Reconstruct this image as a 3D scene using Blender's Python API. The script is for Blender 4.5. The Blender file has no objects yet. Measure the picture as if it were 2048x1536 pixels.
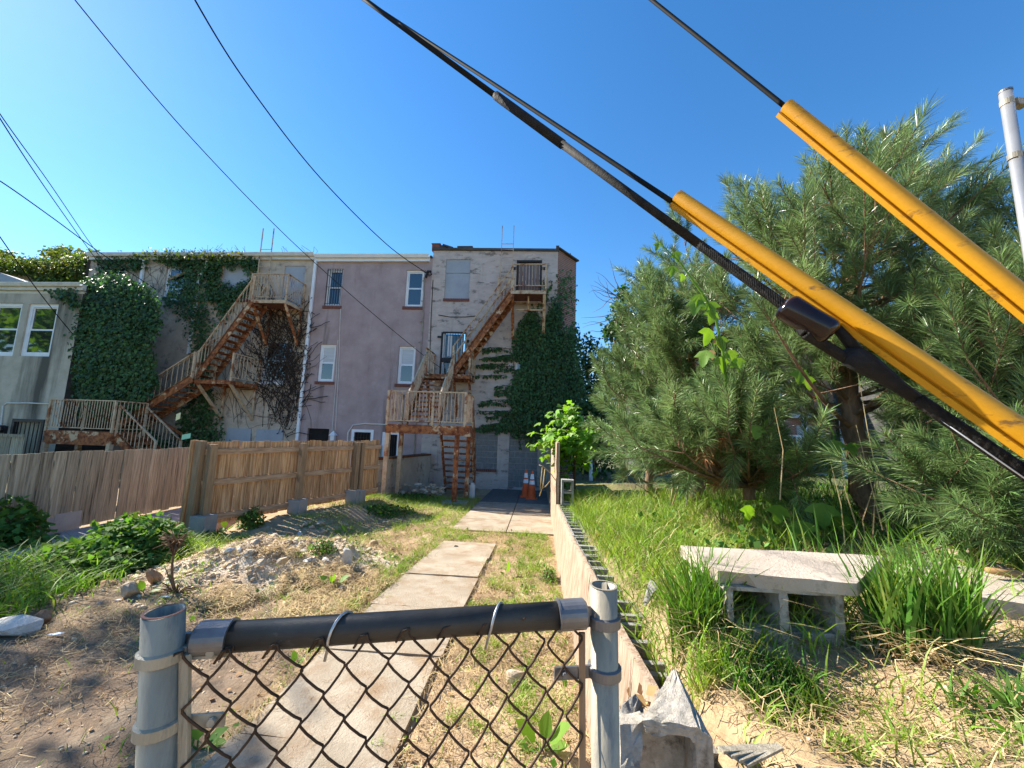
import bpy, math, random
import numpy as np
from mathutils import Vector, Matrix

# ------------------------------------------------------------------ camera
S = bpy.context.scene
COL = S.collection
FPX, PITCH, YAW, ROLL = 769.0, math.radians(7.34), math.radians(4.2), 0.033
EYE = np.array([0.0, 0.0, 1.55])
camd = bpy.data.cameras.new('camera')
camd.sensor_width = 36.0
camd.lens = 36.0 * FPX / 2048.0
camd.clip_start, camd.clip_end = 0.05, 3000
cam = bpy.data.objects.new('camera', camd)
COL.objects.link(cam)
MCAM = Matrix.Rotation(YAW, 4, 'Z') @ Matrix.Rotation(math.pi / 2 + PITCH, 4, 'X') @ Matrix.Rotation(ROLL, 4, 'Z')
cam.matrix_world = Matrix.Translation(Vector(EYE)) @ MCAM
S.camera = cam

# ------------------------------------------------------------------ light
SUN_AZ, SUN_EL = math.radians(70), math.radians(38)        # az: left of +Y
world = bpy.data.worlds.new('World')
S.world = world
world.use_nodes = True
nt = world.node_tree
nt.nodes.clear()
sky = nt.nodes.new('ShaderNodeTexSky')
sky.sky_type = 'NISHITA'
sky.sun_disc = False
sky.sun_elevation = SUN_EL
sky.sun_rotation = -SUN_AZ
sky.altitude = 0
sky.air_density = 1.0
sky.dust_density = 0.08
sky.ozone_density = 3.0
bg = nt.nodes.new('ShaderNodeBackground')
bg.inputs['Strength'].default_value = 0.095
out = nt.nodes.new('ShaderNodeOutputWorld')
hsv = nt.nodes.new('ShaderNodeHueSaturation')
hsv.inputs['Saturation'].default_value = 1.27
nt.links.new(sky.outputs[0], hsv.inputs['Color'])
nt.links.new(hsv.outputs[0], bg.inputs['Color'])
nt.links.new(bg.outputs[0], out.inputs['Surface'])
sund = bpy.data.lights.new('sun', 'SUN')
sund.energy = 5.0
sund.angle = math.radians(0.53)
sund.color = (1.0, 0.93, 0.82)
sun = bpy.data.objects.new('sun', sund)
COL.objects.link(sun)
SDIR = Vector((-math.sin(SUN_AZ) * math.cos(SUN_EL), math.cos(SUN_AZ) * math.cos(SUN_EL), math.sin(SUN_EL)))
sun.rotation_euler = SDIR.to_track_quat('Z', 'Y').to_euler()
sun.location = (-20, 10, 20)
S.view_settings.view_transform = 'Standard'
S.view_settings.look = 'None'
S.view_settings.exposure = 1.45
S.view_settings.gamma = 1.0
S.view_settings.use_curve_mapping = False
S.render.engine = 'CYCLES'
try:
    S.cycles.max_bounces = 7
    S.cycles.diffuse_bounces = 3
    S.cycles.transparent_max_bounces = 8
    S.cycles.caustics_reflective = False
    S.cycles.caustics_refractive = False
except Exception:
    pass

# ------------------------------------------------------------------ helpers
R3 = np.array(MCAM.to_3x3())


def at(x, y, Y=None, Z=None, X=None):
    """photo pixel (2048 wide) + one known world coordinate -> world point"""
    d = R3 @ np.array([(x - 1024) / FPX, (768 - y) / FPX, -1.0])
    t = (Y - EYE[1]) / d[1] if Y is not None else (Z - EYE[2]) / d[2] if Z is not None else (X - EYE[0]) / d[0]
    return EYE + t * d


def atd(x, y, dep):
    d = R3 @ np.array([(x - 1024) / FPX, (768 - y) / FPX, -1.0])
    return EYE + dep * d


def nrm(v):
    v = np.asarray(v, float)
    return v / (np.linalg.norm(v, axis=-1, keepdims=True) + 1e-12)


class MB:
    def __init__(s):
        s.v, s.f = [], []

    def add(s, v, f):
        o = len(s.v)
        s.v += [tuple(map(float, p)) for p in v]
        s.f += [tuple(i + o for i in q) for q in f]
        return s

    def box(s, lo, hi):
        x0, y0, z0 = lo
        x1, y1, z1 = hi
        return s.add([(x0, y0, z0), (x1, y0, z0), (x1, y1, z0), (x0, y1, z0), (x0, y0, z1), (x1, y0, z1), (x1, y1, z1), (x0, y1, z1)],
                     [(0, 3, 2, 1), (4, 5, 6, 7), (0, 1, 5, 4), (1, 2, 6, 5), (2, 3, 7, 6), (3, 0, 4, 7)])

    def bar(s, p0, p1, w, h, up=(0, 0, 1)):
        """rectangular bar p0->p1, w across, h along 'up'"""
        p0, p1 = np.array(p0, float), np.array(p1, float)
        d = nrm(p1 - p0)
        up = np.array(up, float)
        if abs(d @ up) > .98:
            up = np.array([0, 1., 0])
        a = nrm(np.cross(d, up))
        b = np.cross(a, d)
        q = []
        for p in (p0, p1):
            for i, j in ((-1, -1), (1, -1), (1, 1), (-1, 1)):
                q.append(p + a * i * w / 2 + b * j * h / 2)
        return s.add(q, [(0, 1, 2, 3), (7, 6, 5, 4), (0, 4, 5, 1), (1, 5, 6, 2), (2, 6, 7, 3), (3, 7, 4, 0)])

    def tube(s, pts, r, n=8, cap=True):
        pts = np.array(pts, float)
        k = len(pts)
        rr = np.full(k, r) if np.isscalar(r) else np.array(r, float)
        t = np.gradient(pts, axis=0) if k > 2 else np.array([pts[1] - pts[0]] * 2)
        t = nrm(t)
        ref = np.array([0.13, 0.21, .97]) if abs(t[0][2]) < .9 else np.array([1., .1, 0])
        a = nrm(np.cross(t[0], ref))
        v = []
        for i in range(k):
            a = nrm(a - t[i] * (a @ t[i]))
            b = np.cross(t[i], a)
            for j in range(n):
                th = 2 * math.pi * j / n
                v.append(pts[i] + rr[i] * (a * math.cos(th) + b * math.sin(th)))
        f = []
        for i in range(k - 1):
            for j in range(n):
                f.append((i * n + j, i * n + (j + 1) % n, (i + 1) * n + (j + 1) % n, (i + 1) * n + j))
        if cap:
            f.append(tuple(range(n - 1, -1, -1)))
            f.append(tuple((k - 1) * n + j for j in range(n)))
        return s.add(v, f)

    def pipe(s, p0, p1, ro, ri, n=24):
        """hollow tube, open at p1"""
        p0, p1 = np.array(p0, float), np.array(p1, float)
        d = nrm(p1 - p0)
        a = nrm(np.cross(d, (0, 1, 0.1)))
        b = np.cross(d, a)
        v = []
        for (p, r) in ((p0, ro), (p1, ro), (p1, ri), (p0 + (p1 - p0) * .5, ri)):
            for j in range(n):
                th = 2 * math.pi * j / n
                v.append(p + r * (a * math.cos(th) + b * math.sin(th)))
        f = []
        for i in range(3):
            for j in range(n):
                f.append((i * n + j, i * n + (j + 1) % n, (i + 1) * n + (j + 1) % n, (i + 1) * n + j))
        f.append(tuple(range(3 * n, 4 * n)))
        return s.add(v, f)

    def quad(s, a, b, c, d):
        return s.add([a, b, c, d], [(0, 1, 2, 3)])


def link(o, parent=None):
    COL.objects.link(o)
    if parent is not None:
        o.parent = parent
    return o


def wloc(o):
    p = Vector((0, 0, 0))
    while o is not None:
        p += o.location
        o = o.parent
    return np.array(p)


def obj(name, mb, mat, parent=None, smooth=False, **props):
    """one mesh object; world-space vertices, re-based on the parent"""
    v = np.array(mb.v, float)
    if parent is not None:
        v = v - wloc(parent)
        org = np.zeros(3)
    else:
        org = np.array([(v[:, 0].min() + v[:, 0].max()) / 2, (v[:, 1].min() + v[:, 1].max()) / 2, v[:, 2].min()])
        v = v - org
    me = bpy.data.meshes.new(name)
    me.from_pydata(v.tolist(), [], mb.f)
    if smooth:
        me.polygons.foreach_set('use_smooth', [True] * len(me.polygons))
    me.materials.append(mat)
    me.update()
    o = bpy.data.objects.new(name, me)
    o.location = org
    for k, x in props.items():
        o[k] = x
    return link(o, parent)


def npobj(name, V, F, mat, parent=None, smooth=False, col=None, **props):
    """fast mesh from numpy arrays; F is (n,3) or (n,4)"""
    V = np.asarray(V, np.float32).reshape(-1, 3)
    F = np.asarray(F, np.int32)
    if parent is not None:
        V = V - wloc(parent).astype(np.float32)
    k = F.shape[1]
    me = bpy.data.meshes.new(name)
    me.vertices.add(len(V))
    me.vertices.foreach_set('co', V.ravel())
    me.loops.add(F.size)
    me.loops.foreach_set('vertex_index', F.ravel())
    me.polygons.add(len(F))
    me.polygons.foreach_set('loop_start', np.arange(0, F.size, k, dtype=np.int32))
    me.polygons.foreach_set('loop_total', np.full(len(F), k, np.int32))
    if smooth:
        me.polygons.foreach_set('use_smooth', np.ones(len(F), bool))
    if col is not None:
        a = me.color_attributes.new('tint', 'FLOAT_COLOR', 'POINT')
        c = np.ones((len(V), 4), np.float32)
        c[:, :3] = col
        a.data.foreach_set('color', c.ravel())
    me.materials.append(mat)
    me.update(calc_edges=True)
    me.validate()
    o = bpy.data.objects.new(name, me)
    for kk, x in props.items():
        o[kk] = x
    return link(o, parent)


def thing(name, label, cat, loc=(0, 0, 0), group=None):
    o = bpy.data.objects.new(name, None)
    o.empty_display_size = .1
    o.location = tuple(float(c) for c in loc)
    o['label'] = label
    o['category'] = cat
    if group:
        o['group'] = group
    return link(o)


def tag(o, label, cat, group=None):
    o['label'] = label
    o['category'] = cat
    if group:
        o['group'] = group
    return o


# ------------------------------------------------------------------ materials
def _n(t, kind, **kw):
    n = t.nodes.new(kind)
    for k, v in kw.items():
        if k in n.inputs:
            n.inputs[k].default_value = v
        else:
            setattr(n, k, v)
    return n


def mat(name, c1, c2=None, scale=5.0, rough=.8, bump=0.0, bscale=None, stretch=(1, 1, 1), c3=None, s3=1.5, t3=(.5, .65),
        metal=0.0, rnd=0.0, trans=0.0, tcol=None, spec=.3, detail=6.0, coat=0.0, attr=False, stain=None, contrast=(.35, .65), orand=0.0):
    m = bpy.data.materials.new(name)
    m.use_nodes = True
    t = m.node_tree
    L = t.links.new
    p = t.nodes['Principled BSDF']
    p.inputs['Roughness'].default_value = rough
    p.inputs['Metallic'].default_value = metal
    p.inputs['Specular IOR Level'].default_value = spec
    p.inputs['Coat Weight'].default_value = coat
    p.inputs['Coat Roughness'].default_value = .08
    tc = _n(t, 'ShaderNodeTexCoord')
    mp = _n(t, 'ShaderNodeMapping')
    mp.inputs['Scale'].default_value = stretch
    L(tc.outputs['Object'], mp.inputs['Vector'])
    no = _n(t, 'ShaderNodeTexNoise', Scale=scale, Detail=detail, Roughness=.62)
    L(mp.outputs[0], no.inputs['Vector'])
    cr = _n(t, 'ShaderNodeValToRGB')
    cr.color_ramp.elements[0].position, cr.color_ramp.elements[1].position = contrast
    cr.color_ramp.elements[0].color = (*c1, 1)
    cr.color_ramp.elements[1].color = (*(c2 or c1), 1)
    L(no.outputs['Fac'], cr.inputs['Fac'])
    cur = cr.outputs['Color']
    if attr:
        at_ = _n(t, 'ShaderNodeAttribute', attribute_name='tint')
        mx = _n(t, 'ShaderNodeMix', data_type='RGBA', blend_type='MULTIPLY')
        mx.inputs[0].default_value = 1
        L(cur, mx.inputs[6])
        L(at_.outputs['Color'], mx.inputs[7])
        cur = mx.outputs[2]
    if c3 is not None:
        n3 = _n(t, 'ShaderNodeTexNoise', Scale=s3, Detail=8.0, Roughness=.7)
        L(mp.outputs[0], n3.inputs['Vector'])
        r3 = _n(t, 'ShaderNodeMapRange')
        r3.inputs['From Min'].default_value, r3.inputs['From Max'].default_value = t3
        L(n3.outputs['Fac'], r3.inputs['Value'])
        mx = _n(t, 'ShaderNodeMix', data_type='RGBA')
        L(r3.outputs[0], mx.inputs[0])
        L(cur, mx.inputs[6])
        mx.inputs[7].default_value = (*c3, 1)
        cur = mx.outputs[2]
    if stain is not None:                       # runs of dirt with their own shape, stretched down the wall
        sc, ss, st, sa = stain
        m2 = _n(t, 'ShaderNodeMapping')
        m2.inputs['Scale'].default_value = (ss, ss, ss * .09)
        L(tc.outputs['Object'], m2.inputs['Vector'])
        n4 = _n(t, 'ShaderNodeTexNoise', Scale=1.0, Detail=7.0, Roughness=.65)
        L(m2.outputs[0], n4.inputs['Vector'])
        r4 = _n(t, 'ShaderNodeMapRange')
        r4.inputs['From Min'].default_value, r4.inputs['From Max'].default_value = st
        r4.inputs['To Max'].default_value = sa
        L(n4.outputs['Fac'], r4.inputs['Value'])
        mx = _n(t, 'ShaderNodeMix', data_type='RGBA')
        L(r4.outputs[0], mx.inputs[0])
        L(cur, mx.inputs[6])
        mx.inputs[7].default_value = (*sc, 1)
        cur = mx.outputs[2]
    if rnd > 0:
        ge = _n(t, 'ShaderNodeNewGeometry')
        hs = _n(t, 'ShaderNodeHueSaturation')
        mr = _n(t, 'ShaderNodeMapRange')
        mr.inputs['To Min'].default_value, mr.inputs['To Max'].default_value = 1 - rnd, 1 + rnd
        L(ge.outputs['Random Per Island'], mr.inputs['Value'])
        L(mr.outputs[0], hs.inputs['Value'])
        mh = _n(t, 'ShaderNodeMapRange')
        mh.inputs['To Min'].default_value, mh.inputs['To Max'].default_value = .5 - rnd * .05, .5 + rnd * .05
        L(ge.outputs['Random Per Island'], mh.inputs['Value'])
        L(mh.outputs[0], hs.inputs['Hue'])
        L(cur, hs.inputs['Color'])
        cur = hs.outputs['Color']
    if orand > 0:                               # piece-to-piece variation
        oi = _n(t, 'ShaderNodeObjectInfo')
        ho = _n(t, 'ShaderNodeHueSaturation')
        mo = _n(t, 'ShaderNodeMapRange')
        mo.inputs['To Min'].default_value, mo.inputs['To Max'].default_value = 1 - orand, 1 + orand
        L(oi.outputs['Random'], mo.inputs['Value'])
        L(mo.outputs[0], ho.inputs['Value'])
        L(cur, ho.inputs['Color'])
        cur = ho.outputs['Color']
    L(cur, p.inputs['Base Color'])
    if bump > 0:
        nb = _n(t, 'ShaderNodeTexNoise', Scale=bscale or scale * 4, Detail=8.0, Roughness=.7)
        L(mp.outputs[0], nb.inputs['Vector'])
        bp = _n(t, 'ShaderNodeBump', Strength=min(1.0, bump), Distance=.02)
        L(nb.outputs['Fac'], bp.inputs['Height'])
        L(bp.outputs[0], p.inputs['Normal'])
    if trans > 0:
        tr = _n(t, 'ShaderNodeBsdfTranslucent')
        if tcol:
            mx = _n(t, 'ShaderNodeMix', data_type='RGBA', blend_type='MULTIPLY')
            mx.inputs[0].default_value = 1
            L(cur, mx.inputs[6])
            mx.inputs[7].default_value = (*tcol, 1)
            L(mx.outputs[2], tr.inputs['Color'])
        else:
            L(cur, tr.inputs['Color'])
        ms = _n(t, 'ShaderNodeMixShader')
        ms.inputs[0].default_value = trans
        L(p.outputs[0], ms.inputs[1])
        L(tr.outputs[0], ms.inputs[2])
        L(ms.outputs[0], t.nodes['Material Output'].inputs['Surface'])
    return m


def brickmat(name, c1, c2, mortar, bw, bh, ms=.012, bump=.5, rough=.85):
    m = mat(name, c1, c2, 8, rough)
    t = m.node_tree
    L = t.links.new
    tc = _n(t, 'ShaderNodeTexCoord')
    sx = _n(t, 'ShaderNodeSeparateXYZ')
    L(tc.outputs['Object'], sx.inputs[0])
    ad = _n(t, 'ShaderNodeMath', operation='ADD')
    L(sx.outputs[0], ad.inputs[0])
    L(sx.outputs[1], ad.inputs[1])
    cb = _n(t, 'ShaderNodeCombineXYZ')
    L(ad.outputs[0], cb.inputs[0])
    L(sx.outputs[2], cb.inputs[1])
    b = _n(t, 'ShaderNodeTexBrick', Color1=(*c1, 1), Color2=(*c2, 1), Mortar=(*mortar, 1), Scale=1.0)
    b.inputs['Mortar Size'].default_value = ms
    b.inputs['Brick Width'].default_value = bw
    b.inputs['Row Height'].default_value = bh
    L(cb.outputs[0], b.inputs['Vector'])
    p = t.nodes['Principled BSDF']
    L(b.outputs['Color'], p.inputs['Base Color'])
    bp = _n(t, 'ShaderNodeBump', Strength=bump, Distance=.01)
    bp.invert = True
    L(b.outputs['Fac'], bp.inputs['Height'])
    L(bp.outputs[0], p.inputs['Normal'])
    return m


MT = {}
MT['mauve'] = mat('mauve_stucco', (.33, .245, .24), (.43, .33, .325), 1.6, .9, .35, 60, c3=(.46, .36, .36), s3=3.5, t3=(.55, .75), stain=((.12, .09, .085), 1.7, (.56, .72), .75))
MT['greystucco'] = mat('grey_stucco', (.45, .37, .335), (.56, .475, .43), 2.5, .92, .8, 14, c3=(.19, .165, .15), s3=1.9, t3=(.54, .63),
                       stretch=(1, 1, 2.2), stain=((.17, .145, .125), 1.8, (.56, .75), .6))
MT['beigestucco'] = mat('beige_stucco', (.44, .355, .28), (.58, .48, .385), 2.2, .92, .7, 20, c3=(.20, .165, .14), s3=2.4, t3=(.53, .66),
                        stain=((.15, .12, .1), 1.5, (.58, .75), .6))
MT['wingstucco'] = mat('wing_stucco', (.40, .355, .29), (.52, .465, .385), 2.0, .92, .4, 30, stain=((.07, .065, .055), .9, (.5, .66), .92))
MT['brickred'] = brickmat('red_brick', (.19, .058, .035), (.27, .095, .055), (.33, .27, .235), .21, .075)
MT['brickfar'] = brickmat('far_brick', (.36, .13, .09), (.44, .17, .12), (.4, .34, .3), .21, .075)
MT['brick'] = mat('sill_brick', (.16, .06, .05), (.22, .09, .07), 20, .9, .4)
MT['cmu'] = mat('concrete_block', (.17, .165, .165), (.24, .235, .235), 12, .95, .7, 90, rnd=.14)
MT['cmulight'] = mat('weathered_block', (.38, .34, .275), (.56, .505, .43), 40, .95, .7, 220, c3=(.16, .135, .10), s3=16, t3=(.52, .66))
MT['mortar'] = mat('mortar', (.36, .35, .34), (.42, .41, .4), 12, .95, .4)
MT['conc'] = mat('path_concrete', (.30, .245, .175), (.41, .345, .26), 3.0, .9, .6, 70, c3=(.27, .185, .11), s3=3.5, t3=(.47, .66), orand=.07)
MT['concgrey'] = mat('grey_concrete', (.30, .29, .28), (.38, .37, .36), 5, .9, .4, 60)
MT['slab'] = mat('slab_concrete', (.42, .345, .27), (.56, .47, .38), 4, .9, .6, 90, c3=(.22, .18, .14), s3=9, t3=(.54, .7))
MT['rawwood'] = mat('raw_pine_board', (.36, .17, .065), (.68, .43, .235), 4.5, .8, .5, 30, stretch=(9, 9, .45), c3=(.22, .12, .06), s3=2.6, t3=(.56, .66), orand=.22, contrast=(.38, .62))
MT['rawrail'] = mat('raw_pine_rail', (.36, .21, .12), (.56, .38, .24), 3.5, .82, .35, 30, stretch=(1.2, 1.2, 9), c3=(.2, .13, .09), s3=2.2, t3=(.55, .7))
MT['greywood'] = mat('weathered_board', (.25, .215, .155), (.45, .40, .305), 4.5, .88, .6, 30, stretch=(9, 9, .4), c3=(.10, .085, .065), s3=2.2, t3=(.53, .66), orand=.2, contrast=(.38, .62))
MT['post'] = mat('treated_post', (.25, .155, .085), (.35, .235, .14), 5, .85, .3, 30, stretch=(6, 6, .6))
MT['rust'] = mat('rusted_steel', (.13, .035, .016), (.40, .15, .055), 9, .85, .6, 40, c3=(.56, .40, .25), s3=3.2, t3=(.555, .59), contrast=(.38, .62))
MT['railpaint'] = mat('flaking_cream_paint', (.44, .31, .19), (.60, .46, .32), 8, .7, .3, 40, c3=(.27, .10, .04), s3=2.6, t3=(.53, .60))
MT['darkrust'] = mat('dark_rust', (.11, .045, .025), (.22, .085, .04), 9, .9, .5, 40)
MT['white'] = mat('white_paint', (.72, .74, .78), (.8, .81, .83), 5, .5, .1)
MT['whitedirty'] = mat('dirty_white', (.58, .57, .54), (.70, .69, .66), 5, .6, .15, c3=(.35, .32, .28), s3=3, t3=(.58, .75))
MT['glass'] = mat('window_glass', (.42, .46, .50), rough=.03, spec=.8, metal=.25)
_g = MT['glass'].node_tree.nodes['Principled BSDF']
for _l in list(_g.inputs['Base Color'].links):
    MT['glass'].node_tree.links.remove(_l)
_g.inputs['Base Color'].default_value = (.02, .024, .028, 1)
_g.inputs['Metallic'].default_value = 0
_g.inputs['IOR'].default_value = 2.1
_g.inputs['Specular IOR Level'].default_value = .5
MT['blind'] = mat('window_blind', (.45, .47, .5), (.6, .62, .64), 2, .8, stretch=(1, 1, 20))
MT['dark'] = mat('dark_interior', (.012, .011, .011), (.02, .018, .018), 3, .9)
MT['iron'] = mat('black_iron', (.015, .015, .017), (.035, .03, .03), 20, .55, .1)
MT['board'] = mat('grey_board', (.31, .33, .37), (.38, .40, .44), 1.5, .8, .1, c3=(.24, .24, .25), s3=2, t3=(.6, .7))
MT['doorboard'] = mat('plum_board', (.24, .19, .19), (.3, .25, .25), 2, .8, .1, stretch=(6, 6, 1))
MT['tar'] = mat('roof_tar', (.05, .05, .05), (.09, .085, .08), 5, .9, .4)
MT['wire'] = mat('black_cable', (.007, .0085, .0085), (.012, .012, .012), 20, .7, spec=.1)
MT['strand'] = mat('guy_strand', (.010, .0095, .009), (.026, .024, .022), 30, .75, .3, 120, spec=.15)
MT['tape'] = mat('black_tape', (.012, .012, .013), (.022, .022, .024), 30, .7, .4, 60, spec=.15)
MT['yellow'] = mat('yellow_plastic', (.50, .232, .006), (.58, .285, .01), 3, .45, .06, 30, c3=(.17, .085, .02), s3=16, t3=(.575, .66), spec=.4, stretch=(1, 1, 2.2))
MT['scuff'] = mat('black_scuff', (.05, .035, .02), (.1, .06, .02), 30, .8)
MT['porcelain'] = mat('brown_porcelain', (.006, .003, .0026), (.014, .006, .0045), 5, .16, .03, spec=.35, coat=.1)
MT['galv'] = mat('galvanised_steel', (.27, .235, .17), (.38, .34, .26), 9, .48, .15, 50, c3=(.20, .19, .165), s3=8, t3=(.5, .62), metal=.08, stretch=(3, 3, .6), stain=((.17, .12, .07), 14, (.56, .7), .7))
MT['galvlt'] = mat('bright_steel', (.36, .365, .37), (.46, .46, .46), 6, .35, .05, metal=.6)
MT['railblack'] = mat('dull_black_pipe', (.035, .032, .028), (.06, .055, .048), 12, .5, .12, 60, c3=(.12, .11, .10), s3=14, t3=(.6, .7), metal=.35)
MT['capgrey'] = mat('rail_end_grey', (.14, .14, .145), (.2, .2, .205), 14, .45, .1, metal=.6)
MT['chain'] = mat('chain_wire', (.035, .025, .018), (.085, .05, .032), 30, .6, .2, metal=.4)
MT['rustring'] = mat('rusty_cut', (.22, .11, .085), (.3, .16, .12), 30, .9, .3)
MT['stuccowall'] = mat('raked_pink_stucco', (.27, .175, .115), (.50, .38, .275), 4.0, .9, 1.0, 9, stretch=(6, 6, .3), c3=(.12, .07, .04), s3=4.0, t3=(.56, .63), contrast=(.36, .60))
MT['capblock'] = mat('grey_cap_block', (.30, .285, .26), (.43, .41, .375), 22, .95, 1.0, 120, c3=(.2, .175, .14), s3=9, t3=(.54, .7), orand=.08)
MT['cone'] = mat('cone_orange', (.62, .085, .018), (.7, .12, .03), 5, .5, .05)
MT['reflect'] = mat('cone_white', (.75, .76, .78), rough=.4)
MT['rock'] = mat('pale_rubble', (.46, .355, .24), (.64, .52, .38), 7, .95, 1.0, 60, c3=(.3, .22, .15), s3=6, t3=(.55, .7))
MT['rockwhite'] = mat('white_rubble', (.55, .51, .45), (.66, .62, .56), 9, .95, .8, 50, c3=(.3, .25, .2), s3=8, t3=(.56, .68))
MT['pebble'] = mat('rubble_bits', (.50, .375, .245), (.72, .57, .40), 9, .95, .5, 60, rnd=.25)
MT['brickbit'] = mat('broken_brick', (.30, .17, .09), (.42, .27, .16), 12, .95, .7, 60)
MT['bluescrap'] = mat('blue_plastic', (.30, .42, .58), (.42, .52, .66), 6, .5)
MT['bark'] = mat('pine_bark', (.14, .085, .055), (.34, .21, .13), 10, .95, 1.0, 40, stretch=(1, 1, .35))
MT['log'] = mat('log_bark', (.22, .16, .11), (.38, .29, .21), 12, .95, .9, 50)
MT['twig'] = mat('twig', (.13, .075, .04), (.22, .13, .07), 20, .9)
MT['deadvine'] = mat('dead_vine', (.028, .020, .016), (.06, .042, .03), 15, .95)
MT['needle'] = mat('pine_needles', (.125, .20, .062), (.235, .32, .112), 2.0, .34, rnd=.5, trans=.33, spec=.6)
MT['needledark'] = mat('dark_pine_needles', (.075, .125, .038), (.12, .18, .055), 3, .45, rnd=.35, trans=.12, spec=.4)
MT['deadneedle'] = mat('dead_needles', (.24, .10, .035), (.34, .17, .07), 6, .8, rnd=.3, trans=.15)
MT['ivy'] = mat('ivy_leaves', (.034, .082, .026), (.07, .135, .04), 1.2, .5, rnd=.5, trans=.25, tcol=(1.6, 1.9, .6), spec=.35)
MT['ivylit'] = mat('sunlit_ivy', (.06, .10, .018), (.13, .16, .03), 1.5, .55, rnd=.4, trans=.35, tcol=(1.5, 1.6, .5), c3=(.25, .17, .03), s3=1.2, t3=(.55, .65))  # lighter, yellower copy of the ivy, sunlight put into its colour
MT['maple'] = mat('maple_leaves', (.15, .28, .035), (.22, .36, .06), 3, .5, rnd=.3, trans=.4, tcol=(1.5, 1.7, .5))
MT['weed'] = mat('weed_leaves', (.07, .145, .03), (.125, .215, .048), 5, .68, rnd=.45, trans=.35, tcol=(1.5, 1.6, .5), spec=.15)
MT['grass'] = mat('grass_blades', (.165, .28, .03), (.28, .37, .055), 1.6, .5, rnd=.4, trans=.35, tcol=(1.4, 1.4, .55), c3=(.34, .27, .11), s3=2.2, t3=(.56, .68))
MT['grasslush'] = mat('lush_grass', (.075, .165, .025), (.15, .25, .04), 2, .55, rnd=.45, trans=.35, tcol=(1.5, 1.6, .45), spec=.2, c3=(.27, .27, .07), s3=7, t3=(.52, .68))
MT['grassdark'] = mat('shaded_grass', (.03, .085, .03), (.06, .13, .04), 2, .5, rnd=.35, trans=.3)
MT['straw'] = mat('dry_straw', (.38, .26, .12), (.58, .44, .24), 3, .85, rnd=.35, trans=.2)
MT['strawbrown'] = mat('brown_litter', (.16, .09, .045), (.33, .21, .11), 3, .9, rnd=.35)
MT['leafdry'] = mat('dry_leaf', (.40, .22, .09), (.5, .32, .16), 12, .8, rnd=.25, trans=.25)
MT['squash'] = mat('vine_leaf', (.12, .24, .03), (.19, .32, .05), 5, .5, rnd=.3, trans=.45, tcol=(1.5, 1.5, .4))
MT['soil'] = mat('soil', (.68, .65, .62), (1.05, 1.05, 1.05), 9, .95, 1.0, 45, attr=True, c3=(.20, .13, .07), s3=7, t3=(.60, .76))
MT['slabdark'] = mat('dark_slab', (.10, .092, .085), (.16, .145, .13), 14, .9, .4)  # darker colour for the slab rows nearest the houses
MT['paper'] = mat('yellow_paper', (.62, .62, .36), (.7, .7, .42), 5, .8)
MT['mint'] = mat('mint_card', (.28, .58, .40), (.32, .62, .44), 5, .7)

# ------------------------------------------------------------------ terrain
def vnoise(x, y, s, seed=0):
    x, y = np.asarray(x, float) * s, np.asarray(y, float) * s
    xi, yi = np.floor(x).astype(np.int64), np.floor(y).astype(np.int64)
    fx, fy = x - xi, y - yi
    fx, fy = fx * fx * (3 - 2 * fx), fy * fy * (3 - 2 * fy)

    def h(a, b):
        n = (a * 374761393 + b * 668265263 + seed * 974634777) & 0xffffffff
        n = ((n ^ (n >> 13)) * 1274126177) & 0xffffffff
        return ((n ^ (n >> 16)) & 0xffff) / 65535.0
    return (h(xi, yi) * (1 - fx) + h(xi + 1, yi) * fx) * (1 - fy) + (h(xi, yi + 1) * (1 - fx) + h(xi + 1, yi + 1) * fx) * fy


def sstep(a, b, x):
    t = np.clip((np.asarray(x, float) - a) / (b - a), 0, 1)
    return t * t * (3 - 2 * t)


def base(y):
    return np.interp(y, [-3, 3.3, 6.3, 7.3, 13.8, 60], [0.02, 0, -.2, -.25, -.42, -.45])


def xwall(y):
    return .40 - .012 * np.asarray(y, float)


def walltop(y):
    return np.interp(y, [0, 1.0, 1.6, 2.7, 3.9, 6.3, 9.0, 14, 30], [.80, .78, .72, .645, .545, .43, .40, .0, -.3])


MOUND = [(at(560, 1090, Z=.15), .75, .20), (at(690, 1095, Z=.1), .50, .16), (at(450, 1115, Z=.12), .55, .15), (at(640, 1150, Z=.03), .3, .06),
         (at(860, 1005, Z=-.25), .35, .05)]
PATH = dict(x0=-1.45, x1=-.64, y0=.7, y1=6.3)


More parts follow.
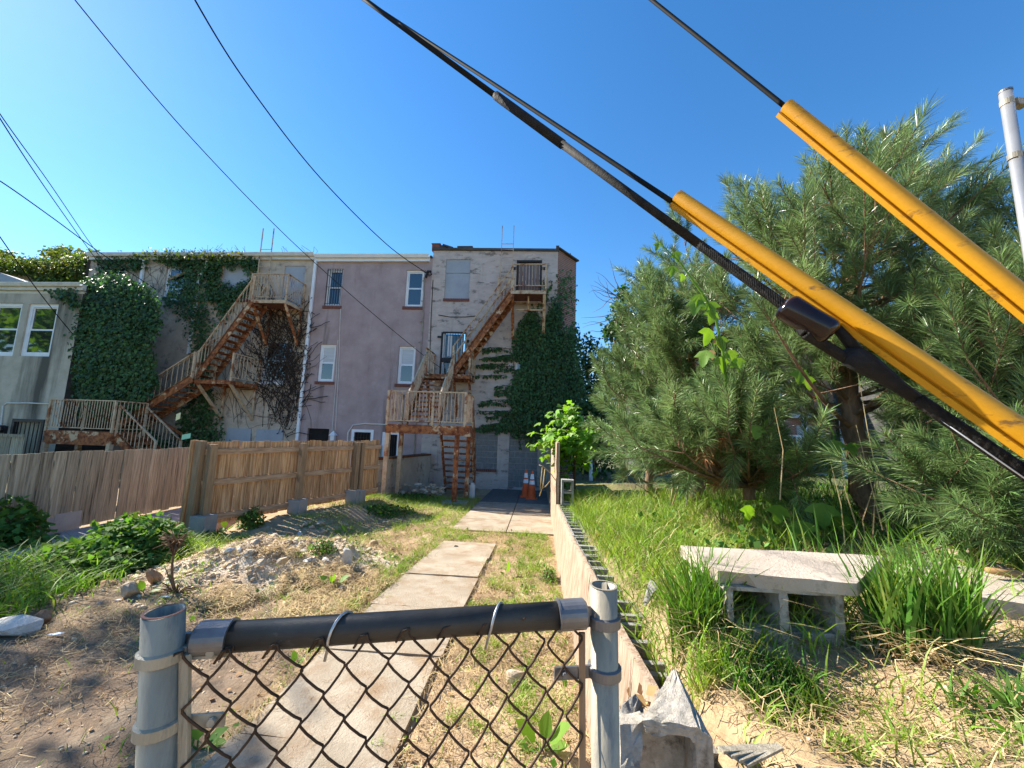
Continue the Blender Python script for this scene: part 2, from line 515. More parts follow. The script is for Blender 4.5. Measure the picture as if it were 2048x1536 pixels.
def gz(x, y, fine=True):
    x, y = np.asarray(x, float), np.asarray(y, float)
    z = base(y)
    for (c, r, h) in MOUND:
        z = z + h * np.exp(-((x - c[0]) ** 2 + (y - c[1]) ** 2) / (r * r))
    z = z + .20 * sstep(-3.1, -3.9, x) * sstep(6.0, 7.4, y) * sstep(10.6, 9.6, y)
    if fine:
        n = (vnoise(x, y, 2.1, 3) - .5) * .05 + (vnoise(x, y, 6.5, 5) - .5) * .035 + (vnoise(x, y, 15, 7) - .5) * .018
        onp = sstep(.0, .12, np.maximum(np.maximum(PATH['x0'] - x, x - PATH['x1']), y - PATH['y1']))
        ond = sstep(.0, .12, np.maximum(np.maximum(-1.6 - x, x - .30), 7.2 - y))
        strip = sstep(-5.9, -5.7, x)
        lump = 0
        for (c, r, h) in MOUND[:3]:
            lump = np.maximum(lump, np.exp(-((x - c[0]) ** 2 + (y - c[1]) ** 2) / (r * r * 1.3)))
        n = n + lump * ((vnoise(x, y, 5, 8) - .5) * .10 + (vnoise(x, y, 11, 9) - .5) * .07)
        n = n * onp * ond * np.where(x < -5, strip, 1)
        z = z + n
    # raised lot right of the block wall
    rise = np.interp(x - .50, [0, .14, .5, .9, 2.5, 5, 60], [0, .13, .165, .18, .42, .5, .5]) * np.interp(y, [0, .5, 1.1, 2.0, 3, 6, 10, 20], [.2, .5, .9, .95, .9, .8, .3, 0])
    rise = rise * (1 - sstep(2.0, 4.0, y) * sstep(1.6, .6, x) * .75)
    zr = walltop(y) + rise - .03
    if fine:
        zr = zr + (vnoise(x, y, 2.3, 11) - .5) * .07 + (vnoise(x, y, 8, 12) - .5) * .035 + (vnoise(x, y, 18, 13) - .5) * .015
        pit = np.exp(-(((x - 1.05) / .5) ** 2 + ((y - 1.05) / .25) ** 2))
        pit2 = np.exp(-(((x - .82) / .30) ** 2 + ((y - 1.31) / .16) ** 2))
        zr = zr - .05 * pit - .10 * pit2
    w = sstep(.05, .17, x - xwall(y))
    return z * (1 - w) + zr * w


def axis(a, b, st, far):
    v = list(np.arange(a, b + 1e-6, st))
    s = st
    lo, hi = v[0], v[-1]
    L_, H_ = [], []
    while lo > -far:
        s *= 1.35
        lo -= s
        L_.append(lo)
    s = st
    while hi < far:
        s *= 1.35
        hi += s
        H_.append(hi)
    return np.array(L_[::-1] + v + H_)


gx, gy = axis(-8, 5.5, .055, 900), axis(.35, 14.2, .06, 900)
X, Y = np.meshgrid(gx, gy)
Zg = gz(X, Y)
nx, ny = len(gx), len(gy)
idx = np.arange(nx * ny).reshape(ny, nx)
GF = np.stack([idx[:-1, :-1], idx[:-1, 1:], idx[1:, 1:], idx[1:, :-1]], -1).reshape(-1, 4)


def mixc(c, k, w):
    return c * (1 - w[..., None]) + np.array(k) * w[..., None]


C = np.ones(X.shape + (3,)) * np.array([.42, .295, .17])
C = mixc(C, (.54, .39, .24), sstep(.45, .6, vnoise(X, Y, 1.3, 21)) * .8)
mw = np.zeros(X.shape)
for (c, r, h) in MOUND[:3]:
    mw = np.maximum(mw, np.exp(-((X - c[0]) ** 2 + (Y - c[1]) ** 2) / (r * r * 1.5)))
C = mixc(C, (.80, .65, .47), sstep(.22, .5, mw + (vnoise(X, Y, 4, 22) - .5) * .4))
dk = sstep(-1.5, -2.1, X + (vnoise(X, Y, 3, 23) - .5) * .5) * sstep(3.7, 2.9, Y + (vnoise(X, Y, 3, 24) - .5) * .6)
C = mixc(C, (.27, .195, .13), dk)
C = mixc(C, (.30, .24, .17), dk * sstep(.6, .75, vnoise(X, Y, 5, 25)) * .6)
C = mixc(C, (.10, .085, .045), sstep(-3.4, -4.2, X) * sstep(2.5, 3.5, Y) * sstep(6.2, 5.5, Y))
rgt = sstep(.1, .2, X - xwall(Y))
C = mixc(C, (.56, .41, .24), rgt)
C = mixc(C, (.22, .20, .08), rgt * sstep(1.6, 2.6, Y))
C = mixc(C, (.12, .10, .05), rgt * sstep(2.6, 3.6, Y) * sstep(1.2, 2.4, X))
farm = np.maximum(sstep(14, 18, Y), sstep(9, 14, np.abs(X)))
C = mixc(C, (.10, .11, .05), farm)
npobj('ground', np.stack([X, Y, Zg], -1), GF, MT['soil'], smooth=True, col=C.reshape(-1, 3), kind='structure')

# ------------------------------------------------------------------ path and yard slabs
RNG = random.Random(5)
path = bpy.data.objects.new('path', None)
path['kind'] = 'structure'
path.location = (-1.05, 3.5, 0)
link(path)
ys = [.75, 1.42, 2.02, 2.78, 3.55, 4.48, 5.35, 6.28]
for i in range(len(ys) - 1):
    a, b = ys[i] + .003, ys[i + 1] - .003
    m = MB()
    za, zb = float(base(a)) + .028 + RNG.uniform(-.004, .008), float(base(b)) + .028 + RNG.uniform(-.004, .008)
    sk = RNG.uniform(-.012, .012)
    x0, x1 = PATH['x0'] + .05 * (a - 3.5) * -.02 + RNG.uniform(-.015, .015), PATH['x1'] + RNG.uniform(-.02, .02)
    n = 8
    top = []
    for k in range(n + 1):
        u = k / n
        top.append((x0 + (x1 - x0) * u, a + sk * u + (RNG.uniform(-.006, .006)), za))
    for k in range(n + 1):
        u = 1 - k / n
        top.append((x0 + (x1 - x0) * u, b + sk * u + (RNG.uniform(-.006, .006)), zb))
    q = len(top)
    v = top + [(p[0], p[1], p[2] - .12) for p in top]
    f = [tuple(range(q))] + [(j, j + q, (j + 1) % q + q, (j + 1) % q) for j in range(q)]
    m.add(v, f)
    obj('slab', m, MT['conc'], path)
drive = bpy.data.objects.new('paved_yard', None)
drive['kind'] = 'structure'
drive.location = (-.6, 10, -.35)
link(drive)
for (x0, x1) in ((-1.56, -.56), (-.54, .33)):
    yy = [7.22, 8.3, 9.5, 10.7, 12.2, 13.78]
    for i in range(5):
        m = MB()
        a, b = yy[i] + .008, yy[i + 1] - .008
        za, zb = float(base(a)) + .03, float(base(b)) + .03
        m.add([(x0, a, za), (x1, a, za), (x1, b, zb), (x0, b, zb), (x0, a, za - .1), (x1, a, za - .1), (x1, b, zb - .1), (x0, b, zb - .1)],
              [(0, 1, 2, 3), (0, 4, 5, 1), (1, 5, 6, 2), (2, 6, 7, 3), (3, 7, 4, 0)])
        obj('slab', m, MT['conc'] if i < 3 else MT['slabdark'], drive)
m = MB()
m.box((-6.62, 2.4, -.5), (-5.75, 9.6, -.02))
m.box((-6.62, 9.6, -.5), (-5.75, 13, -.08))
obj('pavement', m, MT['concgrey'], kind='structure')

# ------------------------------------------------------------------ block wall between the yard and the raised lot
def block_mesh(L_, W, H, holes=True):
    """hollow block, long axis Y, cells open at top and bottom"""
    t = .032
    m = MB()
    xs = [0, t, W - t, W]
    yw = [0, t, L_ / 2 - t / 2, L_ / 2 + t / 2, L_ - t, L_]
    for z, flip in ((H, False), (0, True)):
        for i in range(3):
            for j in range(5):
                if i == 1 and j in (1, 3):
                    continue
                q = [(xs[i], yw[j], z), (xs[i + 1], yw[j], z), (xs[i + 1], yw[j + 1], z), (xs[i], yw[j + 1], z)]
                m.quad(*(q[::-1] if flip else q))

    def walls(x0, x1, y0, y1, inward):
        c = [(x0, y0), (x1, y0), (x1, y1), (x0, y1)]
        for k in range(4):
            a, b = c[k], c[(k + 1) % 4]
            q = [(a[0], a[1], 0), (b[0], b[1], 0), (b[0], b[1], H), (a[0], a[1], H)]
            m.quad(*(q[::-1] if inward else q))
    walls(0, W, 0, L_, False)
    walls(xs[1], xs[2], yw[1], yw[2], True)
    walls(xs[1], xs[2], yw[3], yw[4], True)
    return m


def mesh_of(name, mb, mt):
    me = bpy.data.meshes.new(name)
    me.from_pydata([tuple(p) for p in mb.v], [], mb.f)
    me.materials.append(mt)
    me.update()
    return me


wall = thing('block_wall', 'long low retaining wall of hollow blocks with raked pink stucco on its yard face', 'wall', (float(xwall(5)), 5, 0))
bm_block = mesh_of('block', block_mesh(.392, .194, .19), MT['capblock'])
y = 2.56
k = 0
while y < 6.5:
    o = bpy.data.objects.new('block', bm_block)
    o.location = (float(xwall(y)) + .012 - wall.location[0] + RNG.uniform(-.004, .004), y - wall.location[1], float(walltop(y + .2)) - .19 + RNG.uniform(-.006, .006))
    o.rotation_euler = (math.atan2(float(walltop(y + .4) - walltop(y)), .4), 0, .012)
    link(o, wall)
    y += .402
# stucco skin, battered a little outwards at its foot
m = MB()
yy = np.arange(1.0, 6.62, .06)
rows = 9
V, F = [], []
for i, yv in enumerate(yy):
    zt = float(walltop(yv)) - .004 + (vnoise(yv, 0, 9, 31) - .5) * .012
    zb = float(base(yv)) - .1
    for j in range(rows + 1):
        u = j / rows
        z = zt + (zb - zt) * u
        V.append((float(xwall(yv)) - .006 - .075 * u * np.interp(yv, [1, 4, 7], [1.1, 1, .3]) + float(vnoise(yv, z, 7, 32) - .5) * .014 + float(vnoise(yv, z * .3, 9, 33) - .5) * .006, yv, z))
for i in range(len(yy) - 1):
    for j in range(rows):
        a = i * (rows + 1) + j
        F.append((a, a + 1, a + rows + 2, a + rows + 1))
off = len(V)
for i, yv in enumerate(yy):                     # back edge of the skin on top
    V.append((float(xwall(yv)) + .03, yv, V[i * (rows + 1)][2] - .002))
for i in range(len(yy) - 1):
    F.append((i * (rows + 1), (i + 1) * (rows + 1), off + i + 1, off + i))
npobj('stucco_face', V, F, MT['stuccowall'], wall, smooth=True)
m = MB()
for a, b in ((2.5, 3.9), (3.9, 6.62)):
    m.add([(float(xwall(a)) + .02, a, -.6), (float(xwall(a)) + .19, a, -.6), (float(xwall(b)) + .19, b, -.6), (float(xwall(b)) + .02, b, -.6),
           (float(xwall(a)) + .02, a, float(walltop(a + .2)) - .2), (float(xwall(a)) + .19, a, float(walltop(a + .2)) - .2), (float(xwall(b)) + .19, b, float(walltop(b)) - .2), (float(xwall(b)) + .02, b, float(walltop(b)) - .2)],
          [(0, 1, 5, 4), (1, 2, 6, 5), (2, 3, 7, 6), (3, 0, 4, 7), (4, 5, 6, 7)])
obj('wall_core', m, MT['capblock'], wall)
# taller far length
m = MB()
x0 = float(xwall(6.62))
V, F = [], []
yy = np.linspace(6.62, 9.6, 24)
for i, yv in enumerate(yy):
    for j, z in enumerate(np.linspace(1.42, -.5, 12)):
        V.append((x0 - .012 + float(vnoise(yv * 3, z, 6, 35) - .5) * .02, yv, z))
for i in range(23):
    for j in range(11):
        a = i * 12 + j
        F.append((a, a + 1, a + 13, a + 12))
npobj('stucco_face', V, F, MT['stuccowall'], wall, smooth=True)
m.box((x0 - .004, 6.63, -.5), (x0 + .04, 9.6, 1.425))
obj('wall_core', m, MT['stuccowall'], wall)
o = bpy.data.objects.new('block', bm_block)
p = at(1133, 995, Y=6.5)
o.location = (p[0] - .09 - wall.location[0], 6.55 - wall.location[1], walltop(6.5) + .02)
o.rotation_euler = (math.radians(90), 0, 0)
link(o, wall)


# ------------------------------------------------------------------ buildings
FY = 13.8


def holed(name, x0, x1, z0, z1, y, holes, mt, parent, depth=.14, thick=.3, rough=0.0, ztop=None):
    """front wall in the plane y with reveals; holes = (xa, xb, za, zb)"""
    xs = sorted(set([x0, x1] + [h[0] for h in holes] + [h[1] for h in holes] + list(np.linspace(x0, x1, 12))))
    zs = sorted(set([z0, z1] + [h[2] for h in holes] + [h[3] for h in holes] + list(np.linspace(z0, z1, 14))))
    m = MB()
    ids = {}

    def vid(i, j):
        if (i, j) not in ids:
            ids[(i, j)] = len(m.v)
            zz = zs[j]
            if ztop is not None and j == len(zs) - 1:
                zz = np.interp(xs[i], [x0, x1], ztop)
            m.v.append((xs[i], y, zz))
        return ids[(i, j)]
    for i in range(len(xs) - 1):
        for j in range(len(zs) - 1):
            cx, cz = (xs[i] + xs[i + 1]) / 2, (zs[j] + zs[j + 1]) / 2
            if any(h[0] < cx < h[1] and h[2] < cz < h[3] for h in holes):
                continue
            m.f.append((vid(i, j), vid(i + 1, j), vid(i + 1, j + 1), vid(i, j + 1)))
    for (a, b, c, d) in holes:
        e = y + depth
        m.quad((a, y, c), (a, e, c), (a, e, d), (a, y, d))
        m.quad((b, y, c), (b, y, d), (b, e, d), (b, e, c))
        m.quad((a, y, d), (a, e, d), (b, e, d), (b, y, d))
        m.quad((a, y, c), (b, y, c), (b, e, c), (a, e, c))
    return obj(name, m, mt, parent)


def window(parent, x0, x1, z0, z1, y, fr=.07, blind=0.0, bars=False, sill=True, split=.5, back='glass', frame='white', sillmat='brick', label=None):
    """double-hung window set back in its opening: frame, two sashes, panes"""
    m = MB()
    yf, yb = y + .055, y + .13
    for a, b, c, d in ((x0, x0 + fr, z0, z1), (x1 - fr, x1, z0, z1), (x0 + fr, x1 - fr, z1 - fr, z1), (x0 + fr, x1 - fr, z0, z0 + fr)):
        m.box((a, yf, c), (b, yb, d))
    zm = z0 + (z1 - z0) * split
    s = .035
    xa, xb = x0 + fr, x1 - fr
    for (c, d, q) in ((z0 + fr, zm + s / 2, yf + .018), (zm - s / 2 + .03, z1 - fr, yf + .04)):
        for a, b, e, f in ((xa, xa + s, c, d), (xb - s, xb, c, d), (xa + s, xb - s, d - s, d), (xa + s, xb - s, c, c + s)):
            m.box((a, q, e), (b, q + .02, f))
    w = obj('window', m, MT[frame], parent)
    if label:
        w['label'] = label
    for (c, d, q) in ((z0 + fr + s, zm - s / 2, yf + .03), (zm + s / 2, z1 - fr - s, yf + .052)):
        g = MB().quad((xa + s, q, c), (xb - s, q, c), (xb - s, q, d), (xa + s, q, d))
        obj('pane', g, MT[back], w)
    m = MB().box((x0, y + .131, z0), (x1, y + .2, z1))
    obj('backing', m, MT['dark'], w)
    if blind > 0:
        zb = z1 - fr - s - (z1 - z0 - 2 * fr) * blind * split
        m = MB().box((xa + s + .005, yf + .0545, zb), (xb - s - .005, yf + .06, z1 - fr - s))
        o = obj('blind', m, MT['blind'], w)
        o.location.y -= .008
    if sill:
        m = MB()
        n = max(4, int((x1 - x0 + .1) / .075))
        for k in range(n):
            a = x0 - .06 + (x1 - x0 + .12) * k / n
            m.box((a, y - .05, z0 - .11), (a + (x1 - x0 + .12) / n - .008, y + .05, z0 - .003))
        obj('sill', m, MT[sillmat], w)
    if bars:
        m = MB()
        n = 6
        yb_ = y - .03
        for k in range(n + 1):
            xx = x0 + .02 + (x1 - x0 - .04) * k / n
            m.bar((xx, yb_, z0 + .02), (xx, yb_, z1 - .02), .016, .016)
        for zz in (z0 + .08, zm, z1 - .08):
            m.bar((x0, yb_ - .012, zz), (x1, yb_ - .012, zz), .024, .01)
        obj('window_bars', m, MT['iron'], w)
    return w


# mauve rowhouse
hm = thing('rowhouse', 'mauve stucco three-storey rowhouse with white windows between the beige and grey houses', 'house', (-6.6, 13.8, -.4))
W1 = [(-8.37, -7.74, 6.2, 7.7), (-5.22, -4.52, 6.2, 7.66), (-8.38, -7.75, 3.26, 4.68), (-5.30, -4.66, 3.24, 4.66)]
Dm = (-6.85, -6.02, -.38, 1.52)
Db = (-8.55, -7.72, -.3, 1.5)
Dr = (-5.68, -5.05, -.35, 1.45)
holed('wall', -8.86, -4.22, -.6, 8.2, FY, W1 + [Dm, Db, Dr], MT['mauve'], hm)
window(hm, *W1[0], FY, bars=True)
window(hm, *W1[1], FY)
window(hm, *W1[2], FY, blind=.9)
window(hm, *W1[3], FY, blind=.9)
m = MB()
for a, b, c, d in ((Dm[0], Dm[0] + .1, Dm[2], Dm[3]), (Dm[1] - .1, Dm[1], Dm[2], Dm[3]), (Dm[0] + .1, Dm[1] - .1, Dm[3] - .1, Dm[3])):
    m.box((a, FY - .03, c), (b, FY + .1, d))
dd = obj('door', m, MT['white'], hm)
m = MB().box((Dm[0] + .1, FY + .08, Dm[2]), (Dm[1] - .1, FY + .12, Dm[3] - .1))
obj('door_leaf', m, MT['dark'], dd)
m = MB()
for k in range(6):
    xx = Dm[0] + .14 + k * .11
    m.bar((xx, FY - .02, Dm[2]), (xx, FY - .02, Dm[3] - .12), .016, .016)
m.bar((Dm[0] + .1, FY - .035, Dm[3] - .3), (Dm[1] - .1, FY - .035, Dm[3] - .3), .03, .01)
m.bar((Dm[0] + .1, FY - .035, .4), (Dm[1] - .1, FY - .035, .4), .03, .01)
obj('security_bars', m, MT['iron'], dd)
m = MB().box((Db[0], FY + .1, Db[2]), (Db[1], FY + .14, Db[3]))
obj('doorway', m, MT['dark'], hm)
m = MB()
for a, b, c, d in ((Dr[0], Dr[0] + .16, Dr[2], Dr[3]), (Dr[1] - .07, Dr[1], Dr[2], Dr[3]), (Dr[0] + .16, Dr[1] - .07, Dr[3] - .08, Dr[3])):
    m.box((a, FY - .03, c), (b, FY + .1, d))
d2 = obj('door', m, MT['white'], hm)
m = MB().box((Dr[0] + .16, FY + .08, Dr[2]), (Dr[1] - .07, FY + .12, Dr[3] - .08))
obj('door_leaf', m, MT['dark'], d2)
m = MB()
for k in range(5):
    xx = Dr[0] + .2 + k * .085
    m.bar((xx, FY - .02, Dr[2]), (xx, FY - .02, Dr[3] - .1), .014, .014)
for zz in (.45, .55):
    m.bar((Dr[0] + .1, FY - .035, zz), (Dr[1] - .05, FY - .035, zz), .02, .01)
obj('security_bars', m, MT['iron'], d2)


def gutter(parent, xa, xb, z, y=FY, mt='white'):
    m = MB()
    prof = [(0, 0), (-.02, -.10), (-.09, -.11), (-.14, -.02), (-.145, .015), (-.125, .015), (-.085, -.09), (-.03, -.08), (-.01, .0)]
    n = len(prof)
    v = [(xa, y - .12 + a, z + b) for a, b in prof] + [(xb, y - .12 + a, z + b) for a, b in prof]
    m.add(v, [(i, (i + 1) % n, n + (i + 1) % n, n + i) for i in range(n)] + [tuple(range(n - 1, -1, -1)), tuple(range(n, 2 * n))])
    m.box((xa, y - .115, z - .22), (xb, y - .004, z - .02))
    return obj('gutter', m, MT[mt], parent)


def downspout(parent, pts, mt='white', w=.10):
    m = MB()
    for a, b in zip(pts[:-1], pts[1:]):
        m.bar(a, b, w, .075, up=(0, 1, 0))
    n = len(pts)
    o = obj('downspout', m, MT[mt], parent)
    return o


gutter(hm, -8.84, -4.32, 8.19)
downspout(hm, [(-8.86, FY - .07, 8.12), (-8.88, FY - .07, -.4)])
m = MB().add([(-8.86, FY - .1, 8.2), (-4.24, FY - .1, 8.2), (-4.24, FY + 9, 8.6), (-8.86, FY + 9, 8.6), (-8.86, FY - .1, 8.14), (-4.24, FY - .1, 8.14), (-4.24, FY + 9, 7.6), (-8.86, FY + 9, 7.6)],
             [(0, 1, 2, 3), (7, 6, 5, 4), (0, 4, 5, 1), (1, 5, 6, 2), (2, 6, 7, 3), (3, 7, 4, 0)])
obj('roof', m, MT['tar'], hm)
# cables, conduit and the weatherhead on the mauve wall
m = MB()
p = [at(x, y, Y=FY - .04) for x, y in ((848, 556), (846, 640), (838, 700))]
m.tube([p[0] + [.05, 0, .1], p[0], p[1], [p[1][0] - .02, FY - .04, 2.0], [p[1][0] - .03, FY - .04, -.2]], .022, 6)
for k in range(7):
    zz = 7.2 - k * .8
    m.box((p[0][0] - .05, FY - .06, zz), (p[0][0] + .04, FY - .005, zz + .03))
obj('service_conduit', m, MT['galv'], hm)
m = MB()
q = at(857, 545, Y=FY - .05)
m.tube([q + [-.1, 0, -.2], q + [-.02, 0, .05], q + [.1, -.08, 0]], .05, 8)
for j in range(3):
    m.tube([q + [.1, -.08, 0], q + [.15 + j * .02, -.14, -.15], q + [.1, -.2, -.25 + j * .04], q + [-.05 - .1 * j, -.25, -.02]], .01, 5)
obj('weatherhead', m, MT['iron'], hm)
m = MB()
for a, b in (((681, 615), (671, 860)), ((676, 680), (664, 862))):
    pa, pb = at(*a, Y=FY - .02), at(*b, Y=FY - .02)
    m.tube([pa, (pa + pb) / 2 + [.03, 0, 0], pb], .012, 5)
obj('wall_cable', m, MT['whitedirty'], hm)
m = MB()
q = at(666, 872, Y=FY - .12)
m.box(q + [-.07, -.06, -.16], q + [.07, .06, .02])
m.add([q + [-.12, -.1, .02], q + [.12, -.1, .02], q + [.12, .1, .02], q + [-.12, .1, .02], q + [0, 0, .2]], [(0, 1, 4), (1, 2, 4), (2, 3, 4), (3, 0, 4), (3, 2, 1, 0)])
obj('lantern', m, MT['white'], hm)
m = MB()
pa = [at(x, y, Y=FY - .03) for x, y in ((694, 905), (696, 865), (706, 850), (730, 847), (790, 850))]
m.tube(pa, .025, 6)
obj('conduit', m, MT['whitedirty'], hm)
q = at(755, 902, Y=FY - .1)
m = MB().box(q + [-.12, 0, -.2], q + [.12, .09, .2])
m.tube([q + [0, -.06, .02], q + [0, 0, .02]], .08, 12)
obj('electric_meter', m, MT['galv'], hm)

# grey stucco house at the right end
hg = thing('rowhouse', 'grey stucco three-storey house with blocked-up openings and a rusty stair, right end of row', 'house', (-1.8, 13.8, -.4))
Hw = (-3.70, -2.75, 6.53, 8.10)
H3 = (-.98, -.03, 6.50, 8.05)
H2 = (-3.68, -2.78, 3.45, 5.22)
Hr = (-.92, -.3, 3.05, 4.36)
HiL = (-2.39, -1.46, .28, 1.73)
HiR = (-1.04, -.02, -.3, 1.52)
holed('wall', -4.22, .56, -.6, 8.42, FY, [Hw, H3, H2, Hr, HiL, HiR], MT['greystucco'], hg, depth=.16, ztop=(8.47, 8.41))
m = MB().box((Hw[0], FY + .05, Hw[2]), (Hw[1], FY + .09, Hw[2] + 1.02))
m.box((Hw[0], FY + .04, Hw[2] + 1.035), (Hw[1], FY + .08, Hw[3]))
obj('boarded_window', m, MT['board'], hg, label='tall window opening closed with two grey boards')
m = MB()
for k in range(12):
    a = Hw[0] - .03 + (Hw[1] - Hw[0] + .06) * k / 12
    m.box((a, FY - .035, Hw[2] - .11), (a + .075, FY + .05, Hw[2] - .003))
obj('sill', m, MT['brick'], hg)
m = MB().box((H3[0] + .07, FY + .08, H3[2]), (H3[1] - .07, FY + .12, H3[3] - .07))
dr = obj('door', m, MT['doorboard'], hg, label='plum coloured third floor door behind bars')
m = MB()
for a, b, c, d in ((H3[0], H3[0] + .07, H3[2], H3[3]), (H3[1] - .07, H3[1], H3[2], H3[3]), (H3[0] + .07, H3[1] - .07, H3[3] - .07, H3[3])):
    m.box((a, FY - .03, c), (b, FY + .1, d))
m.box((H3[0] - .2, FY - .05, H3[3] - .38), (H3[0], FY - .004, H3[3] - .28))
m.box((H3[1], FY - .05, H3[3] - .38), (H3[1] + .2, FY - .004, H3[3] - .28))
obj('door_frame', m, MT['iron'], dr)
m = MB()
for k in range(8):
    xx = H3[0] + .1 + k * .107
    m.bar((xx, FY - .01, H3[2]), (xx, FY - .01, H3[3] - .07), .015, .015)
m.bar((H3[0] + .05, FY - .02, H3[2] + .55), (H3[1] - .05, FY - .02, H3[2] + .55), .1, .012)
obj('security_bars', m, MT['iron'], dr)
m = MB().box((H2[0] + .12, FY + .08, H2[2]), (H2[1] - .1, FY + .12, H2[3] - .05))
dr = obj('door', m, MT['glass'], hg, label='dark second floor door with black security gate')
m = MB().box((H2[0] + .02, FY + .02, H2[2]), (H2[0] + .12, FY + .1, H2[3]))
m.box((H2[0] + .2, FY + .075, H2[3] - .9), (H2[0] + .36, FY + .079, H2[3] - .1))
obj('door_frame', m, MT['white'], dr)
m = MB()
for a, b, c, d in ((H2[0] - .03, H2[0] + .03, H2[2], H2[3]), (H2[1] - .03, H2[1] + .03, H2[2], H2[3]), (H2[0] + .03, H2[1] - .03, H2[3] - .05, H2[3] + .02)):
    m.box((a, FY - .04, c), (b, FY + .01, d))
for k in range(8):
    xx = H2[0] + .1 + k * .1
    m.bar((xx, FY - .02, H2[2]), (xx, FY - .02, H2[3] - .05), .015, .015)
m.box((H2[0] + .02, FY - .035, H2[2] + .65), (H2[0] + .4, FY - .005, H2[2] + .8))
m.box((H2[0] - .17, FY - .05, H2[3] - .22), (H2[0] - .03, FY - .004, H2[3] - .15))
m.box((H2[1] + .03, FY - .05, H2[3] - .38), (H2[1] + .17, FY - .004, H2[3] - .28))
obj('security_bars', m, MT['iron'], dr)
window(hg, *Hr, FY, sill=False)


def blockfill(parent, h, y, label):
    x0, x1, z0, z1 = h
    m = MB().box((x0, y + .02, z0), (x1, y + .1, z1))
    p_ = obj('blocked_opening', m, MT['mortar'], parent, label=label)
    me = None
    r = 0
    z = z0
    while z < z1 - .02:
        hh = min(.193, z1 - z - .01)
        x = x0 - (0.2 if r % 2 else 0)
        while x < x1 - .02:
            a, b = max(x, x0) + .005, min(x + .393, x1 - .005)
            if b - a > .04:
                g = RNG.uniform(-.004, .004)
                mm = MB().box((a, y + .004 + g, z + .005), (b, y + .05, z + hh))
                obj('concrete_block', mm, MT['cmu'], p_)
            x += .403
        z += .203
        r += 1
    return p_


blockfill(hg, HiL, FY + .02, 'window opening filled with grey concrete blocks')
blockfill(hg, HiR, FY + .02, 'doorway filled with grey concrete blocks behind the cones')
m = MB()
for k in range(12):
    a = HiL[0] + (HiL[1] - HiL[0]) * k / 12
    m.box((a, FY - .03, HiL[2] - .1), (a + .07, FY + .04, HiL[2] - .002))
obj('sill', m, MT['brick'], hg)
# angled brick flank, parapet, chimney stub, roof
m = MB()
a, b = (.56, FY), (1.32, FY + .85)
V, F = [], []
m.add([(a[0], a[1], -.6), (b[0], b[1], -.6), (b[0], b[1], 8.38), (a[0], a[1], 8.50),
       (a[0], a[1] + .3, -.6), (b[0], b[1] + 8, -.6), (b[0], b[1] + 8, 8.2), (a[0], a[1] + .3, 8.45)],
      [(0, 1, 2, 3), (1, 5, 6, 2), (5, 4, 7, 6), (3, 2, 6, 7), (4, 0, 3, 7)])
obj('brick_flank', m, MT['brickred'], hg)
m = MB()
m.bar((a[0] - .02, a[1] - .01, 8.52), (b[0] + .03, b[1] - .01, 8.40), .22, .05)
m.box((.48, FY - .05, 8.40), (.60, FY + .15, 8.62))
m.add([(1.0, FY + .5, 8.48), (1.1, FY + .5, 8.46), (1.06, FY + .52, 8.62)], [(0, 1, 2)])
obj('flank_coping', m, MT['tar'], hg)
m = MB()
m.bar((-4.24, FY + .06, 8.50), (.5, FY + .06, 8.445), .26, .09)
m.box((-4.2, FY - .02, 8.50), (-3.75, FY + .2, 8.66))
m.bar((-3.85, FY + .02, 8.66), (-3.45, FY + .02, 8.53), .2, .06)
m.box((-3.3, FY + .0, 8.53), (-2.7, FY + .2, 8.64))
obj('parapet_coping', m, MT['tar'], hg)
m = MB().box((-4.28, FY - .03, 8.44), (-3.98, FY + .25, 8.70))
m.box((-4.3, FY - .05, 8.70), (-3.95, FY + .27, 8.73))
obj('chimney_stub', m, MT['brick'], hg)
m = MB().quad((-4.22, FY + .18, 8.4), (.56, FY + .18, 8.38), (.56, FY + 9, 8.3), (-4.22, FY + 9, 8.3))
obj('roof', m, MT['tar'], hg)
m = MB()
pts = [at(x, y, Y=FY - .015) for x, y in ((877, 630), (900, 634), (930, 634), (952, 632))]
m.tube(pts, .014, 5)
pts = [at(x, y, Y=FY - .015) for x, y in ((866, 560), (862, 640), (858, 760), (856, 860))]
m.tube(pts, .012, 5)
obj('wall_cable', m, MT['wire'], hg)
m = MB().bar(at(872, 900, Y=FY - .01), at(870, 985, Y=FY - .01), .12, .05)
obj('pier', m, MT['greystucco'], hg)
m = MB()
q = at(1090, 905, Y=FY - .1)
m.box(q + [-.2, -.02, -1.2], q + [.2, .08, -.05])
m.box(q + [-.21, -.04, -.05], q + [.21, .09, .35])
obj('meter_cabinet', m, MT['galv'], hg)

# beige ivy-grown rowhouse
hb = thing('rowhouse', 'beige stucco three-storey rowhouse overgrown with vines, left of the mauve house', 'house', (-13.5, 13.8, -.4))
B1 = (-17.75, -16.95, 6.3, 7.85)
B2 = (-15.15, -14.15, 6.35, 7.8)
B3 = (-12.72, -11.6, 6.45, 7.9)
B4 = (-10.15, -9.3, 5.95, 7.82)
B5 = (-10.62, -9.5, 3.2, 4.82)
holed('wall', -18.55, -8.86, -.6, 8.3, FY, [B1, B2, B3, B4, B5], MT['beigestucco'], hb, ztop=(8.35, 8.22))
window(hb, *B1, FY, sill=False, fr=.08)
window(hb, *B2, FY, sill=False, split=.35, fr=.08)
window(hb, *B5, FY, sill=True, sillmat='white', fr=.06)
for h, l in ((B3, 'vine-framed window closed with a pale board'), (B4, 'third floor door closed with a blue-grey board')):
    m = MB().box((h[0], FY + .03, h[2]), (h[1], FY + .09, h[3]))
    obj('boarded_opening', m, MT['board'], hb, label=l)
m = MB()
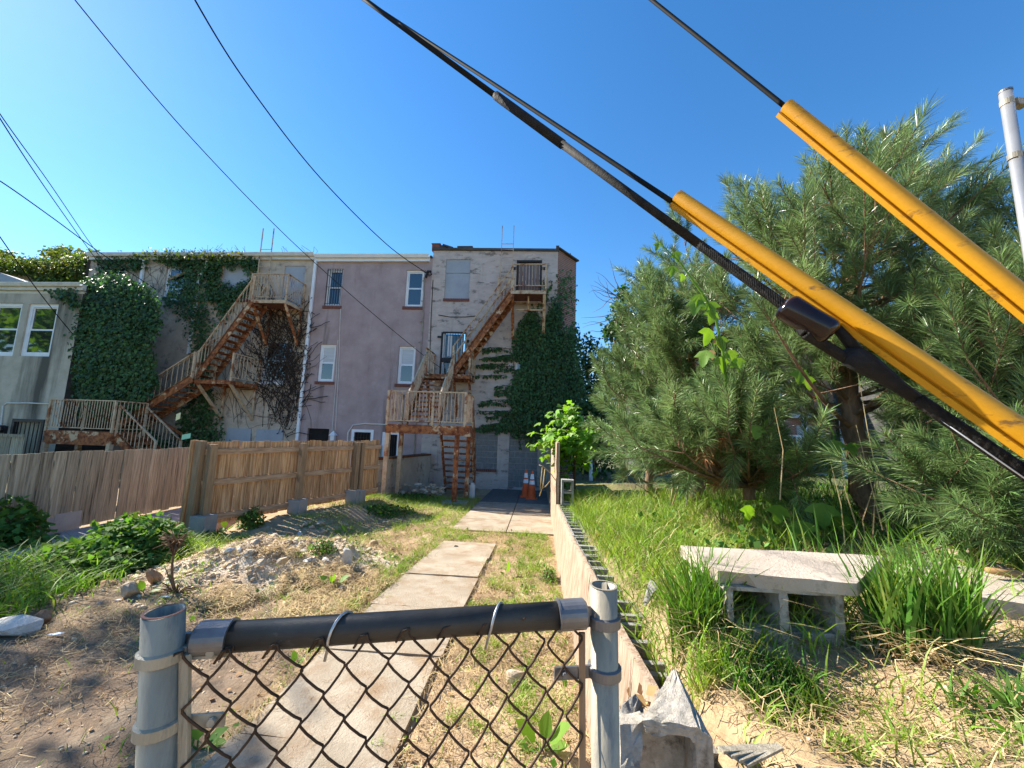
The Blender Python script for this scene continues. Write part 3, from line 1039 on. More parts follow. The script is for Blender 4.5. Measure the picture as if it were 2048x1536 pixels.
m.bar((B2[0] + .1, FY + .03, B2[2] + .9), (B2[1] - .1, FY + .03, B2[2] + 1.25), .1, .03, up=(0, 1, 0))
obj('loose_plank', m, MT['rawrail'], hb)
m = MB().box((B3[0] - .1, FY - .05, B3[2] - .13), (B3[1] + .1, FY + .03, B3[2] - .005))
obj('sill', m, MT['brick'], hb)
for (xa, ya, xb, yb) in ((455, 856, 500, 882), (514, 858, 565, 882)):
    p0, p1 = at(xa, ya, Y=FY - .03), at(xb, yb, Y=FY - .03)
    m = MB().box((p0[0], FY - .04, p1[2] - .6), (p1[0], FY - .004, p0[2]))
    obj('window_board', m, MT['board'], hb)
gutter(hb, -18.5, -8.88, 8.26, mt='whitedirty')
downspout(hb, [(-16.1, FY - .07, 8.15), (-16.1, FY - .07, 5.2)])
downspout(hb, [(-13.36, FY - .1, 8.15), (-13.36, FY - .07, 7.6), (-13.62, FY - .07, 7.35), (-13.62, FY - .07, 4.2)])
m = MB().quad((-18.55, FY - .1, 8.31), (-8.87, FY - .1, 8.25), (-8.87, FY + 9, 8.5), (-18.55, FY + 9, 8.6))
m.quad((-18.55, FY - .1, 8.2), (-18.55, FY - .1, -.6), (-18.55, FY + 9, -.6), (-18.55, FY + 9, 8.3))
obj('roof', m, MT['tar'], hb)
m = MB()
pts = [at(x, y, Y=FY - .03) for x, y in ((612, 690), (604, 740), (590, 800), (578, 850))]
m.tube(pts, .02, 6)
obj('wall_cable', m, MT['whitedirty'], hb)

# low stucco wing at the far left
WY = 12.0
hw = thing('stucco_wing', 'low grey-stained stucco extension with two tall white windows, far left', 'house', (-19, 12, -.4))
w1 = (-18.23, -17.06, 3.68, 5.58)
w2 = (-19.65, -18.47, 3.67, 5.60)
wd = (-17.95, -16.75, -.4, 1.5)
holed('wall', -23, -16.2, -.6, 6.15, WY, [w1, w2, wd], MT['wingstucco'], hw)
window(hw, *w1, WY, fr=.12, sill=False)
window(hw, *w2, WY, fr=.12, sill=False)
m = MB().box((wd[0] + .1, WY + .1, wd[2]), (wd[1] - .1, WY + .13, wd[3] - .1))
d3 = obj('door', m, MT['greywood'], hw)
m = MB()
for a, b, c, d in ((wd[0], wd[0] + .1, wd[2], wd[3]), (wd[1] - .1, wd[1], wd[2], wd[3]), (wd[0] + .1, wd[1] - .1, wd[3] - .1, wd[3])):
    m.box((a, WY - .03, c), (b, WY + .1, d))
for k in range(6):
    xx = wd[0] + .2 + k * .16
    m.bar((xx, WY - .01, wd[2]), (xx, WY - .01, wd[3] - .1), .02, .02)
obj('security_bars', m, MT['iron'], d3)
gutter(hw, -23, -16.1, 6.27, WY, 'whitedirty')
m = MB().box((-23, WY - .005, 5.95), (-16.15, WY + .05, 6.04))
obj('fascia', m, MT['whitedirty'], hw)
m = MB().quad((-23, WY - .1, 6.24), (-16.15, WY - .1, 6.24), (-16.15, FY, 6.5), (-23, FY, 6.5))
m.quad((-16.2, WY, -.6), (-16.2, FY, -.6), (-16.2, FY, 6.45), (-16.2, WY, 6.2))
obj('roof', m, MT['tar'], hw)
m = MB()
pts = [at(x, y, Y=WY - .03) for x, y in ((2, 850), (6, 812), (14, 806), (60, 806), (100, 808))]
m.tube(pts, .022, 6)
obj('conduit', m, MT['whitedirty'], hw)
m = MB()
q = at(8, 858, Y=WY)
m.tube([q + [0, -.16, 0], q + [0, -.005, 0]], .13, 14)
m.box(q + [-.15, -.08, -.3], q + [.15, -.004, .1])
obj('electric_meter', m, MT['iron'], hw)
# pale gabled roof edge and ivy-grown parapet house behind the wing
hv = thing('rear_house', 'pale grey roof slope showing above the flat roof of the stucco wing', 'house', (-27, 15, 0))
g = [at(x, y, Y=15.0) for x, y in ((-60, 530), (0, 545), (74, 572), (74, 600), (-60, 600))]
m = MB()
v = [tuple(q) for q in g] + [(q[0], q[1] + 3, q[2]) for q in g]
m.add(v, [(0, 1, 2, 3, 4)][::1] + [(0, 5, 6, 1), (1, 6, 7, 2), (2, 7, 8, 3)])
obj('roof', m, MT['board'], hv)
hp = thing('parapet_house', 'ivy-hung parapet of a house behind the stucco wing at the left edge', 'house', (-25, 17, 0))
p0, p1 = at(-80, 522, Y=17), at(215, 522, Y=17)
m = MB().box((p0[0], 17, 0), (p1[0], 20, min(p0[2], p1[2])))
obj('wall', m, MT['beigestucco'], hp)
# low yard wall by the foot of the mauve house
lw = thing('yard_wall', 'low beige stucco yard wall with dark brown coping beside the stair', 'wall', (-4.7, 11.8, -.4))
V = []
m = MB()
ex, ey = at(742, 915, Y=10.3), at(853, 915, Y=13.75)
m.add([(-4.55, 10.0, -.6), (-3.85, 13.78, -.6), (-3.85, 13.78, .68), (-4.55, 10.0, .70), (-4.75, 10.0, -.6), (-4.05, 13.78, -.6), (-4.05, 13.78, .68), (-4.75, 10.0, .70)],
      [(0, 1, 2, 3), (1, 5, 6, 2), (5, 4, 7, 6), (4, 0, 3, 7), (3, 2, 6, 7)])
obj('wall_body', m, MT['beigestucco'], lw)
m = MB().bar((-4.65, 9.98, .73), (-3.95, 13.76, .71), .26, .06)
obj('coping', m, MT['darkrust'], lw)

# brick houses beyond the pines
def far_house(x0, x1, y, h, label, wins, doorx=None):
    t = thing('brick_house', label, 'house', ((x0 + x1) / 2, y, -.5))
    hs = [(a, a + 1.1, z, z + 1.7) for a, z in wins]
    holed('wall', x0, x1, -1, h, y, hs, MT['brickfar'], t)
    for h_ in hs:
        window(t, *h_, y, fr=.1, sillmat='whitedirty', blind=.95)
    m = MB().quad((x0, y, h), (x1, y, h), (x1, y + 8, h), (x0, y + 8, h))
    m.quad((x0, y, -1), (x0, y, h), (x0, y + 8, h), (x0, y + 8, -1))
    m.box((x0 - .1, y - .3, h), (x1 + .1, y - .004, h + .35))
    obj('roof', m, MT['tar'], t)
    if doorx:
        m = MB().box((doorx, y - .08, -.5), (doorx + 1.5, y - .004, 2.6))
        obj('bay_panel', m, MT['blind'], t)
        m = MB()
        for q in (doorx - .35, doorx + 1.65):
            m.box((q, y - 1.2, -.5), (q + .16, y - 1.04, 3.0))
        m.box((doorx - .4, y - 1.3, 3.0), (doorx + 2, y - .004, 3.2))
        obj('porch', m, MT['white'], t)
        m = MB()
        for k in range(14):
            m.box((doorx - 3.4 + k * .22, y - 1.15, 1.0), (doorx - 3.34 + k * .22, y - 1.1, 1.9))
        m.box((doorx - 3.5, y - 1.16, 1.9), (doorx - .35, y - 1.08, 1.98))
        obj('porch_rail', m, MT['white'], t)
    return t


p = at(1600, 860, Y=24)
far_house(p[0] - 9, p[0] + 6, 24, 7.5, 'red brick house with cream bay and white porch glimpsed behind the pines', [(p[0] - 6, 4.2), (p[0] - 2, 4.2), (p[0] + 3, 4.2), (p[0] - 7, .6)], p[0] - .2)
p = at(2020, 845, Y=20)
far_house(p[0] - 5, p[0] + 12, 20, 8.0, 'dark red brick house with white windows beyond the right-hand pine', [(p[0] - 3.5, 1.4), (p[0] - .2, 1.4), (p[0] + 3, 1.4), (p[0] - .2, 4.6)])

# ------------------------------------------------------------------ fire escapes
def railing(parent, a, b, h, n, mt='railpaint', post=(True, True), low=.1, bal=.016, bent=None, mid=False):
    a, b = np.array(a, float), np.array(b, float)
    up = np.array([0, 0, 1.])
    m = MB()
    m.bar(a + up * h, b + up * h, .045, .035)
    m.bar(a + up * low, b + up * low, .035, .025)
    if mid:
        m.bar(a + up * h * .62, b + up * h * .62, .03, .025)
    for k, on in enumerate(post):
        if on:
            p = (a, b)[k]
            w_ = RNG.uniform(.048, .066)
            m.bar(p - up * .02, p + up * (h + RNG.uniform(.004, .022)), w_, w_ * RNG.uniform(.93, 1.05))
    r = obj('railing', m, MT[mt], parent)
    for i in range(n):
        u = (i + 1) / (n + 1)
        p = a + (b - a) * u
        q0, q1 = p + up * low, p + up * h
        if bent and bent[0] < u < bent[1]:
            md = (q0 + q1) / 2 + np.array([RNG.uniform(-.06, .1), 0, 0])
            mm = MB().bar(q0, md, bal, bal).bar(md, q1, bal, bal)
        else:
            mm = MB().bar(q0, q1, bal, bal)
        obj('baluster', mm, MT[mt], r)
    return r


def stair(parent, a, b, wdir, w, n, mt='rust', tmt='rust', sh=.22, side=('rail', 'rail'), h=.88, nb=10, label=None, rmt='railpaint', mid=False):
    """flight from the foot a to the head b (both on the near stringer), width w along wdir"""
    a, b = np.array(a, float), np.array(b, float)
    wd = nrm(np.array(wdir, float)) * w
    m = MB()
    m.bar(a, b, .035, sh)
    s = obj('stair', m, MT[mt], parent)
    obj('stringer', MB().bar(a + wd, b + wd, .035, sh), MT[mt], s)
    if label:
        s['label'] = label
    run = nrm((b - a) * [1, 1, 0])
    for i in range(n):
        u = (i + .5) / n
        p = a + (b - a) * u
        c0, c1 = p + wd * .03, p + wd * .97
        mm = MB().bar(c0, c1, .22, .03).bar(c0 - run * .11 - [0, 0, .02], c1 - run * .11 - [0, 0, .02], .02, .05)
        obj('tread', mm, MT[tmt], s)
    for sd, o_ in zip(side, (np.zeros(3), wd)):
        if sd:
            railing(parent, a + o_, b + o_, h, nb, mt=rmt, low=.12, mid=mid)
    return s


def deck(parent, x0, x1, y0, y1, z, beam=.2, mt='rust', slats=0, name='landing'):
    m = MB()
    m.box((x0, y0, z - beam), (x1, y0 + .04, z))
    m.box((x0, y1 - .04, z - beam), (x1, y1, z))
    m.box((x0, y0 + .04, z - beam), (x0 + .04, y1 - .04, z))
    m.box((x1 - .04, y0 + .04, z - beam), (x1, y1 - .04, z))
    d = obj(name, m, MT[mt], parent)
    n = max(3, int((y1 - y0) / .085))
    for k in range(n):
        ya = y0 + .05 + (y1 - y0 - .1) * k / n
        mm = MB().box((x0 + .041, ya, z - .03), (x1 - .041, ya + (y1 - y0 - .1) / n - .03, z - .006))
        obj('deck_bar', mm, MT['darkrust'], d)
    return d


fr = thing('fire_escape', 'rusty fire escape climbing the grey house from a railed landing on legs', 'fire escape', (-3, 11, -.35))
LX0, LX1, LY0, LY1, LZ = -4.14, -1.95, 10.2, 11.35, 1.70
deck(fr, LX0, LX1, LY0, LY1, LZ, .24)
m = MB().box((LX1 - .02, LY0 - .012, LZ - .27), (LX1 + .12, LY0 + .3, LZ + .02))
obj('corner_plate', m, MT['rust'], fr)
railing(fr, (LX0 + .02, LY0 + .02, LZ), (LX0 + 1.27, LY0 + .02, LZ), .9, 12, bal=.017)
railing(fr, (LX0 + 1.27, LY0 + .02, LZ), (LX1 - .03, LY0 + .02, LZ), .9, 8, bal=.017)
railing(fr, (LX0 + .02, LY0 + .02, LZ), (LX0 + .02, LY1, LZ), .9, 9)
railing(fr, (LX1 - .02, LY0 + .02, LZ), (LX1 - .02, LY1, LZ), .9, 10)
for (x, yv) in ((LX0 + .06, LY0 + .06), (LX0 + .06, LY1 - .06), (LX1 - .22, LY0 + .03), (LX1 - .06, LY1 - .25)):
    m = MB().bar((x, yv, LZ - .24), (x, yv, float(base(yv)) - .05), .11, .11)
    obj('leg', m, MT['railpaint'] if x < -3 else MT['rust'], fr)
m = MB().box((LX1 - .5, LY0 - .15, float(base(10.2)) - .1), (LX1 + .12, LY0 + .3, float(base(10.2)) + .06))
tag(obj('stair_footing', m, MT['concgrey']), 'flat concrete pad under the rusty front leg of the landing', 'footing')
# flight to the second floor
stair(fr, (-3.84, 10.95, LZ + .05), (-3.90, 12.75, 3.42), (1, 0, 0), .96, 11, nb=17, h=.86)
deck(fr, -3.95, -2.38, 12.75, 13.78, 3.48, .14, name='platform')
railing(fr, (-3.93, 12.77, 3.48), (-3.93, 13.76, 3.48), .9, 7)
railing(fr, (-2.40, 12.77, 3.48), (-2.40, 13.76, 3.48), .9, 6)
for x in (-3.9, -2.95, -2.42):
    m = MB().bar((x, 12.85, 3.34), (x, 13.76, 2.1), .07, .07)
    obj('brace', m, MT['rust'], fr)
# flight along the wall to the third floor
stair(fr, (-2.98, 12.72, 3.5), (-1.05, 12.72, 6.34), (0, 1, 0), .75, 14, nb=13, sh=.25, h=.95, mid=True)
deck(fr, -1.08, .14, 12.7, 13.78, 6.45, .12, name='balcony', mt='railpaint')
railing(fr, (-1.04, 12.72, 6.45), (.12, 12.72, 6.45), .95, 9, low=.18)
railing(fr, (.12, 12.72, 6.45), (.12, 13.76, 6.45), .95, 7)
railing(fr, (-1.62, 13.5, 6.45), (-1.06, 13.5, 6.45), .8, 5)
for x in (-1.03, .08):
    m = MB().bar((x, 12.76, 6.34), (x, 13.76, 5.0), .10, .10)
    obj('brace', m, MT['rust'] if x < 0 else MT['railpaint'], fr)
m = MB().bar((-.9, 13.3, 5.95), (.05, 13.3, 5.95), .05, .06)
m.bar((-.48, 13.3, 5.95), (-.48, 13.0, 6.34), .05, .05)
obj('brace', m, MT['railpaint'], fr)
# roof ladder
m = MB()
for x in (-1.56, -1.12):
    m.bar((x, 13.62, 6.45), (x, 13.62, 9.35), .025, .02)
for z in np.arange(6.8, 8.7, .32):
    m.bar((-1.56, 13.62, z), (-1.12, 13.62, z), .018, .018)
m.bar((-1.56, 13.62, 8.62), (-1.12, 13.62, 8.62), .02, .02)
obj('ladder', m, MT['railpaint'], fr)
# flight down to the yard
zb = float(base(12.55)) + .02
stair(fr, (-2.97, 12.62, zb), (-2.90, 11.32, LZ - .12), (1, 0, 0), .93, 10, nb=12, sh=.2, side=(None, 'rail'), h=.9, rmt='rust')
m = MB()
q = at(946, 1003, Y=10.9)
m.tube([(-1.93, 11.6, -.4), (-1.93, 11.6, .0)], .085, 10)
m.tube([(-1.93, 11.6, .0), (-1.93, 11.6, .06)], .06, 10)
tag(obj('pipe_stub', m, MT['whitedirty']), 'short pale pipe stub in the grass at the foot of the rusty stair', 'pipe')

fl = thing('fire_escape', 'pale rusty fire escape on the vine-covered beige house behind the grey fence', 'fire escape', (-13, 12, -.4))
deck(fl, -15.6, -13.3, 11.2, 12.2, 1.18, .42)
railing(fl, (-15.58, 11.22, 1.18), (-13.32, 11.22, 1.18), .98, 24, bent=(.42, .6))
railing(fl, (-13.32, 11.22, 1.18), (-13.32, 12.2, 1.18), .98, 7)
railing(fl, (-15.58, 11.22, 1.18), (-15.58, 12.2, 1.18), .98, 6)
for x, yv in ((-15.55, 11.25), (-13.34, 11.25), (-13.34, 12.15), (-15.55, 12.15)):
    m = MB().bar((x, yv, .8), (x, yv, -.5), .12, .12)
    obj('leg', m, MT['railpaint'], fl)
stair(fl, (-14.55, 12.3, 1.30), (-11.95, 12.3, 3.08), (0, 1, 0), .9, 10, nb=13, h=.92, sh=.26)
deck(fl, -12.0, -10.65, 12.45, 13.78, 3.06, .14, name='platform')
railing(fl, (-10.67, 12.47, 3.06), (-10.67, 13.76, 3.06), .95, 7)
railing(fl, (-12.0, 13.3, 3.9), (-14.2, 13.3, 2.2), .95, 12)
for x in (-11.95, -10.72):
    m = MB().bar((x, 12.52, 2.95), (x, 13.76, 1.75), .08, .08).bar((x, 13.72, 1.7), (x, 13.72, 3.0), .07, .05)
    obj('brace', m, MT['railpaint'], fl)
m = MB().bar((-13.6, 12.4, 1.9), (-13.2, 13.7, 1.0), .1, .1)
obj('brace', m, MT['rust'], fl)
stair(fl, (-12.20, 12.7, 3.14), (-10.45, 12.7, 5.98), (0, 1, 0), .7, 13, nb=14, h=.95, sh=.2)
deck(fl, -10.6, -9.2, 12.75, 13.78, 6.06, .12, name='balcony', mt='railpaint')
railing(fl, (-10.58, 12.77, 6.06), (-9.22, 12.77, 6.06), .98, 11)
railing(fl, (-9.22, 12.77, 6.06), (-9.22, 13.76, 6.06), .98, 8)
for x in (-10.5, -9.25):
    m = MB().bar((x, 12.8, 5.95), (x, 13.76, 4.6), .08, .08).bar((x, 13.74, 4.6), (x, 13.74, 5.95), .06, .05)
    obj('brace', m, MT['rust'], fl)
m = MB()
for x in (-11.1, -10.65):
    m.bar((x, 13.62, 6.06), (x, 13.62, 9.3), .03, .03)
for z in (6.5, 6.9, 7.3, 7.7, 8.1, 8.42):
    m.bar((-11.1, 13.62, z), (-10.65, 13.62, z), .02, .02)
obj('ladder', m, MT['railpaint'], fl)
stair(fl, (-11.9, 11.32, .0), (-13.28, 11.32, 1.08), (0, 1, 0), .85, 7, nb=9, h=.95, sh=.24)

# ------------------------------------------------------------------ wooden fences
def fence(label, pts, H, bw, mt, face, rails=(), posts=(), rmt='rawrail', gap=.009, top=0.0, lean=0.0, foot=True, zoff=.03, name='wooden_fence', jag=.012):
    """boards along a polyline; face = +1 boards on the left of travel, -1 on the right"""
    pts = [np.array(p, float) for p in pts]
    t = thing(name, label, 'fence', (*((pts[0] + pts[-1]) / 2)[:2], 0))
    for a, b in zip(pts[:-1], pts[1:]):
        d = b - a
        L_ = np.linalg.norm(d[:2])
        d2 = np.array([d[0] / L_, d[1] / L_, 0])
        nrm_ = np.array([-d2[1], d2[0], 0]) * face
        n = max(1, int(round(L_ / (bw + gap))))
        st = L_ / n
        for i in range(n):
            s = i * st
            z0 = a[2] + d[2] * (s / L_) + zoff + RNG.uniform(-.02, .02)
            zt = a[2] + d[2] * (s / L_) + H + RNG.uniform(-jag, jag) + top * s
            w = st - gap + RNG.uniform(-.004, .002)
            off = nrm_ * (.03 + RNG.uniform(-.007, .007))
            tilt = RNG.uniform(-.006, .006) + lean
            p = a + d2 * s + off
            q = []
            for (u, z) in ((0, z0), (w, z0), (w, zt), (0, zt)):
                b_ = p + d2 * (u + tilt * (z - z0))
                q.append((b_[0], b_[1], z))
            e = [(v[0] + nrm_[0] * .018, v[1] + nrm_[1] * .018, v[2]) for v in q]
            m = MB().add(q + e, [(0, 1, 2, 3), (7, 6, 5, 4), (0, 4, 5, 1), (1, 5, 6, 2), (2, 6, 7, 3), (3, 7, 4, 0)])
            obj('board', m, MT[mt], t)
        for z in rails:
            m = MB().bar(a + [0, 0, z], b + [0, 0, z + top * L_], .04, .09)
            obj('rail', m, MT[rmt], t)
        for s in posts:
            if s <= L_ + .01:
                p = a + d2 * s - nrm_ * .07
                zb = a[2] + d[2] * s / L_
                m = MB().bar((p[0], p[1], zb - .1), (p[0], p[1], zb + H - .04 + top * s), .1, .1, up=d2)
                po = obj('post', m, MT['post'], t)
                if foot:
                    mm = MB().box((p[0] - .12, p[1] - .12, zb - .3), (p[0] + .12, p[1] + .12, zb + .22 + RNG.uniform(-.03, .05)))
                    obj('footing', mm, MT['concgrey'], po)
    return t


A0, A1, A2 = np.array([-5.16, 5.72, -.03]), np.array([-4.08, 8.55, -.02]), np.array([-3.88, 9.35, -.02])
fb = fence('warm raw pine fence with its rails and posts facing the rubble yard', [A0, A1, A2], 1.30, .125, 'rawwood', 1, rails=(.12, .66, 1.14), posts=(.06, 1.62, 2.95))
m = MB().bar(A0 + [-.06, -.03, -.05], A0 + [-.06, -.03, 1.31], .1, .1)
obj('post', m, MT['post'], fb)
m = MB().bar(A0 + [-.16, -.05, -.05], A0 + [-.16, -.05, 1.32], .04, .1)
obj('board', m, MT['rawwood'], fb)
fg = fence('weathered grey board fence in shade along the concrete strip, left edge', [(-6.78, 2.2, -.04), (-6.70, 9.6, -.06)], 1.13, .14, 'greywood', -1, rails=(.2, .6, .98), rmt='greywood', posts=(.5, 2.9, 5.3, 7.2), lean=-.02, zoff=.05)
p = at(155, 1040, Y=5.35)
m = MB().box((-6.735, 5.1, -.04), (-6.695, 5.42, .22))
obj('patch_panel', m, MT['concgrey'], fg)
fence('short brown board fence in front of the barred door of the stucco wing', [(-17.6, 10.6, -.2), (-15.4, 10.6, -.2)], 1.24, .14, 'greywood', 1, rails=(.4, 1.2), rmt='greywood', foot=False)

# ------------------------------------------------------------------ traffic cones
def cone(x, y, label):
    z = float(base(y)) + .03
    t = thing('traffic_cone', label, 'traffic cone', (x, y, z), 'orange traffic cones by the blocked doorway')
    n = 20
    m = MB().box((x - .17, y - .17, z), (x + .17, y + .17, z + .03))
    obj('cone_base', m, MT['cone'], t)
    H, rb, rt = .78, .125, .03

    def r(h):
        return rb + (rt - rb) * h
    m = MB().tube([(x, y, z + .03), (x, y, z + .06), (x, y, z + .03 + H * .98), (x, y, z + .03 + H)], [rb + .02, rb, rt + .002, rt - .006], n)
    obj('cone_body', m, MT['cone'], t, smooth=False)
    for a, b in ((.50, .64), (.70, .88)):
        m = MB().tube([(x, y, z + .03 + H * a), (x, y, z + .03 + H * b)], [r(a) + .004, r(b) + .004], n)
        obj('reflective_band', m, MT['reflect'], t)


cone(-.36, 12.0, 'rear orange traffic cone, half hidden behind its twin by the blocked doorway')
cone(-.165, 11.65, 'front orange traffic cone with white bands beside the block wall')

# ------------------------------------------------------------------ chain-link gate in the foreground
cl = thing('chain_link_fence', 'rusty chain-link panel between two galvanised posts across the path in front', 'fence', (-.1, .6, 0))
P1, P1b = at(328, 1224, Y=.52), at(318, 1536, Y=.535)
P2, P2b = at(1207, 1172, Y=.665), at(1211, 1536, Y=.67)


def onaxis(a, b, z):
    return a + (b - a) * ((z - a[2]) / (b[2] - a[2]))


def fpost(p, top, r, lab, pb):
    foot = onaxis(p, pb, -.05)
    m = MB().pipe(foot, (p[0], p[1], top), r, r * .86, 28)
    o = obj('post', m, MT['galv'], cl, smooth=False, label=lab)
    m = MB()
    n = 28
    v = []
    for rr, dz in ((r * 1.003, .0), (r * .855, .0), (r * .855, .0012), (r * 1.003, .0012)):
        for j in range(n):
            th = 2 * math.pi * j / n
            v.append((p[0] + rr * math.cos(th), p[1] + rr * math.sin(th), top + dz + .0004))
    f = [(2 * n + j, 2 * n + (j + 1) % n, 3 * n + (j + 1) % n, 3 * n + j) for j in range(n)] + [(3 * n + j, 3 * n + (j + 1) % n, (j + 1) % n, j) for j in range(n)]
    m.add(v, f)
    obj('cut_edge', m, MT['rustring'] if r > .022 else MT['galv'], o)
    return o


R1, R2 = .0232, .0215
fpost(P1, P1[2], R1, 'thicker left post with rusty cut top edge', P1b)
fpost(P2, P2[2], R2, 'thinner bluish right post', P2b)
for f in cl.children:
    for pl in f.data.polygons:
        pl.use_smooth = len(pl.vertices) == 4


def band(p, z, r, h, toward, lab=None, ext=.05):
    p = onaxis(P1, P1b, z + h / 2) if p is P1 else onaxis(P2, P2b, z + h / 2)
    d = nrm(np.array([toward[0] - p[0], toward[1] - p[1], 0]))
    m = MB()
    n = 28
    v, f = [], []
    for rr, zz in ((r + .001, z), (r + .0045, z + .002), (r + .0045, z + h - .002), (r + .001, z + h)):
        for j in range(n):
            th = 2 * math.pi * j / n
            v.append((p[0] + rr * math.cos(th), p[1] + rr * math.sin(th), zz))
    for i in range(3):
        for j in range(n):
            f.append((i * n + j, i * n + (j + 1) % n, (i + 1) * n + (j + 1) % n, (i + 1) * n + j))
    m.add(v, f)
    c = np.array([p[0], p[1], z + h / 2])
    m.bar(c + d * r, c + d * (r + ext), .004, h, up=(0, 0, 1))
    e = c + d * (r + ext * .75)
    s = np.array([-d[1], d[0], 0])
    m.tube([e - s * .0075, e - s * .004, e + s * .009], [.0052, .0062, .004], 8)
    o = obj('band', m, MT['galv'] if r > .022 else MT['capgrey'], cl)
    return o


ZR1, ZR2 = at(400, 1280, Y=.545)[2], at(1160, 1226, Y=.655)[2]
band(P1, at(322, 1312, Y=.52)[2] - .008, R1, .017, P2)
band(P1, at(322, 1462, Y=.52)[2] - .008, R1, .017, P2, ext=.055)
band(P1, .55, R1, .017, P2)
band(P2, at(1207, 1240, Y=.665)[2] - .009, R2, .018, P1, ext=.03)
band(P2, at(1207, 1342, Y=.665)[2] - .009, R2, .018, P1, ext=.06)
band(P2, .55, R2, .017, P1)
# top rail with rail ends
RA, RB = at(420, 1276, Y=.548), at(1150, 1228, Y=.655)
m = MB().tube([RA, RA * .5 + RB * .5, RB], .0196, 24)
obj('top_rail', m, MT['railblack'], cl, smooth=True)
du = nrm(RB - RA)
for e, s in ((RA, -1), (RB, 1)):
    m = MB()
    q0, q1 = e - du * .028 * s * 1, e + du * .018 * s
    m.tube([q0, q0 + du * s * .001, q1 - du * s * .004, q1], [.0206, .0222, .0222, .018], 24)
    m.tube([q0 - du * .0008 * s, q0 + du * s * .0022], [.0236, .0236], 24)
    t0 = q1 + np.array([0, 0, .0])
    m.bar(t0 - du * s * .004, t0 + du * s * .03, .006, .018, up=(0, 0, 1))
    m.tube([t0 + du * s * .018 + [0, -.012, 0], t0 + du * s * .018 + [0, .012, 0]], .0065, 8)
    obj('rail_end', m, MT['capgrey'], cl)
RL, RR = onaxis(P1, P1b, .16) + [.03, 0, 0], onaxis(P2, P2b, .14) - [.03, 0, 0]
m = MB().tube([RL, RR], .017, 16)
obj('bottom_rail', m, MT['railblack'], cl, smooth=True)
# chain-link weave: every wire its own zig-zag
TB1, TB2 = at(384, 1300, Y=.535), at(1163, 1262, Y=.66)
TB1b, TB2b = onaxis(TB1, at(382, 1536, Y=.545), TB1[2] - .93), onaxis(TB2, at(1164, 1536, Y=.662), TB2[2] - .93)
ztop1, ztop2 = at(466, 1300, Y=.55)[2], at(1119, 1229, Y=.652)[2]
NC = 19
for i in range(NC):
    pts = []
    for k in range(0, 29):
        uu = (i + ((k + i) % 2)) / NC
        uu = min(max(uu, 0), 1)
        p = (TB1 + (TB1b - TB1) * (k / 27)) * (1 - uu) + (TB2 + (TB2b - TB2) * (k / 27)) * uu
        zt = ztop1 * (1 - uu) + ztop2 * uu + .004
        p = np.array([p[0], p[1] - .012, zt - k * .0345])
        wob = .0022 * ((k % 2) * 2 - 1)
        s = .0035 * (1 if (k + i) % 2 else -1)
        p = p + np.array([wob * .2 + RNG.uniform(-.0016, .0016), s, RNG.uniform(-.0016, .0016)])
        pts.append(p)
    Q = []
    for k in range(len(pts) - 1):
        a, b = pts[k], pts[k + 1]
        for u in (0.06, .3, .7, .94):
            Q.append(a + (b - a) * u + [0, 0, -.0035 * math.sin(math.pi * u)])
    if i % 1 == 0:
        hook = pts[0]
        Q = [hook + [-.016, -.004, -.012], hook + [-.006, -.005, .004], hook + [.001, -.001, .006]] + Q
    m = MB().tube(Q, .00185, 5)
    obj('wire', m, MT['chain'], cl, smooth=True)
m = MB().bar(TB1 + [0, -.01, .0], TB1b + [0, -.01, 0], .013, .006, up=(0, 1, 0))
obj('tension_bar', m, MT['greywood'], cl)
m = MB().bar(TB2 + [0, -.005, .0], TB2b + [0, -.005, 0], .010, .005, up=(0, 1, 0))
obj('tension_bar', m, MT['post'], cl)
for px in (693, 1002):
    u = (px - 420) / (1150 - 420)
    u = u * .548 / (u * .548 + (1 - u) * .655)
    c = RA + (RB - RA) * u
    pts = []
    for k in range(11):
        th = math.radians(-60 + k * 27)
        pts.append(c + np.array([0, -1, 0]) * .0222 * math.cos(th) + np.array([0, 0, 1]) * .0222 * math.sin(th) + du * (-.012 + .0024 * k))
    pts = [pts[0] + np.array([-.004, .002, -.018])] + pts
    m = MB().tube(pts, .0021, 6)
    obj('tie_wire', m, MT['galvlt'] if px < 1100 else MT['chain'], cl, smooth=True)

# ------------------------------------------------------------------ guy wires, guards, insulator
def line3(pa, da, pb, db, x):
    """point on the straight 3-D line through two photo points, at photo column x"""
    s = (x - pa[0]) / (pb[0] - pa[0])
    ia, ib = 1 / da, 1 / db
    inv = ia + (ib - ia) * s
    yy = pa[1] + (pb[1] - pa[1]) * s
    return atd(x, yy, 1 / inv)


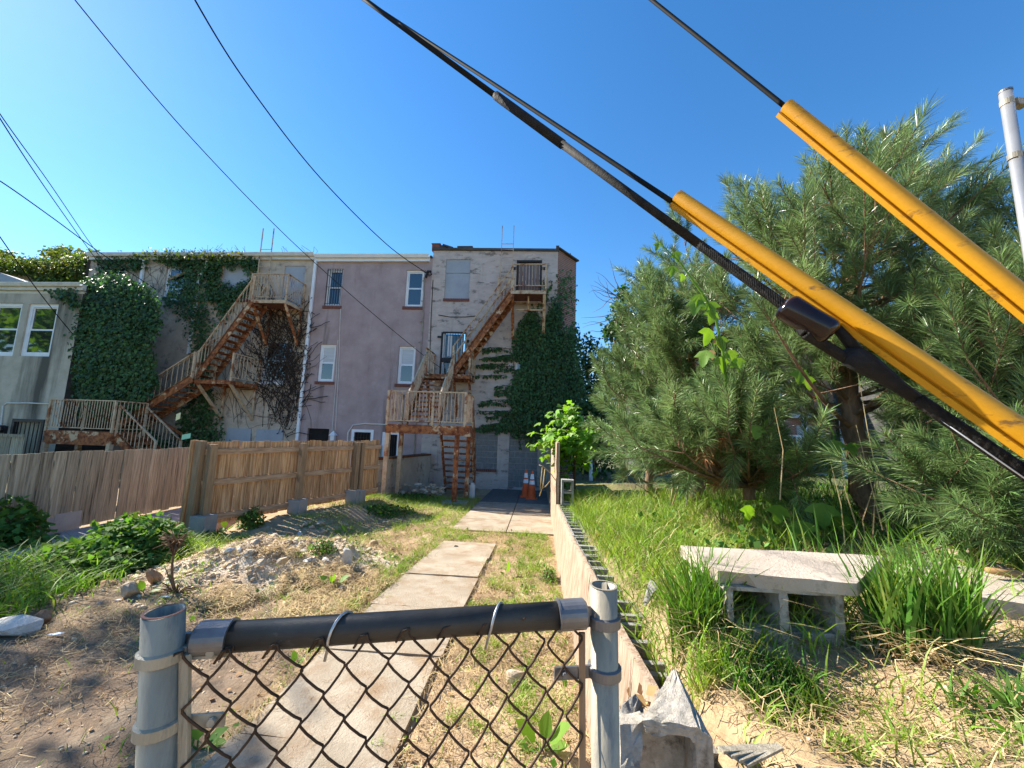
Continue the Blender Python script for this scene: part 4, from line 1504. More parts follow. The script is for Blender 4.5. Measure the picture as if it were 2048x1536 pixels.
def guard(label, A, dA, B, dB, w, xend):
    a, b = line3(A, dA, B, dB, A[0]), line3(A, dA, B, dB, xend)
    d = nrm(b - a)
    view = nrm(EYE - a)
    s = nrm(np.cross(d, view))          # across, towards image top or bottom
    v = nrm(np.cross(s, d))
    if v @ view < 0:
        v = -v
    if s[2] > 0:
        s = -s                          # s points down the picture
    prof = []
    for th in np.linspace(-215, 52, 24):       # round shell
        r = w * .38
        prof.append((math.sin(math.radians(th)) * r - w * .13, math.cos(math.radians(th)) * r))
    prof += [(w * .20, w * .06), (w * .24, w * .05), (w * .27, w * .21), (w * .30, w * .235), (w * .50, w * .15), (w * .515, w * .11), (w * .49, w * .07), (w * .27, w * .0), (w * .22, -w * .10)]
    n = len(prof)
    m = MB()
    V = []
    seg = 24
    for k in range(seg + 1):
        c = a + (b - a) * k / seg
        for (p, q) in prof:
            V.append(c + s * p + v * q)
    F = []
    for k in range(seg):
        for j in range(n):
            F.append((k * n + j, k * n + (j + 1) % n, (k + 1) * n + (j + 1) % n, (k + 1) * n + j))
    # hollow end
    m.add(V, F)
    inner = [a + d * .001 + s * (p * .8) + v * (q * .8) for p, q in prof]
    o_ = len(m.v)
    m.v += [tuple(x) for x in inner]
    m.f += [(j, (j + 1) % n, o_ + (j + 1) % n, o_ + j) for j in range(n)]
    deep = [x + d * .05 for x in inner]
    o2 = len(m.v)
    m.v += [tuple(x) for x in deep]
    m.f += [(o_ + j, o_ + (j + 1) % n, o2 + (j + 1) % n, o2 + j) for j in range(n)]
    g = obj('guy_guard', m, MT['yellow'], smooth=False)
    for pl in g.data.polygons:
        pl.use_smooth = True
    try:
        g.data.set_sharp_from_angle(angle=math.radians(40))
    except Exception:
        pass
    tag(g, label, 'guy guard', 'yellow guy-wire guards')
    return a, d, s, v, g


LA, LB = (1352, 398), (2048, 876)
UA, UB = (1569, 217), (2048, 606)
la, ld, ls, lv, lg = guard('lower yellow plastic guy guard, scuffed black, running past the brown insulator', LA, .86, LB, .535, .039, 2420)
ua, ud, us, uv, ug = guard('upper clean yellow plastic guy guard crossing the top of the pine', UA, .80, UB, .60, .035, 2420)

def cable(name, label, cat, pts, r, n=8, mt='wire', group=None, sub=14):
    P = np.array(pts, float)
    t = np.linspace(0, len(P) - 1, sub * (len(P) - 1) + 1)
    Q = []
    for u in t:
        i = min(int(u), len(P) - 2)
        f = u - i
        p0, p1, p2, p3 = P[max(i - 1, 0)], P[i], P[i + 1], P[min(i + 2, len(P) - 1)]
        Q.append(.5 * ((2 * p1) + (-p0 + p2) * f + (2 * p0 - 5 * p1 + 4 * p2 - p3) * f * f + (-p0 + 3 * p1 - 3 * p2 + p3) * f ** 3))
    m = MB().tube(Q, r, n)
    o = obj(name, m, MT[mt], smooth=True)
    return tag(o, label, cat, group)


def twisted(name, p0, p1, r, turns, mt, parent, n=11):
    """stranded rope: outer wires laid in a helix round the axis"""
    p0, p1 = np.array(p0, float), np.array(p1, float)
    d = nrm(p1 - p0)
    a = nrm(np.cross(d, (0.1, .2, 1)))
    b = np.cross(d, a)
    L_ = np.linalg.norm(p1 - p0)
    st = int(max(20, turns * 10))
    rs = r * .29
    m = MB()
    for k in range(n):
        Q = []
        for i in range(st + 1):
            th = 2 * math.pi * (k / n + turns * i / st)
            Q.append(p0 + d * L_ * i / st + (a * math.cos(th) + b * math.sin(th)) * (r - rs))
        m.tube(Q, rs, 5)
    return obj(name, m, MT[mt], parent, smooth=True)


# thin guy strands that enter the guards
e1 = line3(LA, .86, LB, .535, 1345)
f1 = [atd(1345, 404, .865), atd(1000, 176, 1.22), atd(740, 6, 1.62), atd(420, -210, 2.4)]
cable('guy_wire', 'thin black guy wire running into the lower yellow guard', 'guy wire', f1, .0058)
f2 = [atd(1566, 210, .80), atd(1400, 77, .93), atd(1305, 1, 1.02), atd(1100, -165, 1.28)]
cable('guy_wire', 'thin black guy wire running into the upper yellow guard', 'guy wire', f2, .0045)
gw = thing('insulated_guy_wire', 'thick black taped guy wire with brown porcelain insulator below the lower guard', 'guy wire', atd(1600, 640, .7))
a0, a1, a2 = atd(540, -130, 1.9), atd(728, -2, 1.45), atd(993, 193, 1.12)
m = MB().tube([a0, a1, a2], .0085, 10)
obj('upper_strand', m, MT['wire'], gw, smooth=True)
b0, b1, b2 = atd(990, 190, 1.12), atd(1400, 490, .82), atd(1592, 628, .70)
m = MB().tube([b0 - (b1 - b0) * .0, b0 + (b1 - b0) * .008, b0 + (b1 - b0) * .03, b0 + (b1 - b0) * .4], [.008, .0125, .0128, .0122], 10)
obj('tape_wrap', m, MT['tape'], gw, smooth=True)
m = MB().tube([b0 + (b1 - b0) * .36, b0 + (b1 - b0) * .7, b1], [.0100, .0092, .0092], 12)
obj('grip_strand', m, MT['strand'], gw, smooth=True)
twisted('grip_strand', b1, b2, .0098, 4, 'strand', gw)
twisted('grip_strand', b2, atd(1634, 648, .655), .0115, 1.5, 'strand', gw)
# insulator: fluted glazed barrel with wire holes
ic0, ic1 = atd(1570, 612, .69), atd(1660, 668, .655)
d = nrm(ic1 - ic0)
a_ = nrm(np.cross(d, (0, 0, 1)))
b_ = np.cross(d, a_)
m = MB()
n = 32
prof = [(-.06, .4), (-.03, .72), (.02, .93), (.08, 1.0), (.5, .97), (.92, 1.0), (.98, .93), (1.03, .7), (1.05, .4)]
V = []
Ln = np.linalg.norm(ic1 - ic0)
for (u, rr) in prof:
    for j in range(n):
        th = 2 * math.pi * j / n
        fl_ = 1 - .03 * max(0, math.cos(2 * th)) * (1 if .05 < u < .95 else .5)
        V.append(ic0 + d * Ln * u + (a_ * math.cos(th) + b_ * math.sin(th)) * .0245 * rr * fl_)
F = []
for i in range(len(prof) - 1):
    for j in range(n):
        F.append((i * n + j, i * n + (j + 1) % n, (i + 1) * n + (j + 1) % n, (i + 1) * n + j))
F += [tuple(range(n - 1, -1, -1)), tuple((len(prof) - 1) * n + j for j in range(n))]
m.add(V, F)
obj('insulator', m, MT['porcelain'], gw, smooth=True)
twisted('lower_strand', atd(1578, 630, .70), atd(1612, 668, .665), .009, 1.2, 'strand', gw)
twisted('lower_strand', atd(1612, 668, .665), atd(1700, 722, .655), .0095, 3.5, 'strand', gw)
m = MB().tube([atd(1668, 650, .665), atd(1690, 674, .66), atd(1712, 700, .655)], [.007, .0085, .010], 8)
obj('lower_strand', m, MT['tape'], gw, smooth=True)
tp = [(1688, 702, .655, .006), (1704, 712, .652, .019), (1730, 727, .645, .0185), (1762, 748, .64, .0145), (1800, 775, .63, .0105), (1842, 803, .62, .0095)]
m = MB().tube([atd(x, y, q) for x, y, q, r in tp], [r for x, y, q, r in tp], 12)
obj('tape_wrap', m, MT['tape'], gw, smooth=True)
twisted('lower_strand', atd(1836, 799, .62), atd(2050, 946, .555), .0105, 9, 'strand', gw)
twisted('lower_strand', atd(2050, 946, .555), atd(2320, 1131, .49), .0105, 9, 'strand', gw)
m = MB().tube([atd(1850, 818, .612), atd(2050, 957, .547), atd(2320, 1143, .482)], .0012, 5)
obj('lashing_wire', m, MT['galvlt'], gw, smooth=True)

# ------------------------------------------------------------------ overhead service lines
g_ = 'overhead service lines crossing the sky'
cable('service_line', 'overhead cable sagging from the upper left sky to the second floor of the grey house', 'cable',
      [at(30, -160, Y=4.6), at(150, 0, Y=5.3), at(370, 262, Y=7.3), at(560, 460, Y=9.8), at(700, 588, Y=11.8), at(830, 697, Y=13.2), at(880, 735, Y=13.75)], .010, 6, group=g_)
cable('service_line', 'greenish overhead cable reaching the weatherhead on the mauve house', 'cable',
      [at(330, -130, Y=4.3), at(390, 0, Y=5.0), at(500, 175, Y=6.8), at(640, 355, Y=9.2), at(775, 490, Y=11.8), at(856, 548, Y=13.65)], .014, 6, group=g_)
cable('service_line', 'left one of two close parallel cables dropping to the ivy roof', 'cable',
      [at(-60, 135, Y=5.6), at(0, 237, Y=6.3), at(90, 375, Y=9), at(180, 502, Y=12.8), at(230, 568, Y=13.7)], .011, 6, group=g_)
cable('service_line', 'right one of two close parallel cables dropping to the ivy roof', 'cable',
      [at(-60, 128, Y=5.7), at(0, 228, Y=6.4), at(100, 368, Y=9), at(190, 500, Y=12.8), at(250, 575, Y=13.7)], .010, 6, group=g_)
cable('service_line', 'flatter thick cable crossing the parallel pair at the left', 'cable',
      [at(-80, 318, Y=7), at(0, 362, Y=8), at(100, 432, Y=10), at(200, 505, Y=12.2), at(312, 579, Y=13.7)], .015, 6, group=g_)
cable('service_line', 'lowest cable at the left edge, passing in front of the wing window', 'cable',
      [at(-50, 405, Y=7), at(0, 474, Y=7.6), at(60, 560, Y=9.0), at(110, 625, Y=10.2), at(145, 668, Y=11.2)], .011, 6, group=g_)
cable('service_line', 'faint thin cable behind the pine at the right edge', 'cable',
      [at(2200, 300, Y=9), at(2040, 428, Y=10), at(1985, 472, Y=10.6), at(1900, 545, Y=11.5)], .009, 5, group=g_)

# ------------------------------------------------------------------ sign post
sp = thing('sign_post', 'bright round metal signpost cut by the right edge of the frame', 'sign post', (*atd(2048, 1400, 1.75)[:2], float(gz(2.4, 1.6, False))))
tp_ = at(2011, 185, Y=1.62)
ft_ = np.array([tp_[0] + .02, tp_[1], .6])
m = MB().tube([ft_, tp_], .020, 20)
obj('pole', m, MT['galvlt'], sp, smooth=True)
m = MB().tube([tp_, tp_ + [0, 0, .008], tp_ + [0, 0, .014]], [.0215, .0215, .014], 20)
obj('pole_cap', m, MT['capgrey'], sp)
for zz in (.05, .3):
    c = tp_ - np.array([0, 0, zz])
    m = MB().tube([c - [0, 0, .012], c + [0, 0, .012]], .0215, 20)
    m.bar(c + [.025, .0, 0], c + [.09, .02, .01], .03, .03)
    obj('sign_bracket', m, MT['galv'], sp)
m = MB().box(tp_ + [.085, -.02, -.62], tp_ + [.50, -.014, .05])
obj('sign_plate', m, MT['galvlt'], sp)

# ------------------------------------------------------------------ stones, broken blocks, slabs, log
def rockmesh(size, seed, flat=.7, sub=2, boxy=.0):
    import bmesh
    bm = bmesh.new()
    bmesh.ops.create_icosphere(bm, subdivisions=sub, radius=1)
    r = random.Random(seed)
    planes = [(nrm(np.array([r.gauss(0, 1), r.gauss(0, 1), r.gauss(0, 1)])), r.uniform(.34, .8)) for _ in range(12)]
    V = []
    for v in bm.verts:
        p = np.array(v.co)
        for n, d in planes:
            e = p @ n - d
            if e > 0:
                p = p - n * e * .92
        p = p + nrm(p) * r.uniform(-.03, .03)
        V.append(p * np.array(size) * [1, 1, flat])
    F = [tuple(v.index for v in f.verts) for f in bm.faces]
    bm.free()
    return np.array(V), F


def rock(label, x, y, size, mt, seed, cat='stone', flat=.75, rot=None, name='stone', Z=None, sink=.25, lift=0.0):
    p = at(x, y, Z=Z if Z is not None else 0.0)
    for _ in range(8):
        p = at(x, y, Z=float(gz(p[0], p[1])))
    V, F = rockmesh(size, seed, flat)
    r = Matrix.Rotation(seed * 1.7 if rot is None else rot, 3, 'Z') @ Matrix.Rotation(.3 * math.sin(seed), 3, 'X')
    V = V @ np.array(r).T
    V = V + p + [0, 0, -V[:, 2].min() * (1 - sink) + lift]
    m = MB().add(V, F)
    return tag(obj(name, m, MT[mt]), label, cat)


rock('large pale squarish rubble chunk at the top of the mound beside a green weed', 692, 1135, (.11, .09, .14), 'rockwhite', 3, flat=1)
rock('round tan stone just below the large pale rubble chunk', 694, 1160, (.07, .06, .06), 'rock', 4)
rock('small white-topped stone lying on straw left of the path weed', 682, 1182, (.07, .045, .05), 'rockwhite', 7)
rock('small dark brown stone near the top right of the rubble', 786, 1102, (.05, .04, .05), 'brickbit', 9)
rock('tan broken brick cube lying in dark soil left of the bare stem', 305, 1168, (.10, .08, .10), 'brickbit', 12, flat=1.0, cat='brick', name='broken_brick')
rock('grey lumpy stone beside the tan broken brick', 262, 1192, (.10, .09, .10), 'rock', 15, flat=.9)
rock('flat brown stone under the left bush', 214, 1172, (.09, .06, .04), 'brickbit', 17)
rock('long white rock at the left edge of the frame', 18, 1268, (.24, .13, .12), 'rockwhite', 21, flat=.9, rot=.2)
rock('reddish brick lump beside the long white rock', 80, 1248, (.09, .08, .09), 'brickbit', 23, cat='brick', name='broken_brick')
rock('tan stone on the shaded crest of the rubble mound', 470, 1098, (.10, .08, .07), 'rock', 27)
rock('pale flat stone at the left flank of the rubble mound', 432, 1118, (.09, .06, .05), 'rock', 29)
rock('rough tan clod under the chain-link mesh by the right post', 1030, 1362, (.09, .07, .06), 'rock', 33)
rock('upright grey block fragment standing in grass right of the galvanised post', 1302, 1212, (.045, .035, .085), 'capblock', 36, flat=1.0, sink=.1)
rock('small white stone in the sandy patch, lower right', 1806, 1365, (.02, .014, .012), 'rockwhite', 41)
rock('white stone above the small one in the sandy patch', 1812, 1400, (.016, .014, .012), 'rockwhite', 43)
rock('flat grey stone chip beside the near grass clump', 1672, 1358, (.035, .028, .03), 'capblock', 45)
# loose heap of pale broken boards and stones by the stair foot
heap = thing('rubble_heap', 'heap of pale broken stone by the foot of the low yard wall', 'rubble', (*at(860, 985, Z=-.3)[:2], -.35))
rr = random.Random(8)
for k in range(70):
    c = at(rr.uniform(800, 890), rr.uniform(968, 992), Y=rr.uniform(11.0, 12.2))
    V, F = rockmesh((rr.uniform(.06, .18), rr.uniform(.05, .1), rr.uniform(.03, .08)), 100 + k, sub=1)
    R_ = np.array(Matrix.Rotation(rr.uniform(0, 6), 3, 'Z') @ Matrix.Rotation(rr.uniform(-.6, .6), 3, 'X'))
    m = MB().add(V @ R_.T + [c[0], c[1], max(c[2], -.4)], F)
    obj('stone', m, MT['rock' if k % 3 else 'rockwhite'], heap)
# scraps of blue plastic
for k, (x, y, s, l) in enumerate(((111, 1273, .06, 'long pale blue plastic shard on the dark soil at left'), (332, 1170, .04, 'bright blue shard beside the tan broken brick'),
                                  (330, 1197, .045, 'flat pale blue shard just below the bare stem'), (236, 1203, .035, 'small white-blue shard between soil clods'))):
    p = at(x, y, Z=0)
    for _ in range(6):
        p = at(x, y, Z=float(gz(p[0], p[1])))
    q = np.array([(-1, -.15, 0), (.2, -.25, .12), (1, .1, .2), (.3, .3, .18), (-.5, .2, .08)]) * s + p + [0, 0, .012]
    m = MB().add(list(q) + [tuple(v - [0, 0, .004]) for v in q], [(0, 1, 2, 3, 4), (9, 8, 7, 6, 5)] + [(i, i + 5, (i + 1) % 5 + 5, (i + 1) % 5) for i in range(5)])
    tag(obj('plastic_shard', m, MT['bluescrap']), l, 'shard')
m = MB()
p = at(912, 1096, Z=-.17)
V, F = rockmesh((.07, .05, .04), 77)
m.add(V + p + [0, 0, .02], F)
tag(obj('plastic_bag', m, MT['iron']), 'small crumpled black bag at the left corner of the upper slab', 'bag')


def rough_box(lo, hi, seed, amp, sub=7, cutx=None):
    """box with worn, slightly uneven faces"""
    import bmesh
    bm = bmesh.new()
    bmesh.ops.create_cube(bm, size=1)
    bmesh.ops.subdivide_edges(bm, edges=bm.edges[:], cuts=sub, use_grid_fill=True)
    lo, hi = np.array(lo), np.array(hi)
    r = random.Random(seed)
    V = []
    for v in bm.verts:
        p = np.array(v.co)
        q = lo + (p + .5) * (hi - lo)
        e = sum(abs(c) > .49 for c in p)
        a = amp * (1 + (e - 1) * 1.2)
        q = q + [r.uniform(-a, a), r.uniform(-a, a), r.uniform(-a, a)] - np.sign(p) * (a if e > 1 else 0)
        V.append(q)
    F = [tuple(v.index for v in f.verts) for f in bm.faces]
    bm.free()
    return V, F


def turn(V, c, rz=0, rx=0, ry=0):
    R_ = np.array(Matrix.Rotation(rz, 3, 'Z') @ Matrix.Rotation(ry, 3, 'Y') @ Matrix.Rotation(rx, 3, 'X'))
    return (np.array(V) - c) @ R_.T + c


# hollow double-cell block with a broad slab top (holes face the camera)
def cell_block(name, label, x0, x1, y0, y1, z0, z1, tt, tb, tw, seed, mt='cmulight', rz=0.0, cells=2, brk=False):
    t = thing(name, label, 'concrete block', ((x0 + x1) / 2, (y0 + y1) / 2, z0))
    c = np.array([(x0 + x1) / 2, (y0 + y1) / 2, (z0 + z1) / 2])
    m = MB()
    parts = [((x0, y0, z1 - tt), (x1, y1, z1)), ((x0 + (.06 if brk else 0), y0 + .01, z0), (x1, y1, z0 + tb))]
    w = (x1 - x0 - tw) / cells
    for k in range(cells + 1):
        a = x0 + w * k
        hb = z0 + tb + (.02 if (brk and k == 0) else 0)
        parts.append(((a + (.012 if k == 0 and brk else 0), y0 + .004, hb - .004), (a + tw, y1, z1 - tt + .004)))
    for i, (lo, hi) in enumerate(parts):
        V, F = rough_box(lo, hi, seed + i, .0009, 6)
        m.add(turn(V, c, rz, .0, .0), F)
    m.box((x0 + .012, y1 - .035, z0 + .004), (x1 - .012, y1 - .02, z1 - .02))
    o = obj('block_body', m, MT[mt], t)
    return t


SY = at(1575, 1155, Z=1.068)[1] + .012
pb0, pb1 = at(1448, 1180, Y=SY), at(1692, 1212, Y=SY)
bx0, bx1 = pb0[0], pb1[0]
bz0, bz1 = at(1600, 1284, Y=SY)[2], 1.052
cell_block('hollow_block', 'two-celled hollow concrete block with a chipped left end, under the broad slab', bx0, bx1, SY, SY + .36, bz0 - .015, 1.024, .018, .045, .036, 60, brk=True)
sl = thing('concrete_slab', 'broad pale slab lying on the two-celled block, left of the tall grass clump', 'slab', ((bx0 + bx1) / 2 + .1, 1.7, bz1 - .05))
m = MB()
fa, fb_ = at(1437, 1142, Z=1.072), at(1716, 1168, Z=1.062)
ba, bb = at(1362, 1091, Z=1.076), at(1768, 1112, Z=1.070)
n = 14
top, bot = [], []
r_ = random.Random(2)
for (a, b) in ((fa, fb_), (bb, ba)):
    for k in range(n + 1):
        u = k / n
        q = a + (b - a) * u
        chip = -.012 if (a is fa and k < 4) else 0
        top.append(q + [0, r_.uniform(-.004, .006), 0])
        bot.append(q + [r_.uniform(-.003, .003), r_.uniform(0, .008) - chip * 1.5, -.046 + r_.uniform(-.003, .003)])
q = len(top)
m.add(top + bot, [tuple(range(q))] + [(j, j + q, (j + 1) % q + q, (j + 1) % q) for j in range(q)] + [tuple(range(2 * q - 1, q - 1, -1))])
obj('slab_body', m, MT['slab'], sl)
sl2 = thing('concrete_slab', 'long pale slab running off the right edge behind the tall grass clump', 'slab', (2.1, 1.8, .85))
m = MB()
fa, fb_ = at(1775, 1166, Z=1.0), at(2330, 1250, Z=.99)
ba, bb = at(1800, 1108, Z=1.0), at(2330, 1208, Z=.99)
top, bot = [], []
for (a, b) in ((fa, fb_), (bb, ba)):
    for k in range(n + 1):
        q_ = a + (b - a) * k / n
        top.append(q_ + [0, r_.uniform(-.004, .004), 0])
        bot.append(q_ + [0, r_.uniform(0, .006), -.075])
m.add(top + bot, [tuple(range(q))] + [(j, j + q, (j + 1) % q + q, (j + 1) % q) for j in range(q)] + [tuple(range(2 * q - 1, q - 1, -1))])
obj('slab_body', m, MT['slab'], sl2)
for x0_, x1_ in ((1905, 1945), (2150, 2200)):
    pa, pb_ = at(x0_, 1240, Y=1.66), at(x1_, 1240, Y=1.66)
    V, F = rough_box((pa[0], 1.62, .72), (pb_[0], 1.74, .935), 5, .003)
    obj('support_block', MB().add(V, F), MT['cmulight'], sl2)
lg_pts = [at(1880, 1098, Y=2.35), at(1935, 1118, Y=2.2), at(1990, 1138, Y=2.05), at(2048, 1158, Y=1.95), at(2200, 1205, Y=1.8)]
m = MB().tube(lg_pts, [.022, .030, .029, .026, .026], 10)
m.tube([lg_pts[1] + [0, 0, .02], lg_pts[1] + [.015, 0, .05]], [.010, .006], 6)
tag(obj('fallen_log', m, MT['log'], smooth=True), 'fallen bark-covered log lying behind the right-hand slab', 'log')
m = MB().tube([at(2035, 1150, Y=1.9), at(1975, 1140, Y=1.9)], [.016, .013], 8)
tag(obj('splintered_branch', m, MT['leafdry'], smooth=True), 'short broken orange-brown branch end resting by the log at the right edge', 'branch')

# broken and tumbled blocks of the collapsed wall end, right of the post
def loose_block(label, y, dz, rx, ry, rz, dx=0.0, mt=None):
    o = bpy.data.objects.new('loose_block', bm_block)
    o.location = (float(xwall(y)) + .012 + dx, y, float(walltop(y + .2)) - .19 + dz)
    o.rotation_euler = (rx, ry, rz)
    link(o)
    return tag(o, label, 'concrete block')


loose_block('half-buried hollow block with square holes, first one beyond the galvanised post', 2.12, -.02, -.04, .02, .03)
loose_block('tilted hollow block with a straw-filled cell, just right of the post', 1.70, -.05, -.05, -.03, -.03)
loose_block('dark gaping hollow block beside the post above the dry leaves', 1.27, -.075, -.02, .03, .02, .01)


def chunk(label, top, drop, mt, seed, name='broken_block', amp=.004, Ddir=(0, 0, -1)):
    """broken piece: an irregular face swept along Ddir, with chipped rims"""
    r_ = random.Random(seed)
    top = [np.array(p, float) for p in top]
    P_ = []
    for a_, b_ in zip(top, top[1:] + top[:1]):
        for u in (0, .25, .5, .75):
            P_.append(a_ + (b_ - a_) * u + np.array([r_.uniform(-amp, amp) for _ in range(3)]) * (1 if u else .4))
    c_ = sum(P_) / len(P_)
    n = len(P_)
    D_ = np.array(Ddir, float) * drop
    rings = [[c_ + (p - c_) * .55 + np.array([0, 0, r_.uniform(-amp, amp)]) for p in P_], P_,
             [c_ + (p - c_) * 1.03 + D_ * .08 for p in P_], [c_ + (p - c_) * 1.05 + D_ * .5 + [r_.uniform(-amp, amp), r_.uniform(-amp, amp), 0] for p in P_], [c_ + (p - c_) * 1.06 + D_ for p in P_]]
    V = [c_] + [p for g in rings for p in g]
    F = [(0, 1 + j, 1 + (j + 1) % n) for j in range(n)]
    for k in range(len(rings) - 1):
        F += [(1 + k * n + j, 1 + (k + 1) * n + j, 1 + (k + 1) * n + (j + 1) % n, 1 + k * n + (j + 1) % n) for j in range(n)]
    m = MB().add(V, F)
    return tag(obj(name, m, MT[mt]), label, 'concrete block')


chunk('slanted grey block shard beside the post with dry leaves lodged behind it', [at(1244, 1412, Y=1.10), at(1270, 1388, Y=1.11), at(1288, 1420, Y=1.10), at(1284, 1470, Y=1.07), at(1246, 1480, Y=1.06)], .03, 'capblock', 6, Ddir=(.1, .8, -.6))
chunk('pitted block piece at the foot of the post, bottom edge', [at(1240, 1450, Y=1.02), at(1288, 1440, Y=1.04), at(1282, 1560, Y=.98), at(1240, 1560, Y=.97)], .09, 'cmulight', 7, Ddir=(0, .95, -.3))
nb_ = thing('broken_block', 'near broken hollow block with a pointed sunlit top, at the bottom right of the post', 'concrete block', at(1352, 1536, Y=1.03))
p0_, p1_ = at(1284, 1440, Y=1.0), at(1424, 1470, Y=1.0)
xa, xb, zt_ = p0_[0], p1_[0], p0_[2]
m = MB()
tl = .022
# rim of the open cell, its inner faces and the web at the back
o_ = [(xa, zt_), (xb - .03, zt_ - .004), (xb, zt_ - .03), (xb + .002, zt_ - .24), (xa - .004, zt_ - .24)]
i_ = [(xa + tl * .55, zt_ - .030), (xb - .048, zt_ - .028), (xb - .036, zt_ - .05), (xb - .04, zt_ - .24), (xa + tl * .6, zt_ - .24)]
Vb = [(x, 1.0, z) for x, z in o_] + [(x, 1.002, z) for x, z in i_] + [(x, 1.075, z - .004) for x, z in i_] + [(at(x, 1360, Y=1.21)[0], 1.21, zt_ + z) for x, z in ((1343, -.004), (1352, .004), (1362, -.03), (1366, -.24), (1338, -.24))]
Fb = []
for k in range(4):
    Fb += [(k, k + 1, 5 + k + 1, 5 + k), (5 + k, 5 + k + 1, 10 + k + 1, 10 + k), (k, 15 + k, 15 + k + 1, k + 1)]
Fb += [(10, 11, 12, 13, 14), (15, 19, 18, 17, 16)]
m.add(Vb, Fb)
import bmesh as _bm
o = obj('block_body', m, MT['cmulight'], nb_)
b_ = _bm.new()
b_.from_mesh(o.data)
_bm.ops.subdivide_edges(b_, edges=b_.edges[:], cuts=5, use_grid_fill=True)
r_ = random.Random(4)
for v in b_.verts:
    v.co += Vector((r_.uniform(-.002, .002), r_.uniform(-.002, .002), r_.uniform(-.003, .003)))
b_.to_mesh(o.data)
b_.free()
m = MB()
for k in range(4):
    p = at(1440 + k * 16, 1500 + k * 9, Y=.98)
    m.bar(p, p + [.11, .06, -.03 + .01 * k], .018, .006)
tag(obj('wood_offcut', m, MT['greywood']), 'grey splintered board end in grass beside the near hollow block', 'board')


# ------------------------------------------------------------------ foliage tools (numpy)
def rs(seed):
    return np.random.RandomState(seed)


def basis(d):
    d = nrm(d)
    ref = np.where(np.abs(d[:, 2:3]) < .9, np.array([[0, 0, 1.]]), np.array([[1., 0, 0]]))
    a = nrm(np.cross(d, ref))
    b = np.cross(a, d)
    return d, a, b


def inpoly(px, py, poly):
    c = np.zeros(len(px), bool)
    j = len(poly) - 1
    for i in range(len(poly)):
        xi, yi = poly[i]
        xj, yj = poly[j]
        cond = ((yi > py) != (yj > py)) & (px < (xj - xi) * (py - yi) / (yj - yi + 1e-9) + xi)
        c ^= cond
        j = i
    return c


def samp(poly, n, r, jit=4.5):
    P = np.array(poly, float)
    lo, hi = P.min(0), P.max(0)
    out = np.zeros((0, 2))
    while len(out) < n:
        q = lo + r.rand(n * 3, 2) * (hi - lo)
        out = np.vstack([out, q[inpoly(q[:, 0], q[:, 1], poly)]])
    return out[:n] + r.randn(n, 2) * jit


def at_many(px, Yv):
    D = np.stack([(px[:, 0] - 1024) / FPX, (768 - px[:, 1]) / FPX, -np.ones(len(px))], 1) @ R3.T
    t = (Yv - EYE[1]) / D[:, 1]
    return EYE + D * t[:, None]


LEAF_V = np.array([(0, 0, 0), (.28, .45, .05), (0, 1, -.06), (-.28, .45, .05)])       # kite, y along the leaf
LEAF_F = np.array([(0, 1, 2, 3)])
IVY_V = np.array([(0, 0, 0), (.42, .25, .03), (.26, .55, .06), (0, 1, -.08), (-.26, .55, .06), (-.42, .25, .03)])
IVY_F = np.array([(0, 1, 2, 3), (0, 3, 4, 5)])
MAPLE_V = np.array([(0, 0, 0), (.34, .10, .02), (.62, .42, -.06), (.30, .46, .02), (.22, .78, -.02), (0, 1, -.12), (-.22, .78, -.02), (-.30, .46, .02), (-.62, .42, -.06), (-.34, .10, .02)])
MAPLE_F = np.array([(0, 1, 2, 3), (0, 3, 4, 5), (0, 5, 6, 7), (0, 7, 8, 9)])


def leaves(P, D, N, size, V=LEAF_V, F=LEAF_F, width=1.0):
    """leaf blades at P pointing along D, face normal near N"""
    D = nrm(D)
    A = nrm(np.cross(D, N))
    N2 = np.cross(A, D)
    s = size[:, None, None]
    W = P[:, None, :] + s * (A[:, None, :] * (V[None, :, 0:1] * width) + D[:, None, :] * V[None, :, 1:2] + N2[:, None, :] * V[None, :, 2:3])
    n, k = len(P), len(V)
    FF = (F[None] + (np.arange(n) * k)[:, None, None]).reshape(-1, F.shape[1])
    return W.reshape(-1, 3), FF


def blades(P, H, lean, width, r, curl=.5, up=1.0):
    """grass blades: three-step tapering strips (quads)"""
    n = len(P)
    th = r.rand(n) * 2 * np.pi
    d = np.stack([np.cos(th), np.sin(th), np.zeros(n)], 1)
    ph = r.rand(n) * 2 * np.pi
    side = np.stack([np.cos(ph), np.sin(ph), np.zeros(n)], 1)
    us = np.array([0, .35, .7, 1.0])
    ws = np.array([.8, 1.0, .65, .08])
    L_ = lean * H
    V = np.zeros((n, 8, 3))
    for i, (u, w) in enumerate(zip(us, ws)):
        c = P + d * (L_ * u ** (1 + curl * 1.6))[:, None]
        c[:, 2] += H * up * (u - .35 * curl * lean * u ** 3)
        V[:, 2 * i] = c - side * (width * w / 2)[:, None]
        V[:, 2 * i + 1] = c + side * (width * w / 2)[:, None]
    f = np.array([(0, 1, 3, 2), (2, 3, 5, 4), (4, 5, 7, 6)])
    F = (f[None] + (np.arange(n) * 8)[:, None, None]).reshape(-1, 4)
    return V.reshape(-1, 3), F


def onground(n, x0, x1, y0, y1, r, dens=None):
    p = np.stack([x0 + r.rand(n) * (x1 - x0), y0 + r.rand(n) * (y1 - y0)], 1)
    if dens is not None:
        p = p[r.rand(len(p)) < dens(p[:, 0], p[:, 1])]
    return np.concatenate([p, gz(p[:, 0], p[:, 1])[:, None]], 1)


